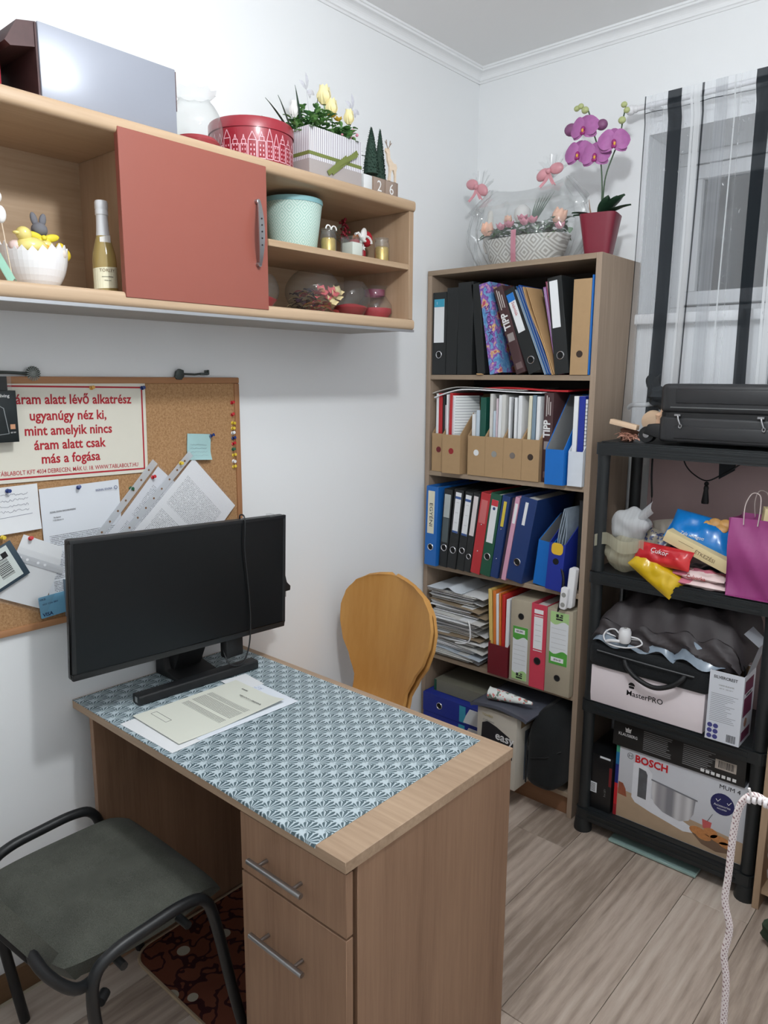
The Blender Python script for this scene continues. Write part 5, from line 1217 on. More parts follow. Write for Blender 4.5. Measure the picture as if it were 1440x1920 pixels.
# --- bottom row
def lying(label, x0, w_, z, h, mat, yf, lab=None, ringx=None, name='ring_binder'):
    t = thing(name, label, 'binder', (x0, yf, z)); c_ = .003
    B().box(0, w_, 0, c_, 0, h).box(0, w_, c_, .27, 0, c_).box(0, w_, c_, .27, h-c_, h).obj('cover', mat, t, bevel=.0006, seg=1); B().box(.006, w_-.008, .02, .26, c_+.002, h-c_-.004).obj('pages', M_paper2, t)
    if ringx: ring(t, ringx, h/2, .013)
    if lab: B().prism([(lab[0], .008), (lab[1], .008), (lab[1], h-.008), (lab[0]+.03, h-.008), (lab[0]+.012, h*.5)], 'y', -.0008, 0).obj('spine_label', M_lab, t); B().box(lab[0]-.02, lab[0]+.010, -.0006, 0, .006, h-.006).obj('label_edge', M_turq, t)
    return t
lying('grey bound folder at the bottom of the pile of lying binders', .035, .30, S5+.0006, .048, K_grey, BYF+.0)
lying('lower blue binder lying flat in the bottom compartment', .034, .318, S5+.0496, .080, K_royal, BYF-.020, (.20, .30), .075)
lying('upper blue binder lying flat with a white shaped label', .033, .318, S5+.1306, .080, K_royal, BYF-.022, (.205, .305), .085)
t = lying('grey folder with a green edge lying on the blue binders', .060, .27, S5+.2116, .050, plain('olive_grey_card', C(124, 122, 108), .7), BYF+.018); B().box(.0, .012, -.0008, 0, .002, .048).obj('green_edge', K_green, t)
ez = thing('appliance_carton', 'pale beige carton lettered easy standing in the bottom compartment', 'carton', (.370, -.438, S5+.0008))
B().box(0, .170, 0, .30, 0, .285).obj('carton', plain('pale_carton', C(196, 190, 178), .6, var=.03), ez, bevel=.0012)
B().prism([(.018, .14), (.155, .115), (.158, .180), (.140, .200), (.085, .225), (.045, .236), (.022, .225)], 'y', -.0006, 0).obj('product_print', plain('printed_black', C(36, 36, 40), .4, var=.3), ez)
text('easy', .046, M_whiteink, ez, at(FACE_Y, .120, -.0009, .190), bold=.0008, rz=R(-4)); text('TCHIBO', .013, plain('gold_ink', C(176, 160, 96), .5), ez, at(FACE_Y, .045, -.0008, .258)); text('Cafissimo', .013, K_grey, ez, at(FACE_Y, .05, -.0008, .238))
B().box(.170, .1706, .03, .26, .235, .268).obj('side_print', plain('bronze_print', C(130, 108, 80), .5), ez); B().box(.170, .1706, .06, .29, .02, .215).obj('side_picture', plain('grey_blue_print', C(110, 118, 128), .5, var=.4, vs_=14), ez)
tag(B().grid(lambda u, v: (.345+.245*u, -.455+.33*v, S5+.2875+.016+.012*math.sin(3*u+4*v)*math.sin(PI*u)+(.02 if False else 0)*v-.010*max(0, abs(u-.5)-.42)*10), 16, 12, .012).obj('plastic_bag', plain('dark_plastic_film', C(92, 95, 106), .25, var=.4, vs_=10), smooth=True), 'dark grey plastic bag lying flat on the easy carton', 'bag')
def flor2():
    m, nt, b_ = newmat('rose_print_cloth', .8, 0, .2); v = coords(nt); n = noise(nt, v, 45, 2); n2 = noise(nt, v, 70, 1, .5)
    c_ = mixc(nt, X(nt, n).gt(.58), C(222, 226, 222), C(120, 140, 126)); c_ = mixc(nt, X(nt, n2).gt(.62), c_, C(214, 128, 124)); nt.links.new(c_, b_.inputs['Base Color']); return m
def pouch(u, v):
    a = 2*PI*u; s = .021*(1-.75*v**1.6); return (.165*v, s*1.25*math.cos(a), .022+s*math.sin(a)-.006*v)
tag(B().grid(pouch, 16, 10).lathe([(0, 0), (.020, .001)], (0, 0, .022), 16, 1, 1.25, axis='x', cap=False).obj('cloth_pouch', flor2(), smooth=True, loc=(.405, -.415, S5+.3165), rot=(0, 0, R(12))), 'rolled rose printed cloth pouch on the plastic bag', 'pouch')
bag = thing('backpack', 'black rounded backpack standing in the bottom compartment of the bookcase', 'backpack', (.622, -.268, S5+.001))
def bpk(u, v):
    a = 2*PI*u; z = .325*v
    s = (min(1, (v*7)**.5) if v < .143 else 1)*(math.sqrt(max(0, 1-((v-.62)/.38)**2)) if v > .62 else 1)
    s = max(s, .02); rx, ry = .068, .150
    c_, n_ = math.cos(a), math.sin(a); e = .55
    return (rx*s*math.copysign(abs(c_)**e, c_), ry*(.35+.65*s)*math.copysign(abs(n_)**e, n_)+.0, z)
B().grid(bpk, 36, 26).obj('body', fabric('black_nylon', C(20, 22, 23), C(34, 36, 37), 700), bag, smooth=True)
B().tube([(-.066+.002, -.10, .15), (-.03, -.153, .145), (.03, -.153, .165), (.066, -.11, .185)], .0016, 6).obj('pocket_zip', M_blackm, bag, smooth=True)
B().tube([(-.064, -.105, .17), (-.066, -.11, .158), (-.063, -.116, .148), (-.061, -.108, .150), (-.062, -.104, .162)], .0014, 5, closed=True).obj('zip_pull', M_steel, bag, smooth=True)
B().tube(spline([(-.05, -.148, .04), (-.055, -.13, .2), (-.03, -.09, .285), (0, -.07, .305)], 6), .003, 6).obj('main_zip', M_blackm, bag, smooth=True)

# ------------------------------------------------------------------ wrapped flower basket on the bookcase
TZ = BH+.001
bk = thing('flower_basket', 'white patterned basket of peach and pink artificial flowers with a pink ribbon', 'flower basket', (.350, -.185, TZ))
M_zig = diamond_mat('white_zigzag_relief', C(222, 222, 218), C(176, 174, 168), .075)
def bsk(u, v):
    a = 2*PI*u; k = .78+.22*v; c_, n_ = math.cos(a), math.sin(a); return (.165*k*math.copysign(abs(c_)**.7, c_), .085*k*math.copysign(abs(n_)**.7, n_), .095*v)
B().grid(bsk, 40, 6).obj('basket', M_zig, bk, smooth=True); B().prism([bsk(i/40, .5)[:2] for i in range(40)], 'z', .052, .075).obj('filler', plain('dark_moss', C(44, 60, 36), .95), bk)
B().grid(lambda u, v: (-.012+.020*u+.004*v, -.0795-.012*v+.0-.003*math.sin(PI*v), .005+.11*v), 2, 6, .001).obj('ribbon', M_petpink, bk, smooth=True)
fo = B(); fo2 = B(); fo3 = B()
for i in range(210):
    a = rnd.uniform(0, 2*PI); rr_ = math.sqrt(rnd.random()); p = (.17*rr_*math.cos(a), .085*rr_*math.sin(a), .085+rnd.uniform(0, .045)); d = rnd.uniform(0, 2*PI)
    leafmesh((fo, fo2, fo3)[i % 3], (p[0], p[1], p[2]+.012), (math.cos(d)*1.2, math.sin(d)-.4, rnd.uniform(-.25, .8)), rnd.uniform(.030, .058), rnd.uniform(.006, .014), .45, 4)
fo.obj('foliage', M_leaf, bk, smooth=True)['kind'] = 'stuff'; fo2.obj('foliage', plain('deep_leaf', C(86, 132, 84), .55, var=.3, vs_=80), bk, smooth=True)['kind'] = 'stuff'; fo3.obj('foliage', plain('sage_leaf', C(128, 146, 134), .6, var=.2), bk, smooth=True)['kind'] = 'stuff'
q = B(); petals(q, (-.105, -.095, .105), 5, .022, .046, .020, -.35); petals(q, (-.105, -.095, .108), 4, .015, .042, .014, -.35, .5); q.obj('peach_tulip', M_petpeach, bk, smooth=True)
q = B(); petals(q, (.135, -.03, .125), 6, .026, .055, .022, -.3, ax=Matrix.Rotation(.4, 3, 'Y')); petals(q, (.135, -.03, .13), 4, .016, .05, .016, -.3, .4, Matrix.Rotation(.4, 3, 'Y')); petals(q, (-.06, -.03, .15), 5, .014, .03, .013, -.3); q.obj('rose', M_petpeach, bk, smooth=True)
q = B()
for c in ((-.05, -.09, .12), (-.02, -.085, .125), (.045, -.09, .125), (.07, -.08, .130), (.03, -.08, .14), (.16, -.05, .105)): petals(q, c, 5, .016, .022, .013, .5); petals(q, c, 4, .009, .018, .009, .2, .4)
q.obj('pink_blossom', M_petpink, bk, smooth=True)
B().lathe([(.016, .06), (.026, .085), (.024, .12), (.012, .145), (.010, .20), (.006, .21)], (-.150, -.01, 0), 18).obj('goose_body', plain('white_feather', C(226, 222, 216), .8, bmp=.4, bs=90), bk, smooth=True)
B().lathe([(.020, .155), (.030, .175), (.028, .20), (.012, .215)], (-.02, .0, 0), 14).obj('white_lily', M_petwhite, bk, smooth=True)
q = B()
for s in range(6): leafmesh(q, (.02, -.02, .11), (.3+.1*s, -.1, 1), .12+.01*s, .004, .05, 6)
q.obj('fern_frond', plain('sage_leaf', C(128, 146, 134), .6), bk, smooth=True)
# cellophane with two pink bows
cw_ = thing('cellophane_wrap', 'clear crackling cellophane wrapped around the flower basket, tied with pink bows', 'wrapping', (.350, -.185, TZ))
def cel(u, v):
    a = 2*PI*u; wv_ = 1+.05*math.sin(9*a+3*v)+.03*math.sin(17*a+5*v)+.012*math.sin(31*a-9*v)
    if v < .75:
        k = v/.75; rx = .185+.05*math.sin(PI*k*.8); ry = .095+.03*math.sin(PI*k); z = .2*k
    else:
        k = (v-.75)/.25; rx = .235-.075*k; ry = .113*(1-k)**.7+.004; z = .2+.075*k
    z += .02*math.cos(2*a)*(v > .7)*(v-.7)*2
    return (rx*wv_*math.cos(a), ry*wv_*math.sin(a), z)
M_cello = glass('cellophane', (.985, .99, .99, 1), .045, .06, .09, .8)
B().grid(cel, 120, 26).obj('film', M_cello, cw_, smooth=True)
for bx, bz in ((-.205, .30), (.095, .305)):
    q = B()
    for k in range(7):
        a = PI*(.15+.7*k/6); q.grid(lambda u, v: (bx+.055*v*math.cos(a)+(u-.5)*.03*v, .01*math.sin(4*u+k), bz-.015+.075*v*math.sin(a)+.005*math.sin(8*u)), 3, 4)
    q.obj('film_tuft', M_cello, cw_, smooth=True)
    q = B(); tl = .5 if bx < 0 else -.25
    for s in (-1, 1):
        Rm = Matrix.Rotation(tl+s*.25, 3, 'Y'); q.ball(Vector((bx, -.02, bz))+Rm @ Vector((s*.026, 0, .006)), (.027, .012, .019), M=Rm)
    q.ball((bx, -.028, bz), (.010, .010, .010))
    for s in (-1, 1): q.grid(lambda u, v: (bx+s*(.008*v+.020*v*v)+(u-.5)*.014, -.03+.006*math.sin(4*v), bz-.050*v+.004*math.sin(6*u)), 3, 6, .001)
    q.obj('bow', plain('rose_satin', C(212, 150, 158), .35, var=.2), cw_, smooth=True)

# ------------------------------------------------------------------ orchid
oc = thing('potted_orchid', 'magenta artificial orchid in a square wine red pot on the bookcase corner', 'orchid', (.648, -.215, TZ))
def pot(u, v):
    a = 2*PI*u; k = .040+.021*v; c_, n_ = math.cos(a), math.sin(a); e = .35
    q = Vector((k*math.copysign(abs(c_)**e, c_), k*math.copysign(abs(n_)**e, n_), .132*v)); return Matrix.Rotation(R(12), 3, 'Z') @ q
B().grid(pot, 40, 8).obj('pot', plain('wine_red_pot', C(122, 34, 52), .35, var=.05), oc, smooth=True); B().prism([pot(i/40, .80)[:2] for i in range(40)], 'z', .108, .122).obj('potting_bark', plain('bark', C(60, 44, 34), .95, var=.5), oc)
q = B()
for d, ln_, wd in (((.9, -.25, .75), .125, .026), ((.75, -.1, .95), .10, .022), ((1, -.2, .40), .125, .018), ((-.9, -.3, .42), .105, .016), ((-.7, -.6, .25), .095, .016), ((.3, .4, .9), .09, .02), ((.5, -.5, .8), .10, .020)): leafmesh(q, (0, 0, .122), d, ln_, wd, .18, 8)
q.obj('leaf', plain('orchid_leaf', C(40, 66, 48), .4, var=.2), oc, smooth=True)
M_orch = plain('orchid_magenta', C(166, 98, 156), .55, var=.22, vs_=70); M_orchd = plain('orchid_throat', C(150, 40, 110), .5); M_stem = plain('orchid_stem', C(72, 92, 70), .6)
def wp(x, z, y=-.23): return Vector((x-.648, y+.215, z-TZ))
fl_ = [(.588, 2.392, -10), (.572, 2.318, -5), (.632, 2.302, 6), (.694, 2.332, 30)]
S_a = spline([(.0, 0, .12), (.002, -.005, .22), (-.01, -.01, .32), tuple(wp(.60, 2.40, -.215)), tuple(wp(.585, 2.455, -.22)), tuple(wp(.548, 2.468, -.22))], 6); S_b = spline([(.004, 0, .12), (.008, .0, .24), (.03, 0, .31), tuple(wp(.695, 2.345, -.21)), tuple(wp(.705, 2.41, -.21)), tuple(wp(.712, 2.44, -.21))], 6)
B().tube(S_a, .0024, 7).obj('flower_stem', M_stem, oc, smooth=True); B().tube(S_b, .0024, 7).obj('flower_stem', M_stem, oc, smooth=True)
for x, z, ang in fl_:
    c = wp(x, z, -.245); F = Matrix.Rotation(R(8+ang*.6), 3, 'Z') @ Matrix.Rotation(R(-6), 3, 'X')
    q = B()
    for k, (a, ln_, wd) in enumerate(((90, .046, .022), (210, .046, .020), (330, .046, .020), (14, .051, .033), (166, .051, .033))):
        d = Vector((math.cos(R(a)), 0, math.sin(R(a)))); s = Vector((-d.z, 0, d.x)); off = Vector((0, -.002 if k > 2 else 0, 0))
        q.grid(lambda u, v: c+F @ (d*(ln_*v)+s*((u-.5)*2*wd*math.sin(PI*min(1, .10+.86*v))**.75)+off+Vector((0, -.006*math.sin(PI*v)+.010*v*v, 0))), 6, 7)
    fo_ = q.obj('orchid_flower', M_orch, oc, smooth=True)
    B().ball(c+F @ Vector((0, -.008, -.004)), (.007, .007, .009)).ball(c+F @ Vector((0, -.010, -.016)), (.009, .005, .007)).obj('throat', M_orchd, fo_, smooth=True); B().ball(c+F @ Vector((.002, -.015, -.011)), (.004, .004, .006)).obj('pollen', plain('pollen_yellow', C(220, 160, 70), .6), fo_, smooth=True)
M_bud = plain('orchid_bud', C(176, 184, 128), .5)
for x, z, r_, m in ((.548, 2.466, .009, M_bud), (.562, 2.470, .009, M_bud), (.578, 2.455, .011, M_bud), (.712, 2.443, .009, M_bud), (.722, 2.425, .009, M_bud), (.708, 2.398, .011, M_bud), (.530, 2.404, .020, M_orchd), (.640, 2.398, .017, M_orchd)):
    B().ball(wp(x, z, -.225), (r_*1.15, r_*.9, r_)).obj('bud', m if m is M_bud else plain('mauve_bud', C(128, 76, 116), .5), oc, smooth=True)
B().tube([(-.025, -.01, .12), (-.030, -.02, .155), (-.035, -.02, .185)], [.003, .002, .0006], 6).obj('air_root', plain('root_tan', C(150, 118, 96), .8), oc)
# ------------------------------------------------------------------ curtain on its rod
cr = thing('curtain_rod', 'white curtain rod with a round finial above the window', 'curtain rod', (0, -.085, 2.470))
B().tube([(.690, 0, 0), (1.95, 0, 0)], .009, 12).obj('rod', M_white, cr, smooth=True)
B().ball((.672, 0, 0), (.017, .016, .016)).lathe([(.010, .682), (.013, .688), (.010, .695)], (0, 0, 0), 12, axis='x').obj('finial', M_white, cr, smooth=True)
for x in (.74, 1.9): B().box(x-.008, x+.008, 0, .0845, -.012, .012).obj('bracket', M_white, cr, bevel=.003)
cu = thing('striped_curtain', 'sheer white curtain with charcoal stripes hanging in front of the window', 'curtain', (0, 0, 0))
M_sheer = sheer('sheer_white', (.86, .88, .90, 1), .24); M_sheerg = sheer('sheer_grey_band', (.55, .57, .60, 1), .50, .35); M_shw = sheer('sheer_white_stripe', (.88, .9, .92, 1), .80, .15)
M_char = sheer('charcoal_stripe', (.030, .036, .042, 1), .93, .05); M_sil = sheer('silver_thread', (.75, .78, .80, 1), .85, .1); M_charl = sheer('charcoal_line', (.03, .035, .04, 1), .85, .1)
CZT, CZB = 2.497, 1.42
def cwave(x, z):
    k = (CZT-z)/(CZT-CZB); d = .004+.013*min(1, k*1.4)
    return -.085+(d*math.sin(x*31+.4)+.4*d*math.sin(x*71+1+1.2*k)) + (.0 if z < 2.44 else -.004)
def cpt(x, z):
    k = max(0, (CZT-z)/(CZT-CZB)); xs = x-.012*k*max(0, 1-(x-.70)*3) + .006*math.sin(3.2*k+x*9)*k
    y = cwave(x, z)
    if 2.45 < z: y = -.085-.012
    return (xs, y, z)
def cstrip(name, x0, x1, m, off=0.0, zt=CZT, zb=CZB):
    nx = max(1, int((x1-x0)/.008)); zs = [zt-(zt-zb)*i/26 for i in range(27)]
    return B().grid(lambda u, v: tuple(Vector(cpt(x0+(x1-x0)*u, zt-(zt-zb)*v))+Vector((0, -off, 0))), nx, 26).obj(name, m, cu, smooth=True)
base = .728; end = 1.86
ops = []
for k in range(4):
    o = .265*k
    ops += [(.800+o, .844+o, 'dark_stripe', M_char), (.872+o, .880+o, 'white_stripe', M_shw), (.882+o, .902+o, 'white_stripe', M_shw), (.907+o, .914+o, 'dark_line', M_charl), (.948+o, .984+o, 'grey_band', M_sheerg), (1.004+o, .008+1.0+o, 'silver_thread', M_sil)]
ops = [a for a in ops if a[1] < end and a[0] > base]
ops.sort(key=lambda a: a[0])
x = base
for a in ops:
    if a[0] > x+.0005: cstrip('sheer_panel', x, a[0], M_sheer)
    cstrip(a[2], a[0], a[1], a[3]); x = a[1]
cstrip('sheer_panel', x, end, M_sheer)
cstrip('side_hem', base-.004, base, M_charl)
cstrip('rod_pocket_seam', base, end, M_charl, .003, 2.446, 2.4435)
# sparkle threads woven into the sheer part
q = B()
for i in range(90):
    x = rnd.choice([rnd.uniform(.75, .80), rnd.uniform(.845, .87), rnd.uniform(.985, 1.06), rnd.uniform(1.0, 1.05), rnd.uniform(1.11, 1.2)]); z = rnd.uniform(1.7, 2.42); p = Vector(cpt(x, z))+Vector((0, -.003, 0))
    d = Vector((rnd.uniform(-.006, .006), 0, rnd.uniform(-.008, .008))); d2 = Vector((rnd.uniform(-.004, .004), 0, rnd.uniform(-.008, .008)))
    q.tube([p-d, p, p+d2], .00045, 4)
q.obj('glitter_thread', plain('silver_glitter', C(230, 234, 238), .25, .6), cu)['kind'] = 'stuff'
# gathered dark corner of the curtain bunched on the suitcase
def lump(bld, c, r, seed, amp=.25, seg=18, rings=12, f=3.0):
    rr_ = random.Random(seed); ph = [rr_.uniform(0, 6) for _ in range(6)]; v = []
    for i in range(rings+1):
        t = PI*i/rings
        for k in range(seg):
            a = 2*PI*k/seg; n = Vector((math.sin(t)*math.cos(a), math.sin(t)*math.sin(a), -math.cos(t)))
            s = 1+amp*(math.sin(f*n.x*2+ph[0])*math.sin(f*n.y*2.3+ph[1])+.6*math.sin(f*3.1*n.z+ph[2]+2*n.x)+.5*math.sin(f*4*n.x+ph[3])*math.sin(f*3.7*n.z+ph[4]))*.6
            v.append((c[0]+r[0]*n.x*s, c[1]+r[1]*n.y*s, c[2]+r[2]*n.z*s))
    bld.add(v, [(i*seg+k, i*seg+(k+1) % seg, (i+1)*seg+(k+1) % seg, (i+1)*seg+k) for i in range(rings) for k in range(seg)])
M_charo = plain('charcoal_cloth', C(42, 46, 50), .9, var=.2)
q = B(); lump(q, (.905, -.245, 1.532), (.036, .04, .034), 3, .35); lump(q, (.925, -.22, 1.500), (.030, .05, .024), 5, .35); q.grid(lambda u, v: (.800+.044*u+.075*v*v, -.10-.13*v, 1.60-.03*v-.05*v*v+.006*math.sin(8*u)), 6, 10); q.obj('gathered_corner', M_charo, cu, smooth=True)

# ------------------------------------------------------------------ black plastic rack
KX0, KX1, KYF, KYB = .743, 1.336, -.362, -.045
M_rack = plain('rack_black_plastic', C(30, 34, 36), .45, var=.12, bmp=.05, bs=150)
rk = thing('storage_rack', 'black plastic four tier storage rack beside the bookcase', 'storage rack')
Z1, Z2, Z3, Z4 = 1.387, .955, .497, .091
for z in (Z1, Z2, Z3, Z4):
    q = B(); q.prism(rrect(KX0, KX1, KYF, KYB, .02, 4), 'z', z-.042, z-.004); q.prism(rrect(KX0+.012, KX1-.012, KYF+.012, KYB-.012, .016, 4), 'z', z-.004, z)
    sh = q.obj('shelf', M_rack, rk); B().box(KX0+.05, KX1-.05, KYF-.003, KYF+.0, z-.034, z-.026).box(KX0+.05, KX1-.05, KYF-.003, KYF+.0, z-.016, z-.009).obj('edge_rib', M_rack, sh)
for x in (KX0+.024, KX1-.024):
    for y in (KYF+.024, KYB-.024):
        for a, b_ in ((Z4, Z3-.042), (Z3, Z2-.042), (Z2, Z1-.042)): B().lathe([(.021, a), (.0195, a+.03), (.0195, b_-.03), (.021, b_)], (x, y, 0), 16).obj('post', M_rack, rk, smooth=True)
        B().lathe([(.031, 0), (.032, .006), (.027, .05)], (x, y, 0), 18).obj('foot', M_rack, rk, smooth=True)
# mauve board against the wall behind the rack
tag(B().box(.795, 1.46, -.028, -.014, .0, 1.335).obj('mauve_board', plain('mauve_panel', C(190, 164, 162), .7, var=.04), bevel=.001), 'dull mauve panel standing against the wall behind the rack', 'panel')
# --- suitcase
sc = thing('suitcase', 'black hard shell cabin suitcase lying flat on the top of the rack', 'suitcase', (0, 0, Z1+.001))
M_case = plain('graphite_shell', C(46, 47, 49), .38, var=.12, bmp=.06, bs=240); SX0, SX1, SY0, SY1 = .935, 1.485, -.350, -.115
B().prism(rrect(SX0, SX1, SY0, SY1, .035, 5), 'z', .010, .088).obj('lower_shell', M_case, sc, bevel=.010, seg=3)
B().prism(rrect(SX0, SX1, SY0, SY1, .035, 5), 'z', .098, .186).obj('upper_shell', M_case, sc, bevel=.016, seg=4)
B().prism(rrect(SX0+.004, SX1-.004, SY0+.004, SY1-.004, .032, 5), 'z', .086, .100).obj('zip_band', M_blackm, sc)
B().box(SX0+.055, SX1-.05, SY0-.004, SY0+.004, .128, .170).obj('raised_panel', M_case, sc, bevel=.0035); B().box(SX0+.055, SX1-.05, SY0-.004, SY0+.004, .022, .060).obj('raised_panel', M_case, sc, bevel=.0035)
B().box(SX0+.040, SX1-.04, SY0-.002, SY0+.002, .114, .1175).obj('highlight_line', plain('painted_highlight', C(96, 98, 98), .35), sc)  # paler strip: the highlight along the upper shell, put in as colour
for x in (SX0+.063, SX0+.296):
    q = B(); q.box(x-.006, x+.012, SY0-.010, SY0-.002, .090, .096); q.tube([(x+.004, SY0-.008, .090), (x+.006, SY0-.010, .082), (x+.012, SY0-.009, .066)], .003, 8); q.tube([(x+.013+.004*math.cos(a), SY0-.009, .060+.006*math.sin(a)) for a in [2*PI*i/10 for i in range(10)]], .0018, 6, closed=True)
    q.obj('zip_pull', M_steel, sc, smooth=True)
wh = B(); wh.lathe([(.024, -.014), (.026, -.010), (.026, .010), (.024, .014)], (.893, SY0+.045, .0265), 20, axis='y'); wq = wh.obj('wheel', M_black, sc, smooth=True); B().lathe([(.010, -.016), (.010, .016)], (.893, SY0+.045, .0265), 12, axis='y').obj('wheel_hub', M_steel, wq)
B().prism([(.885, .030), (.94, .016), (.94, .062), (.90, .060)], 'y', SY0+.02, SY0+.07).obj('wheel_fork', M_blackm, sc, bevel=.004)
B().lathe([(.024, -.012), (.026, .0), (.024, .012)], (.893, SY1-.045, .0265), 18, axis='y').obj('wheel', M_black, sc, smooth=True)
# --- small wooden bits left of the suitcase
M_raw = wood('raw_pale_wood', C(206, 174, 142), C(230, 202, 174), 'x', 10)
tag(B().box(-.046, .046, -.012, .012, -.008, .008).obj('wood_block', M_raw, bevel=.0015, loc=(.818, -.315, Z1+.056), rot=(0, R(11), 0)), 'short pale wooden slat beside the suitcase wheel', 'wood piece')
tag(B().lathe([(0, -.008), (.036, -.008), (.036, .008), (0, .008)], seg=26, axis='y').obj('wood_disc', M_raw, loc=(.888, -.255, Z1+.066), rot=(R(14), R(-20), 0), bevel=.002), 'round pale wooden disc leaning on the suitcase', 'wood piece')
q = B(); lump(q, (0, 0, 0), (.022, .02, .028), 9, .5); tag(q.obj('dried_mushroom', plain('peach_fungus', C(214, 176, 146), .8, var=.3, vs_=60, bmp=.5, bs=80), smooth=True, loc=(.926, -.262, Z1+.078)), 'peach coloured dried fungus behind the wooden disc', 'dried fungus')
q = B()
for i in range(34):
    a = rnd.uniform(0, 2*PI); p = Vector((rnd.uniform(-.03, .03), rnd.uniform(-.012, .012), rnd.uniform(.004, .022))); d = Vector((math.cos(a), math.sin(a)*.4, rnd.uniform(-.3, .5)))*.016
    q.tube([p-d, p+Vector((0, 0, .006)), p+d], .0011, 5)
tag(q.obj('copper_wire_ball', plain('copper_wire', C(206, 154, 134), .35, .7), smooth=True, loc=(.836, -.325, Z1+.002)), 'tangle of copper coloured wire under the wooden slat', 'wire')
B_ = B(); lump(B_, (0, 0, .02), (.030, .022, .024), 12, .35); tag(B_.obj('bark_piece', plain('brown_bark', C(112, 78, 62), .9, var=.4, vs_=60), smooth=True, loc=(.822, -.285, Z1+.004)), 'brown bark piece under the wooden slat', 'bark')
tag(B().tube(spline([(.780, -.20, Z1+.105), (.80, -.22, Z1+.115), (.85, -.24, Z1+.118), (.90, -.22, Z1+.125)], 6), .008, 8).obj('clear_tube', glass('clear_tube', (.86, .87, .88, 1), .3, .1), smooth=True), 'clear plastic tube between bookcase side and curtain', 'tube')
# --- things hanging under the top shelf
ts = thing('tassel_cord', 'black cord with a tassel hanging under the top tier of the rack', 'tassel', (0, -.12, 0))
B().tube(spline([(.939, 0, 1.345), (.955, 0, 1.305), (.985, 0, 1.276), (1.026, 0, 1.260), (1.07, 0, 1.283), (1.11, 0, 1.31), (1.15, 0, 1.345)], 6), .0024, 6).obj('cord', M_blackm, ts, smooth=True)
B().ball((1.026, 0, 1.250), .0075).lathe([(.006, 1.243), (.008, 1.236), (.007, 1.228), (.012, 1.19), (.011, 1.184)], (1.026, 0, 0), 14).obj('tassel', M_blackm, ts, smooth=True)
tag(B().prism([(1.058, 1.345), (1.112, 1.345), (1.108, 1.300), (1.062, 1.268)], 'y', -.118, -.114).obj('dark_cloth', M_charo), 'dark cloth corner hanging right of the tassel', 'cloth')
tag(B().tube(spline([(.841, -.12, 1.345), (.842, -.12, 1.26), (.848, -.12, 1.19), (.845, -.12, 1.15), (.838, -.12, 1.085)], 6), [.0035]*13+[.001]*12, 6).obj('black_ribbon', M_blackm, smooth=True), 'thin black ribbon hanging down at the left of the rack', 'ribbon')
# --- second tier: bags and groceries
q = B(); lump(q, (0, 0, .066), (.072, .06, .066), 21, .16, 40, 28, 2.2)
pbg = thing('carrier_bag', 'crumpled translucent plastic bag at the left of the second tier', 'plastic bag', (.845, -.300, Z2+.0))
q.obj('filled_part', sheer('yellowish_bag_film', C(206, 202, 178), .55, .3), pbg, smooth=True)
q = B()
for i in range(9): lump(q, (rnd.uniform(-.035, .035), rnd.uniform(-.03, .03), rnd.uniform(.03, .09)), (.022, .02, .026), 60+i, .2)
q.obj('bag_contents', plain('tan_contents', C(176, 150, 112), .7, var=.4, vs_=20), pbg, smooth=True)
q = B(); lump(q, (.006, .012, .158), (.064, .05, .058), 27, .16, 40, 28, 1.9); q.grid(lambda u, v: (.02+.055*v+.020*(u-.5), .0+.02*math.sin(6*u), .17+.055*v+.02*math.sin(4*u)), 8, 6)
q.obj('crumpled_top', sheer('white_bag_film', C(226, 228, 230), .74, .25), pbg, smooth=True)
q = B(); q.grid(lambda u, v: (-.085+.165*u, -.062+.012*math.sin(9*u), .085+.040*v+.010*math.sin(7*u)), 14, 5); q.obj('bag_rim', sheer('yellowish_bag_film', C(206, 202, 178), .55, .3), pbg, smooth=True)
def pillow(w_, h_, t_, seed=1, wr=.006):
    r_ = random.Random(seed); ph = [r_.uniform(0, 6) for _ in range(4)]
    def f(s):
        def fn(u, v):
            a, b_ = 2*u-1, 2*v-1; z = t_*.5*(max(0, 1-abs(a)**3.2)*max(0, 1-abs(b_)**2.6))**.6
            x = w_/2*a*(1-.05*(1-abs(b_))); y = h_/2*b_*(1-.04*abs(a)**2)
            z += wr*math.sin(5*a+ph[0])*math.sin(4*b_+ph[1])*(1-a*a)*(1-b_*b_)+.4*wr*math.sin(13*a+ph[2]+3*b_)*(1-b_*b_)
            return (x, y, s*z)
        return fn
    b = B(); b.grid(f(1), 20, 14); b.grid(lambda u, v: f(-1)(1-u, v), 20, 14); return b
def bagthing(name, label, w_, h_, t_, loc, rot, mat, seed=1, cat='snack bag'):
    t = thing(name, label, cat, loc, rot); pillow(w_, h_, t_, seed).obj('bag', mat, t, smooth=True); return t
def gloss(n, r, g, b_): return plain(n, C(r, g, b_), .28, var=.12, vs_=30, coat=.2)
def twotone(name, c1, c2, sc=9, thr=.5, rough=.3):
    m, nt, b_ = newmat(name, rough, 0, .5); v = coords(nt); nt.links.new(mixc(nt, X(nt, noise(nt, v, sc, 2)).gt(thr), c1, c2), b_.inputs['Base Color']); return m
t = bagthing('snack_bag', 'yellow foil snack bag sliding over the front edge of the second tier', .170, .080, .055, (.970, -.350, .985), (R(66), R(34), 0), gloss('yellow_foil', 214, 176, 28), 4)
t = bagthing('snack_bag', 'red foil sweets bag resting on the yellow one', .180, .066, .045, (.985, -.345, 1.040), (R(64), R(3), R(-3)), twotone('red_foil', C(192, 34, 44), C(206, 48, 50), 14), 8); text('Cukor', .022, M_whiteink, t, at(Matrix(), -.005, .004, .027), rz=R(-4))
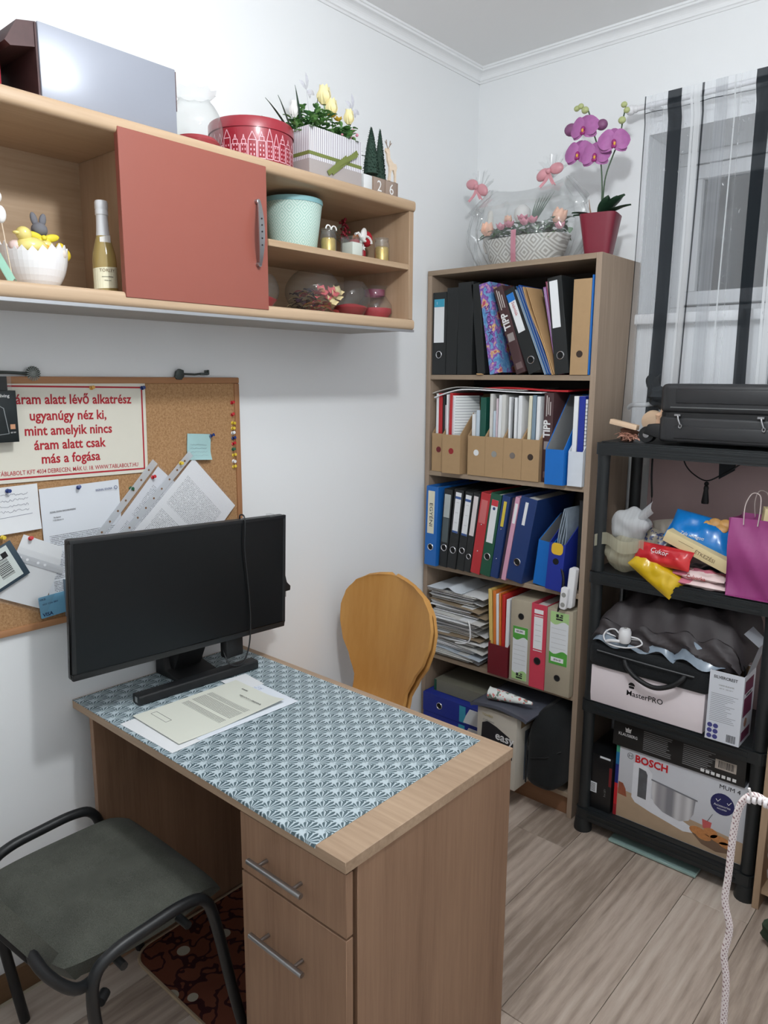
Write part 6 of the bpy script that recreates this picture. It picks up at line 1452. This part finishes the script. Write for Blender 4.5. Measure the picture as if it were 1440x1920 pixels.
t = bagthing('snack_bag', 'dark blue and grey patterned bag behind the red sweets bag', .12, .13, .05, (.925, -.268, 1.035), (R(75), R(20), 0), twotone('seed_mix', C(46, 56, 96), C(138, 130, 116), 60, .48), 11)
t = bagthing('snack_bag', 'clear crinkled bag at the back between plastic bag and cream box', .11, .14, .05, (.945, -.19, 1.06), (R(80), R(-10), 0), plain('clear_crinkle', C(146, 138, 128), .3, var=.4, vs_=25), 13)
cb_ = thing('cream_carton', 'long cream carton tilted down to the right on the second tier', 'carton', (1.080, -.262, 1.068), (0, R(21), 0))
B().box(-.105, .105, -.075, .075, -.0185, .0185).obj('carton', plain('cream_card', C(222, 204, 158), .6, var=.04), cb_, bevel=.001)
text('ÉTKEZÉSI', .016, plain('brown_ink', C(120, 96, 70), .6), cb_, at(FACE_Y, .03, -.0756, -.002)); B().box(-.06, -.01, -.0756, -.075, .004, .005).obj('print_line', plain('brown_ink', C(120, 96, 70), .6), cb_)
bb_ = bagthing('biscuit_bag', 'bright blue biscuit bag with a golden picture lying on the cream carton', .20, .115, .05, (1.068, -.262, 1.117), (R(48), R(10), 0), gloss('bright_blue_foil', 24, 122, 200), 17, 'biscuit bag')
q = B()
for c in ((.010, .018), (.035, .0), (.030, .034), (.055, .02), (.06, .04)): q.ball((c[0], c[1], .018), (.020, .017, .008))
q.obj('biscuit_picture', plain('golden_biscuit', C(206, 156, 92), .5, var=.3, vs_=60), bb_, smooth=True); text('Zala felvágott', .017, M_whiteink, bb_, at(Matrix(), -.012, -.036, .0235), sx=.8)
for i, (z, l) in enumerate(((Z2+.014, 'lower pink and white wafer packet on the second tier'), (Z2+.038, 'upper pink and white wafer packet on the second tier'))):
    t = bagthing('wafer_packet', l, .165, .075, .027, (1.105-.012*i, -.318, z), (R(4), R(1.5), R(2-3*i)), twotone('pink_wrapper%d' % i, C(206, 120, 140), C(232, 208, 206), 16), 30+i, 'packet')
text('Cukorka', .018, M_redink, t, at(FACE_Y, .0, -.0372, .0), sx=.9)
tag(pillow(.15, .09, .045, 40).obj('dark_packet', gloss('dark_teal_foil', 26, 44, 62), smooth=True, loc=(1.075, -.235, Z2+.026)), 'dark blue packet under the cream carton', 'packet')
mg = thing('paper_gift_bag', 'magenta paper gift bag with string handle at the right of the second tier', 'gift bag', (1.262, -.290, Z2+.001))
M_mag = plain('magenta_paper', C(150, 62, 122), .55, var=.10, vs_=14, bmp=.3, bs=26)
def mb(side):
    def fn(u, v):
        z = .232*v; dent = .010*math.sin(7*v+3*u)+.006*abs(math.sin(9*u+6*v))
        if side == 0: return (-.080+.17*u-.010*v, -.072+dent+.010*v, z)
        if side == 1: return (.090+.004*math.sin(9*v)-.008*v, -.072+.144*u+(.01-.02*u)*v, z)
        if side == 2: return (.090-.17*u-.008*v+.0*u, .072-dent-.010*v, z)
        return (-.080-.012*math.sin(PI*u)*v*-1-.010*v, .072-.144*u-(.01-.02*u)*v, z)
    return fn
q = B()
for s in range(4): q.grid(mb(s), 14, 16)
q.box(-.080, .09, -.072, .072, 0, .002); q.obj('paper_wall', M_mag, mg, smooth=True)
for y in (-.06, .06): B().tube(spline([(-.05, y, .215), (-.053, y*.8, .27), (-.04, y*.6, .305), (-.018, y*.6, .30), (-.012, y*.8, .26), (-.012, y, .215)], 6), .0016, 6).obj('string_handle', plain('pale_string', C(196, 180, 176), .7), mg, smooth=True)
tag(B().box(-.04, .04, -.03, .03, 0, .255).obj('cream_card_box', plain('cream_card', C(222, 204, 158), .6), bevel=.001, loc=(1.262, -.27, Z2+.004), rot=(0, R(5), R(20))), 'cream card box sticking out of the magenta gift bag', 'box')
# --- third tier
wb = thing('pan_carton', 'white lettered carton with a dark laptop bag on it, third tier', 'carton', (0, 0, Z3+.001))
B().box(.769, 1.150, -.356, -.075, 0, .130).obj('carton', plain('white_carton', C(236, 226, 230), .5, var=.02), wb, bevel=.0015)
text('MasterPRO', .026, M_ink, wb, at(FACE_Y, .962, -.3565, .064), bold=.0002); q = B(); q.prism(rrect(.908, .926, .082, .090, .003), 'y', -.3565, -.356).prism(arc(.917, .092, .011, 0, PI, 8), 'y', -.3565, -.356); q.obj('chef_hat_logo', M_ink, wb)
M_lap = fabric('laptop_nylon', C(22, 24, 26), C(38, 40, 42), 600)
lp = thing('laptop_bag', 'black laptop bag with a curved handle lying on the white carton', 'laptop bag', (0, 0, Z3+.132))
B().prism(rrect(.757, 1.172, -.372, -.09, .04, 5), 'z', 0, .080).obj('body', M_lap, lp, bevel=.018, seg=4)
B().tube(spline([(.80, -.378, .062), (.90, -.382, .060), (1.00, -.383, .058), (1.12, -.379, .055)], 4), .0022, 6).obj('zip_line', plain('grey_zip', C(90, 92, 94), .5), lp, smooth=True)
B().tube(spline([(.895, -.372, .05), (.91, -.385, .030), (.95, -.392, .005), (1.005, -.393, -.008), (1.055, -.390, .010), (1.082, -.384, .035), (1.09, -.372, .05)], 6), .008, 9).obj('handle', M_blackm, lp, smooth=True)
def gar(u, v):
    x = .768+.475*u; y = -.335+.235*v; e = min(1, 6*u, 6*(1-u))**.5*min(1, 5*v+.25)**.5
    return (x, y, .018+(.118+.05*v)*e+.016*math.sin(11*u+6*v+2*math.sin(5*u))+.010*math.sin(23*u-9*v)+.006*math.sin(41*u+13*v))
gb = thing('garment_bag', 'folded dark brown garment bag with pale film on the laptop bag', 'garment bag', (0, 0, Z3+.214))
B().grid(gar, 40, 18).grid(lambda u, v: (.768+.475*u, -.335+.016*math.sin(9*u+2+3*v)*(1-v)-.018*math.sin(PI*v)+.008*math.sin(27*u+9*v), .004+v*(gar(u, 0)[2]-.004)), 40, 8).box(.78, 1.23, -.32, -.11, 0, .012).obj('cloth', plain('dark_brown_cloth', C(60, 55, 57), .6, var=.35, vs_=12, bmp=1.0, bs=14), gb, smooth=True)
q = B()
for x0, x1, sd in ((.775, .93, 0), (.90, 1.05, 2), (1.03, 1.20, 5)): q.grid(lambda u, v: (x0+(x1-x0)*u, -.362-.012*math.sin(5*u+sd)+.03*v, .006+.060*v*math.sin(PI*min(1, u*.9+.08))+.010*math.sin(9*u+sd)), 14, 6)
q.obj('clear_film', plain('pale_blue_film', C(136, 150, 164), .22, var=.45, vs_=22), gb, smooth=True)
lc = thing('lamp_cord', 'coiled white lamp cord with a round inline switch on the laptop bag', 'cord switch', (.888, -.368, Z3+.236))
B().lathe([(.0, -.026), (.016, -.025), (.020, -.018), (.020, .012), (.016, .022), (.006, .024), (.0, .024)], (0, 0, .028), 22).obj('switch', M_white, lc, smooth=True); B().lathe([(.005, .023), (.005, .026)], (0, 0, .028), 12).obj('button', K_grey, lc)
loop = [(-.02, 0, .03), (-.04, .008, .038), (-.062, .004, .030), (-.070, -.006, .012), (-.058, -.010, -.006), (-.03, -.012, -.012), (.01, -.012, -.009), (.045, -.010, .002), (.060, -.004, .014), (.045, .004, .024), (.02, .004, .026)]
B().tube(spline(loop, 6), .0026, 7).obj('cable', M_white, lc, smooth=True); B().tube(spline([(-.055, -.012, -.002), (-.04, -.014, .004), (-.01, -.013, .008)], 4), .0055, 8).obj('plug_sleeve', M_white, lc, smooth=True)
B().tube(spline([(-.068, .006, .02), (-.04, .010, .014), (0, .012, .014), (.05, .01, .02)], 5), .0026, 7).obj('cable', M_white, lc, smooth=True)
sv = thing('blender_carton', 'open white carton with burgundy sides at the right of the third tier', 'carton', (1.163, -.372, Z3+.001))
M_wc = plain('white_print_card', C(214, 218, 226), .5, var=.02); q = B(); cw2, cdp, chh = .099, .115, .222
q.box(0, cw2, 0, .002, 0, chh).box(0, cw2, cdp-.002, cdp, 0, chh).box(0, .002, .002, cdp-.002, 0, chh).box(cw2-.002, cw2, .002, cdp-.002, 0, chh).box(.002, cw2-.002, .002, cdp-.002, 0, .002); q.obj('carton', M_wc, sv)
B().add([(cw2, .01, chh), (cw2, cdp, chh), (cw2+.022, cdp, chh+.09), (cw2+.022, .03, chh+.09)], [(0, 1, 2, 3), (3, 2, 1, 0)]).add([(cw2+.022, .03, chh+.09), (cw2+.022, cdp, chh+.09), (cw2-.02, cdp, chh+.125), (cw2-.02, .02, chh+.125)], [(0, 1, 2, 3), (3, 2, 1, 0)]).obj('flap', M_wc, sv)
B().box(.002, .0026, .003, cdp-.003, .10, chh-.001).box(.0026, cw2-.003, cdp-.0030, cdp-.0022, .1, chh-.001).obj('inside_lining', plain('brown_board', C(128, 104, 80), .8), sv)
text('SILVERCREST', .0125, M_ink, sv, at(FACE_Y, .046, -.0004, .204), bold=.0002, sx=.95); text('HAND BLENDER', .006, K_grey, sv, at(FACE_Y, .05, -.0004, .180)); text('600 W · 220-240 V', .005, K_grey, sv, at(FACE_Y, .05, -.0004, .170))
q = B()
for i in range(16):
    z = .15-.0058*i; q.box(.008, .008+rnd.uniform(.04, .08), -.0004, 0, z, z+.0014)
q.obj('small_print', plain('small_print_grey', C(150, 152, 160), .6), sv)
q = B()
for i in range(3):
    for j in range(2): q.lathe([(.0075, -.0006), (.0075, 0)], (.012+.017*j, 0, .012+.0175*i), 14, axis='y')
q.obj('symbol_badges', plain('violet_blue_ink', C(70, 72, 136), .5), sv)
q = B(); xx = .062
while xx < .088: a = rnd.choice([.0008, .0014, .002]); q.box(xx, xx+a, -.0004, 0, .006, .030); xx += a+.0011
q.obj('barcode', M_ink, sv); M_burg = plain('burgundy_print', C(112, 48, 78), .5)
for a, b_ in ((.012, .042), (.09, .150), (.165, .205)): B().box(cw2, cw2+.0005, .012, cdp-.02, a, b_).obj('burgundy_panel', M_burg, sv)
B().lathe([(.014, 0), (.014, .0006)], (cw2, .045, .066), 16, axis='x').obj('food_picture', plain('food_print', C(150, 110, 96), .6, var=.5, vs_=60), sv); text('SILVERCREST', .010, M_ink, sv, at(FACE_X, cw2+.0006, .055, .157), sx=.9)
tag(B().tube(spline([(.03, .04, .10), (.035, .05, .22), (.05, .05, .245), (.075, .06, .235), (.08, .07, .20), (.06, .06, .17)], 6), .003, 7).obj('black_power_cord', M_blackm, smooth=True, loc=(1.163, -.372, Z3)), 'black cable coiled in the open white carton', 'cable')
# --- lowest tier
kb = thing('cookware_carton', 'flat black carton with white print on top of the mixer carton', 'carton', (.855, -.332, .3545))
B().box(0, .425, 0, .24, 0, .092).obj('carton', plain('black_card', C(26, 27, 28), .4, var=.1), kb, bevel=.001)
text('KLAUSBERG', .0145, M_whiteink, kb, at(FACE_Y, .052, -.0005, .046), sx=.85); q = B(); q.box(.043, .061, -.0005, 0, .057, .061).prism([(.043, .062), (.061, .062), (.063, .073), (.057, .068), (.052, .075), (.047, .068), (.041, .073)], 'y', -.0005, 0); q.obj('crown_logo', M_whiteink, kb)
q = B()
for cx in (.105, .235):
    for i in range(11):
        z = .078-.0065*i; q.box(cx, cx+rnd.uniform(.075, .10), -.0005, 0, z, z+.0022)
q.obj('text_block', plain('dim_white_print', C(130, 130, 132), .6), kb); B().box(.335, .398, -.0006, 0, .035, .066).obj('barcode_label', plain('barcode_buff', C(176, 166, 156), .6), kb)
q = B(); xx = .345
while xx < .390: a = rnd.choice([.001, .0016, .0024]); q.box(xx, xx+a, -.0009, -.0006, .040, .063); xx += a+.0014
q.obj('barcode', M_ink, kb); q = B()
for i in range(7): q.box(.293+.016*i, .304+.016*i, -.0006, 0, .008, .018)
q.obj('symbols', M_whiteink, kb)
bo_ = thing('mixer_carton', 'carton of a kitchen mixer with a printed mixer and pastries on the lowest tier', 'carton', (.868, -.325, Z4+.001))
BWd, BHt = .425, .261
B().box(0, BWd, 0, .24, 0, BHt).obj('carton', plain('pale_grey_card', C(200, 202, 208), .45, var=.03), bo_, bevel=.001)
def dec(name, m, poly, lay=1): B().prism(poly, 'y', -.0003*lay-.0001, -.0003*(lay-1)).obj(name, m, bo_)
dec('printed_table', plain('print_tan', C(176, 152, 126), .5, var=.1), [(.012, .002), (BWd-.002, .002), (BWd-.002, .075), (.3, .086), (.012, .105)])
for i, (c_, a, b_) in enumerate(((C(60, 150, 120), .235, .26), (C(30, 110, 160), .19, .235), (C(28, 40, 120), .12, .19), (C(190, 30, 40), .04, .12), (C(150, 24, 36), .0, .04))): B().box(0, .012, -.0004, 0, a, b_).obj('colour_band', plain('band_%d' % i, c_, .5), bo_)
text('BOSCH', .036, plain('bosch_red', C(196, 24, 34), .5), bo_, at(FACE_Y, .122, -.0008, .232), bold=.0012, sx=.95); text('MUM 4', .020, M_ink, bo_, at(FACE_Y, .370, -.0008, .238), sx=1.05)
q = B().tube([(.050+.0105*math.cos(2*PI*i/16), -.0004, .236+.0105*math.sin(2*PI*i/16)) for i in range(16)], .0009, 4, closed=True).box(.044, .046, -.0006, 0, .231, .241).box(.054, .056, -.0006, 0, .231, .241).box(.044, .056, -.0006, 0, .2352, .2368); q.obj('maker_mark', plain('mark_grey', C(110, 112, 116), .5), bo_)
dec('mixer_body', plain('print_white', C(222, 224, 230), .5), [(.062, .215), (.075, .222), (.112, .215), (.128, .20), (.128, .110), (.27, .062), (.27, .045), (.24, .038), (.13, .060), (.075, .075), (.062, .09)], 2)
dec('mixer_panel', plain('print_steel_dark', C(92, 94, 98), .4, var=.4, vs_=40), [(.082, .205), (.106, .200), (.112, .188), (.112, .098), (.082, .100)], 3)
bw2 = [(.128, .178), (.272, .160), (.268, .110), (.255, .082), (.225, .068), (.17, .078), (.14, .098), (.130, .130)]
def steelprint():
    m, nt, b_ = newmat('print_bowl_steel', .4, 0, .4); x_, y_, z_ = xyz(nt, coords(nt)); f = ((x_*60).m('SINE')*.5+.5)*.6+((x_*150+1).m('SINE')*.5+.5)*.4
    nt.links.new(ramp(nt, f, [(.2, C(132, 132, 138)), (.55, C(170, 168, 172)), (.85, C(208, 208, 210))]), b_.inputs['Base Color']); return m
dec('bowl_picture', steelprint(), bw2, 3); dec('bowl_rim', plain('print_steel_mid', C(120, 122, 128), .4), [(.126, .181), (.278, .163), (.278, .158), (.126, .176)], 4)
dec('badge', plain('badge_navy', C(36, 38, 92), .5), arc(.352, .180, .036, 0, 2*PI, 22)[:-1], 2); text('Accessories', .0105, M_whiteink, bo_, at(FACE_Y, .352, -.0010, .174)); text('INCLUDED', .006, M_whiteink, bo_, at(FACE_Y, .352, -.0010, .163))
q = B().tube([(.332, -.0008, .193), (.338, -.0008, .186), (.346, -.0008, .197)], .0012, 5).tube([(.366, -.0008, .190), (.370, -.0008, .184), (.378, -.0008, .196)], .0012, 5); q.obj('badge_sketch', M_whiteink, bo_)
dec('pastry_dish', plain('print_dish', C(116, 92, 74), .5), [(.262, .052), (.30, .020), (.345, .012), (.385, .022), (.402, .050), (.33, .062)], 2)
q = B()
for c, r_ in (((.285, .060), (.026, .014)), ((.325, .070), (.022, .016)), ((.355, .058), (.030, .013)), ((.305, .048), (.024, .012)), ((.375, .046), (.022, .010))): q.prism([(c[0]+r_[0]*math.cos(2*PI*i/14), c[1]+r_[1]*math.sin(2*PI*i/14)) for i in range(14)], 'y', -.0011-.0001*(c[0] > .3), -.0006)
q.obj('pastries', plain('print_pastry', C(190, 128, 76), .5, var=.35, vs_=110), bo_); dec('drink_glass', plain('print_pink_drink', C(196, 92, 92), .5), [(.300, .078), (.322, .076), (.326, .105), (.296, .107)], 2)
q = B().tube([(.312, -.0006, .105), (.326, -.0006, .135)], .0008, 4); q.obj('straw', M_ink, bo_); dec('bread_picture', plain('print_bread', C(150, 84, 60), .5, var=.4, vs_=60), [(.014, .085), (.045, .082), (.040, .11), (.03, .128), (.014, .13)], 2)
bk2 = thing('dark_carton', 'small black carton with white stickers at the left of the lowest tier', 'carton', (.757, -.335, Z4+.001))
B().box(0, .104, 0, .22, 0, .205).obj('carton', plain('glossy_black_card2', C(22, 23, 25), .3, var=.2), bk2, bevel=.0015); B().box(.018, .052, -.0006, 0, .060, .098).obj('sticker', M_lab, bk2)
q = B()
for i in range(8): q.box(.023, .047, -.0009, -.0006, .064+.004*i, .0655+.004*i)
q.obj('sticker_print', M_ink, bk2); B().box(.058, .096, -.0006, 0, .196, .203).obj('top_label', M_lab, bk2); text('3 x 1,5 l', .009, K_grey, bk2, at(UP_Y, .082, -.0004, .07)); B().box(.094, .1036, -.0005, 0, .10, .17).obj('red_stripe', plain('dark_red_print', C(120, 30, 36), .5), bk2)
# glass shelf slid under the rack
tag(B().box(.872, 1.168, -.356, -.16, .004, .013).obj('glass_plate', plain('green_edge_glass', C(150, 176, 170), .15, var=.05), bevel=.001, seg=1), 'greenish glass shelf plate lying on the floor under the rack', 'glass plate')
# ------------------------------------------------------------------ right edge of the picture
sdc = thing('side_cabinet', 'beech cabinet side at the right edge of the picture beside the rack', 'cabinet', (1.341, 0, 0))
B().box(0, .020, -.372, -.02, 0, .62).obj('side_panel', M_beechv, sdc, bevel=.001, seg=1); B().box(.55, .57, -.372, -.02, 0, .62).obj('side_panel', M_beechv, sdc, bevel=.001, seg=1)
B().box(0, .57, -.372, -.02, .62, .638).obj('top_panel', M_beech, sdc, bevel=.001, seg=1); B().box(.02, .55, -.03, -.02, .0, .62).obj('back_panel', plain('reddish_back', C(120, 80, 62), .7), sdc); B().box(.02, .55, -.36, -.03, .05, .066).obj('shelf', M_beech, sdc)
q = B(); lump(q, (0, 0, .10), (.075, .06, .09), 51, .3, 24, 16, 2.2); tag(q.obj('white_bag', plain('white_rose_film', C(226, 220, 224), .4, var=.1), smooth=True, loc=(1.452, -.400, .088)), 'white plastic bag bulging beside the beech cabinet side', 'plastic bag')
q = B(); lump(q, (0, 0, .05), (.06, .05, .05), 57, .25); tag(q.obj('green_bundle', plain('dark_green_cloth', C(48, 62, 46), .9, var=.3), smooth=True, loc=(1.466, -.500, .002)), 'dark green cloth bundle on the floor at the right edge', 'cloth')
def braid():
    m, nt, b_ = newmat('braided_cotton', .85, 0, .2); v = coords(nt); x_, y_, z_ = xyz(nt, v)
    f = ((z_*900).m('SINE')*((x_+y_)*1400).m('SINE')).gt(.5); nt.links.new(mixc(nt, f, C(226, 214, 212), C(150, 118, 120)), b_.inputs['Base Color']); return m
cdp_ = [(1.607, -1.75, .0045), (1.625, -1.75, .05), (1.628, -1.75, .35), (1.622, -1.75, .66), (1.619, -1.75, .793), (1.617, -1.75, .853), (1.612, -1.75, .888), (1.615, -1.75, .926), (1.607, -1.75, .959), (1.608, -1.75, .996), (1.609, -1.75, 1.053), (1.613, -1.75, 1.088), (1.622, -1.75, 1.105), (1.634, -1.75, 1.108), (1.648, -1.75, 1.098), (1.672, -1.745, 1.06), (1.70, -1.73, .9), (1.72, -1.72, .4), (1.74, -1.72, .0045)]
ic = thing('iron_cord', 'white and pink braided iron cord hanging in front of the rack at the right', 'cord')
B().tube(spline(cdp_, 8), .0041, 10).obj('braided_sleeve', braid(), ic, smooth=True)
q = B()
for i in range(5): q.lathe([(.0058, -.002), (.0062, 0), (.0058, .002)], (1.6225+.006*i, -1.75, 1.1055-.0015*abs(i-2)), 10, axis='x')
q.tube([(1.624, -1.752, 1.108), (1.622, -1.754, 1.117)], .0016, 5); q.obj('tie_wrap', plain('white_tie', C(232, 226, 226), .6), ic, smooth=True)
